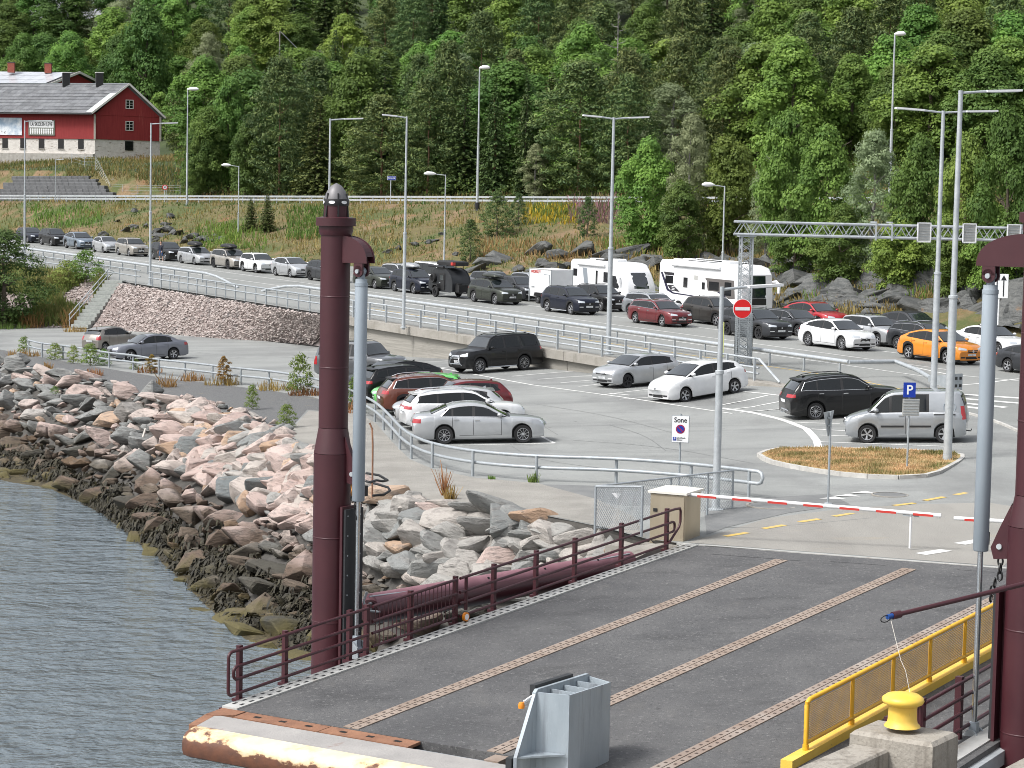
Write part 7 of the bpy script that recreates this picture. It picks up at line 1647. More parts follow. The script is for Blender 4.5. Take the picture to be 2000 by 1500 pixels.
# pale repaired strip by the gable
q = MB(); a, b, c, d = roof_pt(.0, .02), roof_pt(.028, .02), roof_pt(.028, .66), roof_pt(0, .66); up_ = Vector((0, 0, .11)); q.prism([a+up_, b+up_, c+up_, d+up_], (0, 0, -.02)); q.build('repair_sheet', mat('pale_green_sheet', (.46, .52, .50), .6), bt)
def win(c, ax_, nrm, w, h, panes=(2, 3), frame='trim_white'):
    q = MB(); P = lambda x, z, d: tuple(c+ax_*x+nrm*d+Vector((0, 0, z)))
    fr = MB(); t_ = .09
    for (x0, x1, z0, z1) in ((-w/2-t_, w/2+t_, h/2, h/2+t_), (-w/2-t_, w/2+t_, -h/2-t_, -h/2), (-w/2-t_, -w/2, -h/2, h/2), (w/2, w/2+t_, -h/2, h/2)): fr.prism([P(x0, z0, .03), P(x1, z0, .03), P(x1, z1, .03), P(x0, z1, .03)], nrm*.05)
    for k in range(1, panes[0]): x = -w/2+w*k/panes[0]; fr.prism([P(x-.03, -h/2, .03), P(x+.03, -h/2, .03), P(x+.03, h/2, .03), P(x-.03, h/2, .03)], nrm*.04)
    for k in range(1, panes[1]): z = -h/2+h*k/panes[1]; fr.prism([P(-w/2, z-.022, .032), P(w/2, z-.022, .032), P(w/2, z+.022, .032), P(-w/2, z+.022, .032)], nrm*.036)
    f = fr.build('window', M[frame], bt)
    for i in range(panes[0]):
        for j in range(panes[1]):
            x0, x1, z0, z1 = -w/2+w*i/panes[0], -w/2+w*(i+1)/panes[0], -h/2+h*j/panes[1], -h/2+h*(j+1)/panes[1]
            q = MB(); q.prism([P(x0+.01, z0+.01, .02), P(x1-.01, z0+.01, .02), P(x1-.01, z1-.01, .02), P(x0+.01, z1-.01, .02)], nrm*.012); q.build('pane', M['window_dark'], f)
gx = .52
for yy, hh in ((202, 18), (244, 19)): win(gdir*(GL*gx)+gN*.13+Vector((0, 0, hz(yy)-BA.z)), gdir, gN, .95, hh/sB*.85)
win(gdir*(GL*gx)+gN*.02+Vector((0, 0, hz(283)-BA.z)), gdir, gN, 1.0, 1.1, (2, 2), 'window_dark')
def ldist(px):                                      # distance along the long wall seen at column px
    lo, hi = 0, LLEN*1.5
    for _ in range(40):
        m_ = (lo+hi)/2; v = np.array(BA+ldir*m_)-CAMP
        if 1000+F*(v@RT)/(v@FWD) > px: lo = m_
        else: hi = m_
    return lo
for px in (158, 119, 81, 45, 10): 
    d = ldist(px); q = MB(); c = ldir*d+lN*.0; z = hz(281)-BA.z; q.prism([tuple(c-ldir*.42+lN*.02+Vector((0, 0, z-.75))), tuple(c+ldir*.42+lN*.02+Vector((0, 0, z-.75))), tuple(c+ldir*.42+lN*.02+Vector((0, 0, z+.75))), tuple(c-ldir*.42+lN*.02+Vector((0, 0, z+.75)))], lN*.04); f = q.build('stable_window', M['window_dark'], bt)
    q = MB(); q.prism([tuple(c-ldir*.5+lN*.02+Vector((0, 0, z-.86))), tuple(c+ldir*.5+lN*.02+Vector((0, 0, z-.86))), tuple(c+ldir*.5+lN*.02+Vector((0, 0, z-.75))), tuple(c-ldir*.5+lN*.02+Vector((0, 0, z-.75)))], lN*.1); q.build('sill', M['grey_stone'], f)
for px, w in ((84, 1.3), (142, 1.6)): d = ldist(px); q = MB(); c = ldir*d+lN*.46; q.prism([tuple(c-ldir*w*.5+Vector((0, 0, -2.2))), tuple(c+ldir*w*.5+Vector((0, 0, -2.2))), tuple(c+ldir*w*.5+Vector((0, 0, .35))), tuple(c-ldir*w*.5+Vector((0, 0, .35)))], lN*.03); q.build('cellar_opening', M['dark_hole'], bt)
# chimneys on the ridge
for px, rw_ in ((126, .9), (193, .95)):
    c = rd+ldir*(4.6 if px > 150 else 9.8); q = MB(); q.box((c.x, c.y, zr+.55), (1.0, 1.0, 1.9), rz=.3); ch = q.build('chimney', M['black'], bt); q = MB(); q.box((c.x, c.y, zr+1.56), (1.1, 1.1, .12), rz=.3); q.build('cap', M['trim_white'], ch)
# banner with slogan, picture banner (generic)
d0, d1 = ldist(57), ldist(108); c = ldir*((d0+d1)/2)+lN*.2; z = (hz(236)+hz(266))/2-BA.z; hB = (266-236)/sB; wB = d0-d1
bn = thing('slogan_banner', 'grey banner reading LA SKOLEN LEVE hung on the red barn wall', 'banner', tuple(BA+c+Vector((0, 0, z))), math.atan2(-ldir.y, -ldir.x))
q = MB(); q.box((0, 0, 0), (wB, .05, hB)); q.build('cloth', mat('banner_grey', (.17, .18, .15), .8), bn); q = MB(); q.box((0, -.035, hB*.22), (wB*.93, .02, hB*.42)); q.build('white_field', M['sign_white'], bn)
text('LA SKOLEN LEVE', hB*.36, M['sign_black'], bn, (0, -.055, hB*.215), sx=.60)
q = MB()
for k in range(13): x = -wB*.42+wB*.84*k/12; q.lathe([(.001, -.01), (.11, -.008), (.11, .008), (.001, .01)], 8, 'y', (x, -.035, -hB*.10)); q.box((x, -.035, -hB*.25), (.16, .02, hB*.17)); q.box((x, -.035, -hB*.38), (.10, .02, hB*.10))
q.build('white_figures', M['sign_white'], bn)
d0, d1 = ldist(-12), ldist(44); c = ldir*((d0+d1)/2)+lN*.2; z = (hz(232)+hz(266))/2-BA.z
pb = thing('picture_banner', 'big pale blue picture banner on the barn wall at the photo edge', 'banner', tuple(BA+c+Vector((0, 0, z))), math.atan2(-ldir.y, -ldir.x))
q = MB(); q.box((0, 0, 0), (d0-d1, .05, 34/sB)); q.build('cloth', mat('banner_print', (.30, .40, .52), .7, var=(.72, .76, .80), vscale=.45, lo=.42, hi=.58, extra=[((.10, .08, .09), .5, (1, 1, 1), .62, .66)]), bn if False else pb)
# farmhouse behind, with solar panels
HA = far(88, 168, 345); HA.z = zground(HA.x, HA.y); sH = scale_at(HA); hzH = lambda y: HA.z+(proj_y(HA)-y)/sH
hs2 = thing('farmhouse', 'red farmhouse behind the barn with pale solar roof and brick chimneys', 'house', tuple(HA))
rr0 = Vector((5.0, 1.5, hzH(140)-HA.z)); ld = Vector((-.985, .17, 0)); 
e0 = Vector((1.2, -4.2, hzH(170)-HA.z)); e1 = Vector((9.0, 6.5, hzH(166)-HA.z))
q = MB(); q.prism([e0, e0+ld*26, rr0+ld*26, rr0], (0, 0, -.2)); q.build('roof', M['roof_dark'], hs2)
q = MB(); q.prism([rr0, rr0+ld*26, e1+ld*26, e1], (0, 0, -.2)); q.build('rear_roof', M['roof_dark'], hs2)
g_ = [Vector((e0.x+.3, e0.y+.4, -4)), Vector((e1.x-.4, e1.y-.6, -4)), e1-Vector((.4, .6, .25)), rr0-Vector((0, 0, .25)), e0-Vector((-.3, -.4, .25))]; q = MB(); q.prism([p+ld*.5 for p in g_], ld*.3); q.build('gable_wall', M['wood_red'], hs2)
q = MB(); q.prism([e0+ld*.5+Vector((0, .4, -5)), e0+ld*26+Vector((0, .4, -5)), e0+ld*26+Vector((0, .4, -.2)), e0+ld*.5+Vector((0, .4, -.2))], (0, .3, 0)); q.build('wall', M['wood_red'], hs2)
for a, b in ((e0, rr0), (e1, rr0)): q = MB(); q.beam(a-ld*.1, b-ld*.1, .1, .35); q.build('barge_board', M['trim_white'], hs2)
nrm = (ld.cross(rr0-e0)).normalized(); nrm = nrm if nrm.z > 0 else -nrm
for i in range(12):
    for j in range(3):
        a = e0.lerp(rr0, .06+.30*j)+ld*(.9+2.05*i+(.6 if i > 5 else 0)); b = e0.lerp(rr0, .06+.30*j+.285)+ld*(.9+2.05*i+(.6 if i > 5 else 0)); q = MB(); q.prism([a+nrm*.12, a+ld*2.0+nrm*.12, b+ld*2.0+nrm*.12, b+nrm*.12], -nrm*.05); q.build('solar_panel', M['solar'], hs2)
for px, off in ((97, 0), (25, 0)):
    v = far(px, 140, HA.y+rr0.y+1)-HA; c = Vector((v.x, rr0.y, rr0.z)); q = MB(); q.box((c.x, c.y, c.z+.5), (1.0, .9, 1.5)); q.build('chimney', M['brick_red'], hs2)
    q = MB(); q.box((c.x, c.y, c.z+1.3), (1.1, 1.0, .12)); q.build('chimney_cap', M['roof_dark'], hs2)
# cabin roof glimpsed in the wood
CA = far(218, 72, 470); CA.z = zground(CA.x, CA.y)
cbn = thing('forest_cabin', 'dark cabin with a white edged roof glimpsed high in the wood', 'cabin', tuple(CA)); zC = (proj_y(CA)-60)/scale_at(CA)
q = MB(); q.prism([(-2, -2, zC-.8), (5.5, -2, zC-.8), (4.8, 3, zC+1.0), (-.5, 3, zC+1.0)], (0, 0, .15)); q.build('roof', M['roof_dark'], cbn); q = MB(); q.box((1.5, .5, zC/2-.5), (6, 4, zC-.8)); q.build('wall', M['roof_dark'], cbn)
q = MB(); q.beam((-2, -2.05, zC-.7), (-.5, 3, zC+1.12), .15, .3); q.build('barge_board', M['trim_white'], cbn)
# grey block terraces by the upper road
tw = thing('block_terrace', 'stepped grey block retaining terraces below the barn', 'retaining wall')
def up_t(px):                                       # road coordinate t on the verge line (d = 9.5) at column px
    lo, hi = -90., 240.
    for _ in range(40):
        m_ = (lo+hi)/2; x, y = UP0P+UPT*m_+UPM*10.; v = np.array([x, y, zupper(x, y)])-CAMP
        if 1000+F*(v@RT)/(v@FWD) > px: lo = m_
        else: hi = m_
    return lo
blk = None; nb = 0
for c in range(8):
    t0, t1 = up_t(235-14*c), up_t(-20); n = int((t1-t0)/1.15)
    for k in range(n):
        if nb >= 299: break
        t = t0+1.15*(k+(.5 if c % 2 else 0)); x, y = UP0P+UPT*t+UPM*(10+.45*c); z = zupper(x, y)+.05+.42*c
        if blk is None: q = MB(); cham(q, -.555, .555, -.28, .28, .405, -.35, .05); o = q.build('block', M['block'], tw); blk = o.data
        else: o = link('block', blk, tw)
        o.location = (x, y, z); o.rotation_euler = (random.uniform(-.02, .02), 0, math.atan2(UPT[1], UPT[0])+random.uniform(-.02, .02)); nb += 1
q = MB(); t0, t1 = up_t(230), up_t(-40)
for c in range(8): 
    P0 = UP0P+UPT*up_t(232-14*c)+UPM*(10.2+.45*c); P1 = UP0P+UPT*t1+UPM*(10.2+.45*c); z0_ = zupper(*P0)+.42*c-.3; z1_ = zupper(*P1)+.42*c-.3
    q.add([(P0[0], P0[1], z0_), (P1[0], P1[1], z1_), (P1[0]+.4, P1[1]+.5, z1_+.3), (P0[0]+.4, P0[1]+.5, z0_+.3)], [(0, 1, 2, 3)])
q.build('block_backing', M['block'], tw)
# ------------------------------------------------------------------ vegetation
def leaf_mat(name, c, c2, trans=.38, jit=.16, rough=.6):
    m = bpy.data.materials.new(name); m.use_nodes = True; N, L = m.node_tree.nodes, m.node_tree.links; b = N['Principled BSDF']; out = N['Material Output']
    at_ = N.new('ShaderNodeAttribute'); at_.attribute_name = 'tint'; x = N.new('ShaderNodeMix'); x.data_type = 'RGBA'; x.inputs['A'].default_value = (*c, 1); x.inputs['B'].default_value = (*c2, 1); L.new(at_.outputs['Fac'], x.inputs['Factor'])
    oi = N.new('ShaderNodeObjectInfo'); h = N.new('ShaderNodeHueSaturation'); r = N.new('ShaderNodeMapRange'); r.inputs['To Min'].default_value = 1-jit; r.inputs['To Max'].default_value = 1+jit; L.new(oi.outputs['Random'], r.inputs['Value']); L.new(r.outputs[0], h.inputs['Value'])
    r2 = N.new('ShaderNodeMapRange'); r2.inputs['To Min'].default_value = .5+.025; r2.inputs['To Max'].default_value = .5-.025; mm = N.new('ShaderNodeMath'); mm.operation = 'FRACT'; m3 = N.new('ShaderNodeMath'); m3.operation = 'MULTIPLY'; m3.inputs[1].default_value = 7.31; L.new(oi.outputs['Random'], m3.inputs[0]); L.new(m3.outputs[0], mm.inputs[0]); L.new(mm.outputs[0], r2.inputs['Value']); L.new(r2.outputs[0], h.inputs['Hue'])
    L.new(x.outputs['Result'], h.inputs['Color']); L.new(h.outputs[0], b.inputs['Base Color']); b.inputs['Roughness'].default_value = rough; b.inputs['Specular IOR Level'].default_value = .25
    t = N.new('ShaderNodeBsdfTranslucent'); L.new(h.outputs[0], t.inputs['Color']); mx = N.new('ShaderNodeMixShader'); mx.inputs[0].default_value = trans; L.new(b.outputs[0], mx.inputs[1]); L.new(t.outputs[0], mx.inputs[2]); L.new(mx.outputs[0], out.inputs['Surface'])
    return m
def leaf_mesh(name, C, Nn, size, asp, tint, m, r):
    """N leaf quads: centres C, normals Nn, sizes, aspect; tint per quad"""
    n = len(C); a = r.normal(size=(n, 3)); u = np.cross(Nn, a); u /= np.linalg.norm(u, axis=1)[:, None]+1e-9; w = np.cross(Nn, u)
    size = np.broadcast_to(size, (n,)); u = u*(size*asp)[:, None]; w = w*size[:, None]
    V = np.empty((n, 4, 3)); V[:, 0] = C-u*.5; V[:, 1] = C-w*.5; V[:, 2] = C+u*.5; V[:, 3] = C+w*.5+Nn*(size*.12)[:, None]
    me = bpy.data.meshes.new(name); me.vertices.add(4*n); me.vertices.foreach_set('co', V.reshape(-1).astype(np.float32)); me.loops.add(4*n); me.loops.foreach_set('vertex_index', np.arange(4*n, dtype=np.int32))
    me.polygons.add(n); me.polygons.foreach_set('loop_start', np.arange(0, 4*n, 4, dtype=np.int32)); me.polygons.foreach_set('loop_total', np.full(n, 4, np.int32))
    me.update(calc_edges=True); t = me.attributes.new('tint', 'FLOAT', 'POINT'); t.data.foreach_set('value', np.repeat(np.clip(tint, 0, 1), 4).astype(np.float32)); me.materials.append(m); return me
def sph(n, r): v = r.normal(size=(n, 3)); return v/(np.linalg.norm(v, axis=1)[:, None]+1e-9)
def crown_round(name, m, seed, H=10., Rr=4., base=.12, lobes=26, leaves=8500, ls=.30, asp=.75, up=.5, lob=.34, taper=.0):
    r = np.random.default_rng(seed); Cs, Ns, Ts, Sz = [], [], [], []
    cen = []
    for k in range(lobes):
        f = (k+.5)/lobes; z = base*H+(1-base)*H*(.06+.86*f**.85); rr = Rr*max(.12, math.sin(math.pi*(.12+.86*f)**(.85+taper)))*.78
        a = k*2.399+r.uniform(-.5, .5); d = rr*r.uniform(.45, 1.0); cen.append((d*math.cos(a), d*math.sin(a), z, Rr*lob*r.uniform(.7, 1.25)*(1-.25*f)))
    per = leaves//lobes
    for (x, y, z, rad) in cen:
        n = int(per*(rad/(Rr*lob))**1.6); d = sph(n, r); d[:, 2] = np.where(d[:, 2] < -.35, -d[:, 2]*.5, d[:, 2]); rr = rad*(r.uniform(.62, 1.06, n))
        lump = 1+.28*np.sin(d[:, 0]*5+x)*np.sin(d[:, 1]*5+y)*np.sin(d[:, 2]*4+z)
        p = d*(rr*lump)[:, None]*np.array([1, 1, .82])+np.array([x, y, z]); nn = d*1.05+r.normal(size=(n, 3))*.38+np.array([0, 0, up]); nn /= np.linalg.norm(nn, axis=1)[:, None]
        Cs.append(p); Ns.append(nn); Ts.append(np.clip(r.normal(.45, .13, n)+(r.uniform(-.25, .25))+.15*d[:, 2], 0, 1)); Sz.append(ls*r.uniform(.6, 1.35, n))
    C = np.concatenate(Cs); return leaf_mesh(name, C, np.concatenate(Ns), np.concatenate(Sz), asp, np.concatenate(Ts), m, r)
def crown_spruce(name, m, seed, H=14., Rr=3., whorls=30, ls=.42, base=.06, dens=1.):
    r = np.random.default_rng(seed); Cs, Ns, Ts, Sz = [], [], [], []
    for k in range(whorls):
        f = (k+r.uniform(0, .6))/whorls; z = H*(base+(1-base)*f); R_ = Rr*(1-f)**.78*r.uniform(.82, 1.12)+.12; nb_ = max(5, int(11*(1-f*.5)))
        for b in range(nb_):
            a = 2*math.pi*b/nb_+r.uniform(-.3, .3)+k; L_ = R_*r.uniform(.65, 1.12); n = max(4, int(L_*11*dens)); t = r.uniform(.15, 1, n)
            dr = -.30*t**1.5*L_+.12*t*L_; sw = r.normal(0, .13, n)*(1.1-t)*L_+r.normal(0, .05, n)
            x = math.cos(a)*t*L_-math.sin(a)*sw; y = math.sin(a)*t*L_+math.cos(a)*sw; Cs.append(np.c_[x, y, z+dr+r.normal(0, .07, n)])
            nn = np.c_[np.full(n, .35*math.cos(a)), np.full(n, .35*math.sin(a)), np.full(n, .9)]+r.normal(size=(n, 3))*.5; Ns.append(nn/np.linalg.norm(nn, axis=1)[:, None]); Ts.append(np.clip(r.normal(.22, .14, n)+.45*t**3+r.uniform(-.12, .12), 0, 1)); Sz.append(ls*r.uniform(.55, 1.2, n)*(1-.3*f))
    C = np.concatenate(Cs); return leaf_mesh(name, C, np.concatenate(Ns), np.concatenate(Sz), .55, np.concatenate(Ts), m, r)
def crown_pine(name, m, seed, H=13., Rr=4., base=.22, tufts=120, leaves=9000, ls=.34):
    r = np.random.default_rng(seed); Cs, Ns, Ts, Sz = [], [], [], []; per = leaves//tufts
    for k in range(tufts):
        f = (k+.5)/tufts; z = H*(base+(1-base)*f); env = Rr*(.38+.62*math.sin(math.pi*min(1, .25+.8*f)))*(1 if f < .75 else (1-f)/.25*.75+.25); a = k*2.399+r.uniform(-.4, .4); d = env*r.uniform(.5, 1.05); rad = r.uniform(.55, 1.15)*Rr/4.
        n = int(per*r.uniform(.6, 1.4)); v = sph(n, r)*r.uniform(.2, 1, n)[:, None]**.5; p = v*np.array([rad*1.25, rad*1.25, rad*.48])+np.array([d*math.cos(a), d*math.sin(a), z+d*.10]); nn = v*.9+r.normal(size=(n, 3))*.5+np.array([0, 0, .5]); nn /= np.linalg.norm(nn, axis=1)[:, None]
        Cs.append(p); Ns.append(nn); Ts.append(np.clip(r.normal(.3, .18, n)+.4*v[:, 2]+r.uniform(-.18, .18), 0, 1)); Sz.append(ls*r.uniform(.6, 1.3, n))
    C = np.concatenate(Cs); return leaf_mesh(name, C, np.concatenate(Ns), np.concatenate(Sz), .30, np.concatenate(Ts), m, r)
def trunk_mesh(H, r0, m, seed, limbs=6, Rr=3.):
    r = random.Random(seed); q = MB(); P = [(0, 0, -.5)]+[(r.uniform(-.12, .12)*k*.4, r.uniform(-.12, .12)*k*.4, H*.86*k/5) for k in range(1, 6)]; q.tube(P, [r0*1.25, r0, r0*.8, r0*.6, r0*.4, r0*.14], 8)
    for k in range(limbs):
        z = H*r.uniform(.25, .75); a = r.uniform(0, 6.28); L_ = Rr*r.uniform(.4, .8); i = min(4, int(z/(H*.86)*5)); b = Vector(P[i]).lerp(Vector(P[i+1]), .5); q.tube([b, b+Vector((math.cos(a)*L_*.5, math.sin(a)*L_*.5, L_*.35)), b+Vector((math.cos(a)*L_, math.sin(a)*L_, L_*.55))], [r0*.35, r0*.22, r0*.06], 5)
    o = q.build('trunk', m, smooth=60); me = o.data; bpy.data.objects.remove(o); return me
LM = dict(
 mid=leaf_mat('leaf_mid_green', (0.101, 0.189, 0.044), (0.245, 0.373, 0.075)), bright=leaf_mat('leaf_bright_green', (.070, .125, .026), (.190, .275, .062)), deep=leaf_mat('leaf_deep_green', (0.068, 0.131, 0.035), (0.176, 0.263, 0.060)),
 grey=leaf_mat('leaf_grey_green', (0.168, 0.214, 0.106), (0.323, 0.373, 0.210)), spruce=leaf_mat('needle_spruce', (0.037, 0.070, 0.022), (0.128, 0.163, 0.044), .12), pine=leaf_mat('needle_pine', (0.050, 0.090, 0.030), (0.181, 0.227, 0.068), .12),
 yellow=leaf_mat('leaf_yellow', (.19, .125, .024), (.34, .235, .055)), brown=leaf_mat('leaf_brown', (.13, .075, .03), (.26, .155, .062)), shrub=leaf_mat('leaf_shrub', (0.106, 0.164, 0.035), (0.258, 0.341, 0.091)), straw=leaf_mat('dry_straw', (.22, .14, .06), (.40, .29, .13), .3, .1), dry=leaf_mat('stem_dry', (.22, .115, .045), (.40, .25, .10), .3, .1))
PROT = {}
def proto(key, crown, H, Rr, trunk): PROT[key] = (crown, trunk, H, Rr)
TB, TP, TW = M['bark'], M['bark_pine'], M['bark_pale']
for i in range(3): proto('mid%d' % i, crown_round('crown', LM['mid'], 10+i, 10, 4.2, .03, 42, 27000, .25), 10, 4.2, trunk_mesh(10, .22, TB, i))
for i in range(3): proto('deep%d' % i, crown_round('crown', LM['deep'], 20+i, 11, 4.3, .03, 42, 27000, .25), 11, 4.3, trunk_mesh(11, .25, TB, 5+i))
for i in range(2): proto('bright%d' % i, crown_round('crown', LM['bright'], 30+i, 9, 4.0, .03, 40, 25000, .23), 9, 4.0, trunk_mesh(9, .2, TB, 9+i))
for i in range(2): proto('grey%d' % i, crown_round('crown', LM['grey'], 40+i, 11, 3.0, .03, 44, 22000, .19, .5, .2, .32), 11, 3.0, trunk_mesh(11, .2, TW, 12+i))
for i in range(3): proto('spruce%d' % i, crown_spruce('crown', LM['spruce'], 50+i, 15, 3.1, 38, .5, .02, 1.5), 15, 3.1, trunk_mesh(15, .2, TB, 15+i, 0))
for i in range(3): proto('pine%d' % i, crown_pine('crown', LM['pine'], 60+i, 13, 3.9, .03, 190, 17000, .40), 13, 3.9, trunk_mesh(13, .13, TP, 18+i, 5))
proto('pinelight', crown_spruce('crown', leaf_mat('needle_light', (0.039, 0.081, 0.025), (0.130, 0.196, 0.057), .15), 71, 13, 3.4, 36, .46, .02, 1.5), 13, 3.4, trunk_mesh(13, .2, TP, 22, 0))
proto('yellow', crown_round('crown', LM['yellow'], 80, 9, 2.6, .1, 24, 6000, .22), 9, 2.6, trunk_mesh(9, .15, TW, 24)); proto('brown', crown_round('crown', LM['brown'], 81, 9, 2.4, .1, 24, 4500, .2), 9, 2.4, trunk_mesh(9, .15, TB, 25))
proto('juniper', crown_pine('crown', LM['pine'], 90, 5, 1.9, .03, 70, 6500, .22), 5, 1.9, trunk_mesh(5, .1, TB, 27, 2))
proto('bush', crown_round('crown', LM['shrub'], 91, 2.2, 1.0, .02, 16, 1500, .13, .6, .3, .42), 2.2, 1.0, trunk_mesh(2.2, .03, TB, 28, 5, .8))
proto('bigbush', crown_round('crown', leaf_mat('leaf_big_bush', (0.042, 0.085, 0.025), (0.125, 0.208, 0.058)), 92, 9, 3.6, .02, 40, 14000, .20, .6), 9, 3.6, trunk_mesh(9, .2, TB, 29))
def tree(key, p, h, w, label, group=None, name='tree', cat='tree', sink=.25):
    cr, tr, H, Rr = PROT[key]; t = thing(name, label, cat, (p[0], p[1], p[2]-sink), random.uniform(0, 6.28), group)
    t.scale = (w/2/Rr, w/2/Rr, h/H); link('trunk', tr, t); link('crown', cr, t); return t
def tree_px(key, px, yb, yt, wpx, Y, label, **k):
    """tree whose foot is seen at column px at distance Y, top at row yt, crown wpx wide in the photograph"""
    p = far(px, yb, Y); p.z = zground(p.x, p.y); s = scale_at(p); return tree(key, p, (proj_y(p)-yt)/s+.25, wpx/s, label, **k)
def Yof_up(px, d):                                   # distance of the line d metres beyond the barrier, at column px
    e = (px-1000)/F; t = (0-(UP0P[0]+UPM[0]*d)+e*(UP0P[1]+UPM[1]*d))/(UPT[0]-e*UPT[1]); return UP0P[1]+UPT[1]*t+UPM[1]*d
T_ = lambda key, px, yt, w, d, label, yb=375, **k: tree_px(key, px, yb, yt, w, Yof_up(px, d), label, **k)
# trees of the first row along the upper road, left to right
FR = 'first row of trees beyond the upper road'
row = [('deep0', 405, 205, 120, 13, 'mid green roadside tree beside the upper road lamp right of the barn', ), ('mid0', 445, 150, 110, 16, 'broad green roadside tree behind the short lamp left of the pillar'), ('pine0', 545, 118, 135, 14, 'tall dark pine by the upper road, left of the maroon pillar top'), ('deep1', 480, 240, 90, 12, 'low rounded tree between two dark pines near the upper road'), ('spruce0', 620, 180, 110, 14, 'dark conifer just behind the pillar head lamp post'), ('bright1', 700, 108, 190, 20, 'big rounded pale green tree above the blue name sign'), ('pine1', 745, 190, 150, 13, 'dark low-branched pine directly behind the blue name sign'), ('pine2', 835, 150, 130, 14, 'dark pine between the name sign and the tall black-based lamp'), ('spruce1', 905, 165, 115, 15, 'dark conifer left of the tall black-based lamp'), ('pinelight', 965, 160, 105, 14, 'lighter green conifer right of the tall black-based lamp'), ('spruce2', 1025, 150, 70, 13, 'slim pointed young spruce with bright tips right of the tall lamp'), ('grey0', 1045, 275, 70, 12, 'small pale willow at the verge below the slim spruce'), ('pine0', 1130, 125, 190, 15, 'wide dark pine behind the two-armed lamp arms'), ('pine1', 1225, 150, 130, 15, 'dark pine right of the two-armed lamp'), ('deep2', 385, 262, 70, 11, 'small dark tree at the verge right of the speed sign')]
for r_ in row: T_(*r_[:5], r_[5], group=FR)
# bushes and trees on the bank in front of the upper road (right half)
BK = 'bushy trees on the bank above the queue'
bank = [('mid1', 1262, 495, 268, 150, 'rounded willow tree at the left end of the bank bushes'), ('grey1', 1345, 505, 212, 120, 'tall pale alder above the white motorhomes'), ('bright0', 1420, 500, 262, 165, 'bright green alder behind the short lamp by the motorhome'), ('mid2', 1530, 520, 205, 150, 'tall green tree above the gantry end'), ('grey1', 1495, 510, 300, 105, 'greyish alder low on the bank right of the short lamp'), ('mid0', 1610, 540, 245, 170, 'broad alder above the middle of the gantry beam'), ('grey0', 1700, 545, 240, 150, 'pale alder above the right half of the gantry beam'), ('bright1', 1790, 560, 265, 150, 'bright green alder behind the two-armed lamp post'), ('mid1', 1880, 570, 260, 150, 'broad green alder between the tall lamp posts and the right pillar'), ('bright0', 1960, 570, 200, 170, 'big bright alder touching the right pillar'), ('deep0', 1325, 515, 350, 120, 'dark leafy bush low on the bank above the motorhome roof'), ('deep1', 1640, 560, 400, 150, 'dark leafy bush below the gantry beam'), ('mid2', 1760, 575, 400, 150, 'dense dark bush on the rock edge right of the gantry centre'), ('deep2', 1860, 590, 420, 130, 'dark bush on the rocks by the tall lamp post'), ('deep0', 1550, 545, 400, 120, 'dark bush above the rock face right of the gantry tower'), ('mid0', 1940, 590, 400, 120, 'dark bush above the lane arrow sign')]
for key, px, yb, yt, w, lab in bank:
    p = ground(px, yb, 120); s = scale_at(p); tree(key, p, (proj_y(p)-yt)/s+.3, w/s, lab, group=BK)
# small conifers and shrubs on the grass bank
for key, px, yb, yt, w, lab in [('juniper', 970, 462, 378, 66, 'round dark juniper on the grass bank left of the yellow flowers'), ('juniper', 1012, 440, 380, 36, 'narrow juniper right behind the round one'), ('juniper', 918, 512, 432, 52, 'dark juniper low on the bank above the trailer'), ('juniper', 1147, 462, 388, 44, 'dark juniper beside the pink fireweed'), ('spruce0', 490, 452, 388, 42, 'young spruce sapling on the bank left of the pillar'), ('spruce1', 522, 450, 376, 44, 'taller young spruce sapling on the bank left of the pillar')]:
    p = ground(px, yb, 120); s = scale_at(p); tree(key, p, (proj_y(p)-yt)/s+.2, w/s, lab, name='young_conifer', cat='conifer', sink=.1)
# trees around the barn
for key, px, yt, w, Y, lab in [('deep1', 285, 5, 150, 345, 'very tall broad green tree right behind the barn ridge'), ('mid0', 66, -25, 130, 440, 'tall tree at the top edge above the farmhouse chimneys'), ('deep0', 15, 5, 120, 430, 'tall dark tree in the top left corner'), ('deep2', 235, 62, 120, 350, 'dark tree between the cabin roof and the barn'), ('bright0', 150, 78, 110, 385, 'rounded yellow-green tree behind the farmhouse chimney'), ('bright1', 45, 66, 110, 390, 'yellow-green tree behind the farmhouse at the left edge'), ('grey0', 405, 55, 95, 340, 'tall weeping grey birch right of the barn'), ('brown', 468, 98, 55, 345, 'rust brown dying tree beside the grey birch'), ('mid1', 345, 205, 60, 325, 'apple tree on the lawn right of the barn'), ('mid0', 310, 180, 80, 335, 'tree behind the barn gable'), ('yellow', 880, 66, 55, 330, 'golden yellow birch in the middle of the wood'), ('brown', 545, 70, 34, 400, 'thin brown conifer high in the wood'), ('mid2', 380, 195, 70, 320, 'rounded shrub tree right of the barn gable lamp')]:
    tree_px(key, px, 300, yt, w, Y, lab)
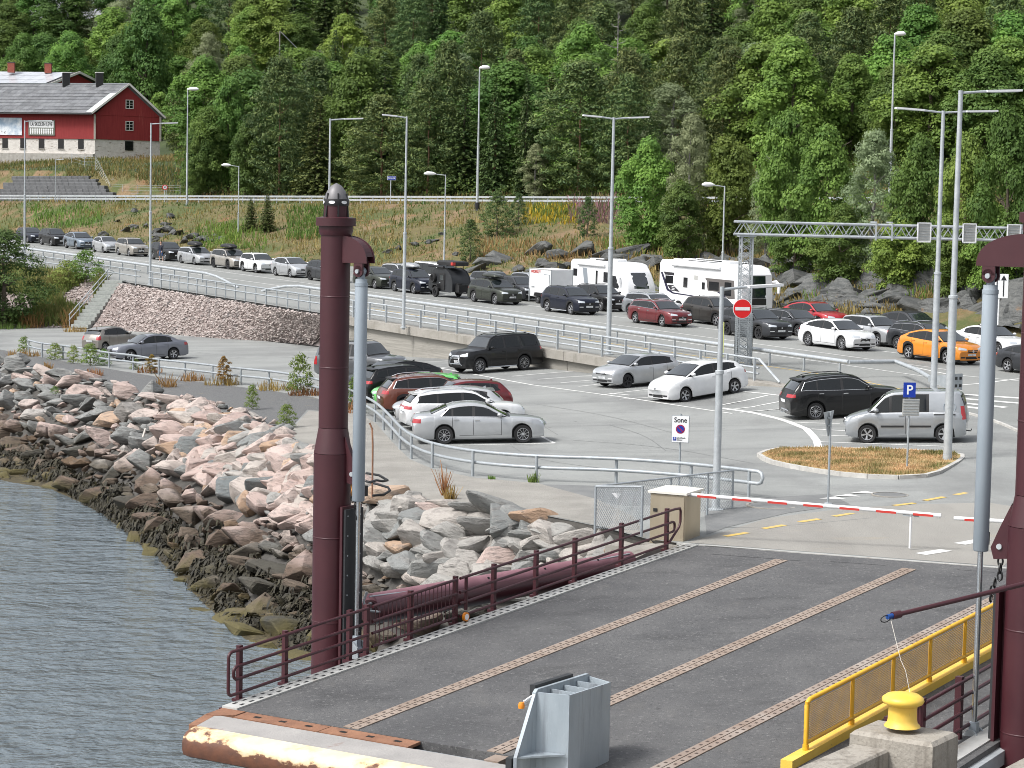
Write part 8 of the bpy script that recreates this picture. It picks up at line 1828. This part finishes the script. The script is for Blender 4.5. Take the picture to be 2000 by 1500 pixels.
# the wood on the hillside: jittered rows from far to near
WD = 'woodland on the hillside'
kinds_l = ['deep0', 'mid0', 'mid1', 'deep1', 'bright0', 'grey0', 'pine0', 'mid2', 'deep2']; kinds_r = ['pine0', 'mid1', 'pine1', 'spruce1', 'deep0', 'mid0', 'bright1', 'pine2', 'deep1', 'mid2', 'pinelight', 'spruce0', 'deep2', 'grey1']
lab_ = {'mid': 'mid green leafy tree', 'dee': 'deep green leafy tree', 'bri': 'yellow-green leafy tree', 'gre': 'greyish green leafy tree', 'pin': 'dark pine', 'spr': 'dark pointed spruce'}
LMK = [(70, 'above the farmhouse'), (215, 'above the barn roof'), (300, 'above the barn gable'), (365, 'above the lamp by the barn'), (440, 'above the grey birch'), (520, 'left of the pillar head column'), (600, 'above the pillar head'), (670, 'right of the pillar head column'), (760, 'above the blue name sign'), (850, 'between name sign and black-based lamp'), (935, 'above the black-based lamp'), (1030, 'above the slim pointed spruce'), (1130, 'left of the two-armed lamp'), (1210, 'above the two-armed lamp'), (1300, 'above the first motorhome'), (1400, 'above the big motorhome'), (1500, 'above the gantry tower'), (1600, 'above the red crossover'), (1740, 'around the very tall bush lamp'), (1830, 'above the double lamp'), (1900, 'above the tallest lamp'), (1990, 'above the right pillar')]
RWS = {26: 'just behind the roadside trees', 38: 'low on the hillside', 52: 'on the lower slope', 68: 'midway up the slope', 88: 'high on the slope', 110: 'near the top of the photo', 134: 'along the highest rows', 160: 'behind the highest rows', 190: 'on the hill crest', 225: 'on the far crest', 262: 'on the last crest'}
GRP = {'pin': 'pines on the hillside', 'spr': 'spruces on the hillside', 'mid': 'mid green trees on the hillside', 'dee': 'deep green trees on the hillside', 'bri': 'yellow-green trees on the hillside', 'gre': 'grey-green trees on the hillside'}
rt = random.Random(21); nW = 0
for d in (26, 38, 52, 68, 88, 110, 134, 160, 190, 225, 262):
    step = 84 if d < 60 else 76 if d < 85 else 64
    for px in range(-30, 2050, step):
        x_ = px+rt.uniform(-28, 28); dd = d+rt.uniform(-5, 5); Y = Yof_up(x_, dd); p = far(x_, 200, Y); p.z = zground(p.x, p.y)
        if x_ < 345 and dd < 66 or 345 <= x_ < 470 and dd < 34 or d >= 160 and x_ > (900 if d == 160 else 320 if d == 262 else 520): continue
        pool = kinds_l if x_ < 520 else (kinds_r if x_ < 1560 else kinds_r[:4]+['mid1', 'mid0', 'deep2', 'bright0', 'mid2'])
        if x_ > 1640 and dd < 75: pool = ['mid1', 'mid0', 'deep2', 'mid2', 'pine1', 'deep0']
        key = rt.choice(pool); k3 = key[:3]; con = k3 in ('pin', 'spr'); h = rt.uniform(12, 16.5) if con else rt.uniform(10, 14.5); w = h*(rt.uniform(.46, .6) if con else rt.uniform(.72, 1.0))
        s = scale_at(p)
        if proj_y(p)-h*s > 395 or proj_y(p)-h*s < -230: continue
        tree(key, p, h, w, lab_[k3]+' '+RWS[d]+' '+min(LMK, key=lambda l: abs(l[0]-x_))[1], group=GRP[k3]); nW += 1
dup = {}
for o in COL.objects:
    if o.parent is None and o.get('group') in GRP.values(): dup.setdefault(o['label'], []).append(o)
for l_, os_ in dup.items():
    os_.sort(key=lambda o: (o.location.x)/(o.location.y))
    if len(os_) > 1:
        for o, w_ in zip(os_, ['left one', 'right one'] if len(os_) == 2 else ['first one', 'second one', 'third one', 'fourth one', 'fifth one']): o['label'] = (l_+', '+w_).replace('leafy tree', 'tree')
# far edge of the wood as one mass
q = rng; C, Nn, Sz, Ti = [], [], [], []
for _ in range(46000):
    px = q.uniform(-500, 2300); d = q.uniform(150, 330); Y = Yof_up(px, d); p = far(px, 100, Y); z = zbank(p.x, p.y); lump = 7+4.5*noise.noise(Vector((p.x/7, p.y/7, 0)))+2*noise.noise(Vector((p.x/3, p.y/3, 4)))
    C.append((p.x, p.y, z+lump+q.uniform(-1.5, 1.2))); v = q.normal(size=3)+np.array([0, -.5, .7]); Nn.append(v/np.linalg.norm(v)); Sz.append(q.uniform(.6, 1.5)); Ti.append(min(1, max(0, q.normal(.4, .25)+.3*noise.noise(Vector((p.x/11, p.y/11, 9))))))
kind(link('distant_woods', leaf_mesh('distant_woods', np.array(C), np.array(Nn), np.array(Sz), .8, np.array(Ti), LM['deep'], rng)), 'stuff')
# undergrowth at the foot of the first trees and between them
C, Nn, Sz, Ti = [], [], [], []
for _ in range(30000):
    px = q.uniform(340, 2040); d = q.uniform(12.5, 30); Y = Yof_up(px, d); p = far(px, 380, Y); z = zbank(p.x, p.y); a = noise.noise(Vector((p.x/4, p.y/4, 2)))
    C.append((p.x, p.y, z+q.uniform(0, max(.3, 1.2+1.6*a)))); v = q.normal(size=3)+np.array([0, -.4, .5]); Nn.append(v/np.linalg.norm(v)); Sz.append(q.uniform(.2, .45)); Ti.append(min(1, max(0, q.normal(.4, .25)+.4*a)))
kind(link('undergrowth', leaf_mesh('undergrowth', np.array(C), np.array(Nn), np.array(Sz), .7, np.array(Ti), LM['deep'], rng)), 'stuff')
# grass: upright blades on bank, verge and slope
def grass_patch(name, n, pick, m, h0, h1, wd=.05):
    V, T = [], []
    for _ in range(n):
        p, hs_2, ti = pick()
        if p is None: continue
        a = q.uniform(0, 6.28); h = q.uniform(h0, h1)*hs_2; b = q.normal(0, .28, 2)*h; w_ = wd*q.uniform(.7, 1.5); dx, dy = math.cos(a)*w_, math.sin(a)*w_
        V += [(p[0]-dx, p[1]-dy, p[2]-.03), (p[0]+dx, p[1]+dy, p[2]-.03), (p[0]+b[0]+dx*.3, p[1]+b[1]+dy*.3, p[2]+h), (p[0]+b[0]-dx*.3, p[1]+b[1]-dy*.3, p[2]+h*.96)]; T.append(ti)
    n = len(V)//4; V = np.array(V, np.float32); me = bpy.data.meshes.new(name); me.vertices.add(4*n); me.vertices.foreach_set('co', V.reshape(-1)); me.loops.add(4*n); me.loops.foreach_set('vertex_index', np.arange(4*n, dtype=np.int32)); me.polygons.add(n); me.polygons.foreach_set('loop_start', np.arange(0, 4*n, 4, dtype=np.int32)); me.polygons.foreach_set('loop_total', np.full(n, 4, np.int32)); me.update(calc_edges=True)
    t = me.attributes.new('tint', 'FLOAT', 'POINT'); t.data.foreach_set('value', np.repeat(np.clip(T, 0, 1), 4).astype(np.float32)); me.materials.append(m); return kind(link(name, me), 'stuff')
def grass_mat():
    m = leaf_mat('meadow_grass', (.085, .135, .032), (.34, .245, .105), .3, .0); return m
MG = grass_mat()
def pick_bank():
    t = q.uniform(-95, 150); d = q.uniform(-70, -.3); x, y = UP0P+UPT*t+UPM*d; u, n = un(x, y)
    if n < nfar(u)+.4: return None, 0, 0
    k = noise.noise(Vector((x/6, y/6, 1))); g = noise.noise(Vector((x/3, y/3, 7)))
    if g < -.34: return None, 0, 0
    return (x, y, zbank(x, y)), .6+.6*max(0, k+.3), .42+1.0*k+q.normal(0, .16)
grass_patch('bank_grass', 100000, pick_bank, MG, .2, .6, .05)
def pick_verge():
    t = q.uniform(-60, 190); d = q.uniform(8.8, 40); x, y = UP0P+UPT*t+UPM*d; k = noise.noise(Vector((x/7, y/7, 3))); return (x, y, zbank(x, y)), .7+.6*max(0, k), .45+.8*k+q.normal(0, .16)
grass_patch('verge_grass', 55000, pick_verge, MG, .3, .85, .06)
def pick_isl():
    a = q.integers(0, len(ISL)); c = lot(*ISL[a])[:2]; c2 = lot(*ISL[(a+1) % len(ISL)])[:2]; e = np.array(c)*(1-q.random())+np.array(c2)*q.random() if False else np.array(c)+(np.array(c2)-np.array(c))*q.random(); f = math.sqrt(q.random())*.94; x, y = np.array(cen)+(e-np.array(cen))*f; k = noise.noise(Vector((x/1.1, y/1.1, 5))); return (x, y, LOTX*x+.13), .5+.9*max(0, -k), .62+.85*k+q.normal(0, .16)
grass_patch('island_grass', 14000, pick_isl, leaf_mat('island_blades', (.13, .17, .05), (.62, .46, .23), .3, 0), .04, .16, .018)
SA = .60
def pick_slope():
    a = q.uniform(.45, .99); s = q.uniform(0, .98)
    k = noise.noise(Vector((a*9, s*2.2, 3)))
    if k+ (s-.35)*.25 < -.12 or s < .05: return None, 0, 0
    p = slope_at(a, s); dd_ = ST1_-ST0_; cr_ = dd_.x*(p.y-ST0_.y)-dd_.y*(p.x-ST0_.x)
    if step_dist(p) < 1.25 or cr_ > 0: return None, 0, 0
    return tuple(p), .9+.7*max(0, k), .25+.55*k+q.normal(0, .2)
grass_patch('slope_weeds', 16000, pick_slope, leaf_mat('slope_grass', (.12, .185, .045), (.36, .28, .12), .35, 0), .35, .95, .045)
# clumps of dry grass and saplings along the railing and foot of the slope
def clump(px, y, r, h, key, n=130, zf=None):
    def pk_():
        c = lot(px, y); a = q.uniform(0, 6.28); rr = .5*r*math.sqrt(q.random()); return (c.x+rr*math.cos(a)*1.3, c.y+rr*math.sin(a), LOTX*c.x), 1.2-1.0*rr/r, q.uniform(.2, 1)
    return grass_patch('dry_grass_clump', n, pk_, LM[key], h*.4, h, .022)
DG = 'dry grass tufts along the car park edge'
for px, y, r, h, k in [(62, 640, 1.4, 1.3, 'dry'), (95, 638, 1.2, 1.0, 'dry'), (140, 640, 1.1, 1.5, 'dry'), (150, 648, 1.4, .5, 'dry'), (44, 696, 1.6, .5, 'dry'), (92, 722, .5, .5, 'dry'), (184, 734, .8, .5, 'dry'), (325, 756, .9, .7, 'dry'), (292, 728, 1.0, .5, 'dry'), (375, 744, .9, .6, 'dry'), (436, 752, 1.4, .6, 'dry'), (540, 762, 1.6, .6, 'dry'), (600, 772, 1.3, .6, 'dry'), (690, 806, .8, .7, 'dry'), (668, 800, 1.0, .6, 'dry'), (1042, 942, .25, .35, 'shrub'), (960, 936, .2, .15, 'shrub'), (867, 968, .08, 1.0, 'dry'), (880, 975, .25, .5, 'dry'), (270, 574, .6, .4, 'dry'), (200, 636, .8, .5, 'shrub'), (20, 642, 2.2, .6, 'shrub'), (610, 660, .8, .8, 'dry')]:
    o = clump(px, y, r, h, k, int(40+60*r))
SH = 'saplings along the car park railing'
for px, yb, yt, w, lab in [(47, 690, 655, 32, 'small sapling at the left end of the thin railing'), (107, 703, 668, 40, 'sapling left of the warm grey city car'), (143, 710, 672, 30, 'thin sapling in the railing left of the tall one'), (176, 714, 668, 46, 'tall yellow-green sapling in front of the city car'), (203, 714, 680, 34, 'low bush before the slate saloon nose'), (296, 730, 688, 34, 'yellowing sapling in front of the slate saloon door'), (264, 722, 698, 26, 'low green bush under the slate saloon'), (437, 752, 690, 40, 'tall dry yellow sapling midway along the thin railing'), (585, 772, 688, 62, 'tallest leafy sapling just left of the maroon pillar'), (492, 800, 748, 34, 'pale green sapling among the top rocks'), (560, 835, 786, 48, 'bushy green sapling at the edge of the rocks'), (236, 640, 605, 28, 'green sapling at the foot of the pink slope'), (692, 800, 730, 36, 'sapling between the pillar and the grey cylinder'), (108, 768, 752, 24, 'small green plant between dark slabs')]:
    p = lot(px, yb); s = scale_at(p); key = 'yellow' if 'yellowing' in lab or 'dry yellow' in lab else 'bush'; tree(key, p, (yb-yt)/s, w/s, lab, group=SH, name='sapling', cat='sapling', sink=.05)
# big bush at the left edge, slope shrubs
p = lot(8, 640); p.z = LOTX*p.x; s = scale_at(p); tree('bigbush', p, 205/s, 200/s, 'big dark leafy bush at the left edge below the road', name='large_bush', cat='bush', sink=.3)
p = lot(-70, 640); s = scale_at(p); tree('bigbush', p, 200/s, 190/s, 'second dark bush cut by the left picture edge', name='large_bush', cat='bush', sink=.3)
for a, s_, h, w, lab in [(.70, .12, 2.6, 3.0, 'leafy green shrub under the slope railing'), (.76, .3, 2.2, 3.2, 'spreading green shrub in the slope weeds'), (.66, .05, 1.2, 1.6, 'low shrub near the head of the steps')]:
    tree('bush', slope_at(a, s_), h, w, lab, name='shrub', cat='shrub', sink=.1)
# yellow flowers and fireweed on the bank
def flower(px0, px1, y0, y1, n, m, nm, h):
    V = []
    def pk_():
        p = ground(q.uniform(px0, px1), q.uniform(y0, y1), 140); return tuple(p), 1, q.random()
    return grass_patch(nm, n, pk_, m, h*.5, h, .05)
flower(1020, 1130, 402, 440, 500, leaf_mat('yellow_flowers', (.22, .26, .03), (.55, .42, .03), .2, 0), 'yellow_flowers', .7)
flower(1110, 1215, 395, 440, 450, leaf_mat('fireweed', (.10, .13, .05), (.30, .13, .20), .2, 0), 'fireweed', 1.2)
for bx in ((1215, 1560, 492, 552, 1000), (1500, 2000, 540, 628, 2600), (930, 1220, 470, 512, 700), (560, 800, 420, 505, 400)): flower(*bx[:4], bx[4], LM['straw'], 'dry_bank_grass', .75)
flower(130, 350, 326, 379, 1500, MG, 'terrace_grass', .9)
for bx in ((1560, 2000, 560, 600, 500), (380, 520, 440, 490, 500), (1180, 1400, 470, 510, 500), (60, 200, 405, 445, 500)): flower(*bx[:4], bx[4], LM['mid'], 'bank_weeds', .9)
flower(560, 640, 408, 470, 700, LM['bright'], 'bank_ferns', .8); flower(1040, 1130, 402, 425, 500, LM['bright'], 'bank_ferns', .6)
flower(420, 470, 440, 480, 300, LM['mid'], 'bank_ferns', .9)

# ------------------------------------------------------------------ rock outcrops in the cutting
def cliff_mat():
    m = mat('cutting_rock', (.060, .064, .064), .9, var=(.125, .127, .122), vscale=1.2, vstretch=(1, 1, 3.5), bump=1.0, bscale=1.1, obj=.22, extra=[((.055, .057, .055), 1.6, (.6, .6, 3), .55, .68), ((.22, .215, .20), 1.4, (1, 1, 2.5), .66, .78), ((.20, .12, .06), .9, (1, 1, 1), .62, .74)]); [setattr(n.inputs['Distance'], 'default_value', .35) for n in m.node_tree.nodes if n.type == 'BUMP']; return m
MC = cliff_mat()
cut = thing('rock_cutting', 'blasted grey rock face with slabby outcrops along the back of the queue road', 'rock face')
cm = [rock_mesh(300+i, .62, 11, 1.6) for i in range(9)]
for me in cm: me.materials.clear(); me.materials.append(MC)
rc = random.Random(8)
def outcrop(px, y, L_, Hh_, yaw=None, tilt=.35):
    p = ground(px, y, 110); o = link('rock', rc.choice(cm), cut); az = (yaw if yaw is not None else math.atan2(HV[1], HV[0])+rc.gauss(0, .16))
    o.matrix_world = Matrix.Translation(p+Vector((0, 0, Hh_*.05))) @ Matrix.Rotation(az, 4, 'Z') @ Matrix.Rotation(rc.gauss(.22, .10), 4, 'Y') @ Matrix.Rotation(rc.gauss(.25, .15), 4, 'X') @ Matrix.Diagonal((L_*.85, Hh_*1.0, Hh_*1.15, 1))
for px in range(930, 1290, 26): outcrop(px+rc.uniform(-8, 8), 520+(px-930)*.03+rc.uniform(-18, 10), rc.uniform(1.8, 3.6), rc.uniform(.9, 1.9))
for px in range(1500, 2010, 26): outcrop(px+rc.uniform(-8, 8), 592+rc.uniform(-22, 22)+(10 if px > 1800 else 0), rc.uniform(1.8, 3.8), rc.uniform(.9, 2.0))
for px in range(1800, 2010, 34): outcrop(px, 558+rc.uniform(-16, 14), rc.uniform(2, 3.5), rc.uniform(1, 2.0))
for px, y in ((1230, 500), (1265, 508), (1545, 555), (1520, 540), (1600, 560), (1335, 520), (1420, 525), (1460, 530), (1385, 520), (1050, 496), (1090, 500), (1130, 495), (1170, 505)): outcrop(px, y, rc.uniform(2, 4), rc.uniform(1, 1.8))
for px in range(205, 345, 16): outcrop(px+rc.uniform(-10, 10), rc.uniform(412, 462), rc.uniform(.7, 1.8), rc.uniform(.5, 1.1))
for px in range(300, 440, 12): outcrop(px, 455+rc.uniform(-6, 18), rc.uniform(1.0, 2.4), rc.uniform(.6, 1.1))
for px in range(760, 900, 18): outcrop(px+rc.uniform(-8, 8), rc.uniform(455, 502), rc.uniform(.5, 1.3), rc.uniform(.35, .8))
us_, ns_ = np.arange(70, 152, .55), np.arange(.6, 11, .5)
def face(u, k):
    n = nfar(u)+k; x, y = uv(u, n); e = noise.noise(Vector((u*.10, k*.5+u*.10, 3)))+.55*noise.noise(Vector((u*.36, k*.9-u*.2, 8)))+(.22 if 92 < u < 118 else 0)-.4*sst((u-138)/12)-abs(k-4.5)*.055
    h = math.floor(max(0, e+.16)*5)/5*2.2+.30*noise.noise(Vector((u*1.3, k*1.6, 4)))
    return (x+.3*noise.noise(Vector((u*.9, k, 1))), y+.3*noise.noise(Vector((u, k*.9, 2))), zbank(x, y)-.22+h)
mb = MB(); mb.v = [face(u, k) for u in us_ for k in ns_]; K = len(ns_)
mb.f = [(i*K+j, i*K+j+1, (i+1)*K+j+1, (i+1)*K+j) for i in range(len(us_)-1) for j in range(K-1)]; mb.mi = [0]*len(mb.f)
mb.build('bedrock', MC, cut)
# ------------------------------------------------------------------ person on the road
def person(p, yaw, label):
    t = thing('person', label, 'person', tuple(p), yaw)
    J = [(0, 0, .95), (0, .01, 1.15), (0, .0, 1.40), (0, 0, 1.50), (0, .0, 1.56), (.09, 0, .90), (.11, .05, .50), (.12, -.02, .09), (.12, .13, .04), (-.09, 0, .90), (-.12, -.10, .50), (-.12, -.16, .10), (-.12, -.03, .04), (.18, 0, 1.42), (.24, -.03, 1.15), (.24, .08, .90), (-.18, 0, 1.42), (-.24, .05, 1.15), (-.22, .16, .92), (.245, .11, .82), (-.215, .21, .85)]
    E_ = [(0, 1), (1, 2), (2, 3), (3, 4), (0, 5), (5, 6), (6, 7), (7, 8), (0, 9), (9, 10), (10, 11), (11, 12), (2, 13), (13, 14), (14, 15), (2, 16), (16, 17), (17, 18), (15, 19), (18, 20)]
    Rd = [.145, .14, .16, .065, .06, .10, .062, .045, .04, .10, .062, .045, .04, .065, .048, .036, .065, .048, .036, .03, .03]
    me = bpy.data.meshes.new('body'); me.from_pydata(J, E_, []); o = link('body', me, t); md = o.modifiers.new('skin', 'SKIN'); sv_ = me.skin_vertices[0].data
    for i, r in enumerate(Rd): sv_[i].radius = (r, r*.8)
    sv_[0].use_root = True; ss = o.modifiers.new('sub', 'SUBSURF'); ss.levels = 2; ss.render_levels = 2
    bpy.context.view_layer.update(); dg = bpy.context.evaluated_depsgraph_get(); m2 = bpy.data.meshes.new_from_object(o.evaluated_get(dg)); o.modifiers.clear(); o.data = m2; m2.materials.clear()
    for x in ('navy_cloth', 'blue_cloth', 'skin', 'white'): m2.materials.append(M[x])
    for f in m2.polygons:
        c = f.center; k = 0
        if c.z < .98: k = 1 if abs(c.x) < .21 else 2
        if c.z < .52: k = 2
        if c.z < .13: k = 3
        if c.z > 1.49: k = 2
        if abs(c.x) > .2 and .0 < c.z < 1.0: k = 2 if c.z > .55 else k
        f.material_index = k; f.use_smooth = True
    q_ = MB(); q_.lathe([(.001, -.125), (.05, -.115), (.075, -.06), (.085, .0), (.085, .05), (.06, .10), (.001, .12)], 14, c=(0, .02, 1.70)); h = q_.build('head', M['skin'], t, smooth=70)
    q_ = MB(); q_.lathe([(.093, .01), (.096, .05), (.07, .112), (.001, .135)], 14, c=(0, .005, 1.70)); q_.box((0, -.075, 1.70), (.15, .05, .13)); q_.build('hair', M['hair'], h, smooth=70)
    q_ = MB()
    for sg in (-1, 1): q_.lathe([(.001, -.01), (.012, 0), (.001, .01)], 6, 'y', (sg*.032, .10, 1.715)); q_.lathe([(.001, -.015), (.02, 0), (.001, .015)], 6, 'x', (sg*.088, .02, 1.70))
    q_.box((0, .112, 1.685), (.02, .03, .04)); q_.build('face_features', M['skin'], h)
    for sg, e in ((1, (.245, .115, .80)), (-1, (-.215, .215, .83))):
        for k in range(5): q_ = MB(); a = Vector(e)+Vector((0, .018*(k-2), 0)); q_.tube([a+Vector((0, 0, .05)), a, a+Vector((-.012*sg, .012, -.045-.012*(2-abs(k-2))))], [.012, .010, .007], 5); q_.build('finger', M['skin'], t, smooth=60)
    return t
p = road(314, 512); person(p, R(150), 'person in dark top and blue shorts walking beside the black electric SUV')
# driftwood sticks and litter on the rocks
for a, b, r in (((262, 905), (284, 838), .05), ((250, 922), (262, 905), .05), ((88, 803), (104, 818), .06), ((300, 920), (298, 945), .03), ((280, 935), (292, 925), .03)):
    A_, B_ = lot(*a), lot(*b); A_ = at(a[0], a[1], scale_at(lot(280, 800))*1.02); B_ = at(b[0], b[1], scale_at(lot(280, 800))*1.0); q_ = MB(); q_.tube([A_, A_.lerp(B_, .5)+Vector((.03, 0, .05)), B_], r, 6); tag(q_.build('driftwood_stick', M['driftwood']), {284: 'long bleached driftwood stick sloping up across the pink boulders', 262: 'short bleached stick continuing below the long driftwood stick', 104: 'thick pale driftwood stick beside a slab on the far left rocks', 298: 'small upright white stick on the lower boulders', 292: 'small white stick lying left of the upright one'}[b[0]], 'driftwood', 'driftwood on the rocks')
# snag, utility pole and wire fence on the hillside
p = far(1206, 90, Yof_up(1206, 48)); p.z = zground(p.x, p.y); s = scale_at(p); h = (proj_y(p)-26)/s
t = thing('dead_tree', 'bare bleached dead tree standing out of the dark conifers', 'dead tree', tuple(p)); q_ = MB(); q_.tube([(0, 0, -.3), (.1, 0, h*.5), (0, 0, h)], [.2, .13, .04], 6); q_.build('trunk', M['bark_pale'], t)
for k in range(12): z = h*(.62+.03*k); L_ = 1.7-.09*k; a = k*2.4; q_ = MB(); q_.tube([(0, 0, z), (math.cos(a)*L_*.6, math.sin(a)*L_*.6, z+.1), (math.cos(a)*L_, math.sin(a)*L_, z+.45)], [.06, .045, .015], 5); q_.build('branch', M['bark_pale'], t)
p = far(546, 120, Yof_up(546, 78)); p.z = zground(p.x, p.y); s = scale_at(p); h = (proj_y(p)-62)/s
t = thing('utility_pole', 'thin wooden utility pole with stay wire high in the wood', 'utility pole', tuple(p)); q_ = MB(); q_.tube([(0, 0, -.3), (0, 0, h)], [.14, .1], 8); q_.build('pole', M['bark_pale'], t); q_ = MB(); q_.tube([(0, 0, h), (4.4, -1, h-4.2)], .03, 4); q_.build('stay_wire', M['galv'], t); q_ = MB(); q_.beam((-.7, 0, h-.3), (.7, 0, h-.3), .1, .12); q_.build('cross_arm', M['bark'], t)
t = thing('wire_fence', 'thin wire mesh fence with grey posts climbing the grass below the barn', 'fence'); P = []
for px, d in ((140, 17), (165, 15.5), (187, 14), (215, 12.5), (240, 12), (268, 11.8), (296, 11.6), (325, 11.5), (352, 11.4)):
    p = far(px, 360, Yof_up(px, d)); p.z = zground(p.x, p.y); P.append(p); q_ = MB(); q_.tube([p-Vector((0, 0, .2)), p+Vector((0, 0, 1.7))], .035, 6); q_.build('post', M['galv'], t)
for hh in (.2, .6, 1.0, 1.4, 1.65): q_ = MB(); q_.tube([p+Vector((0, 0, hh)) for p in P], .010, 4); q_.build('wire', M['galv'], t)
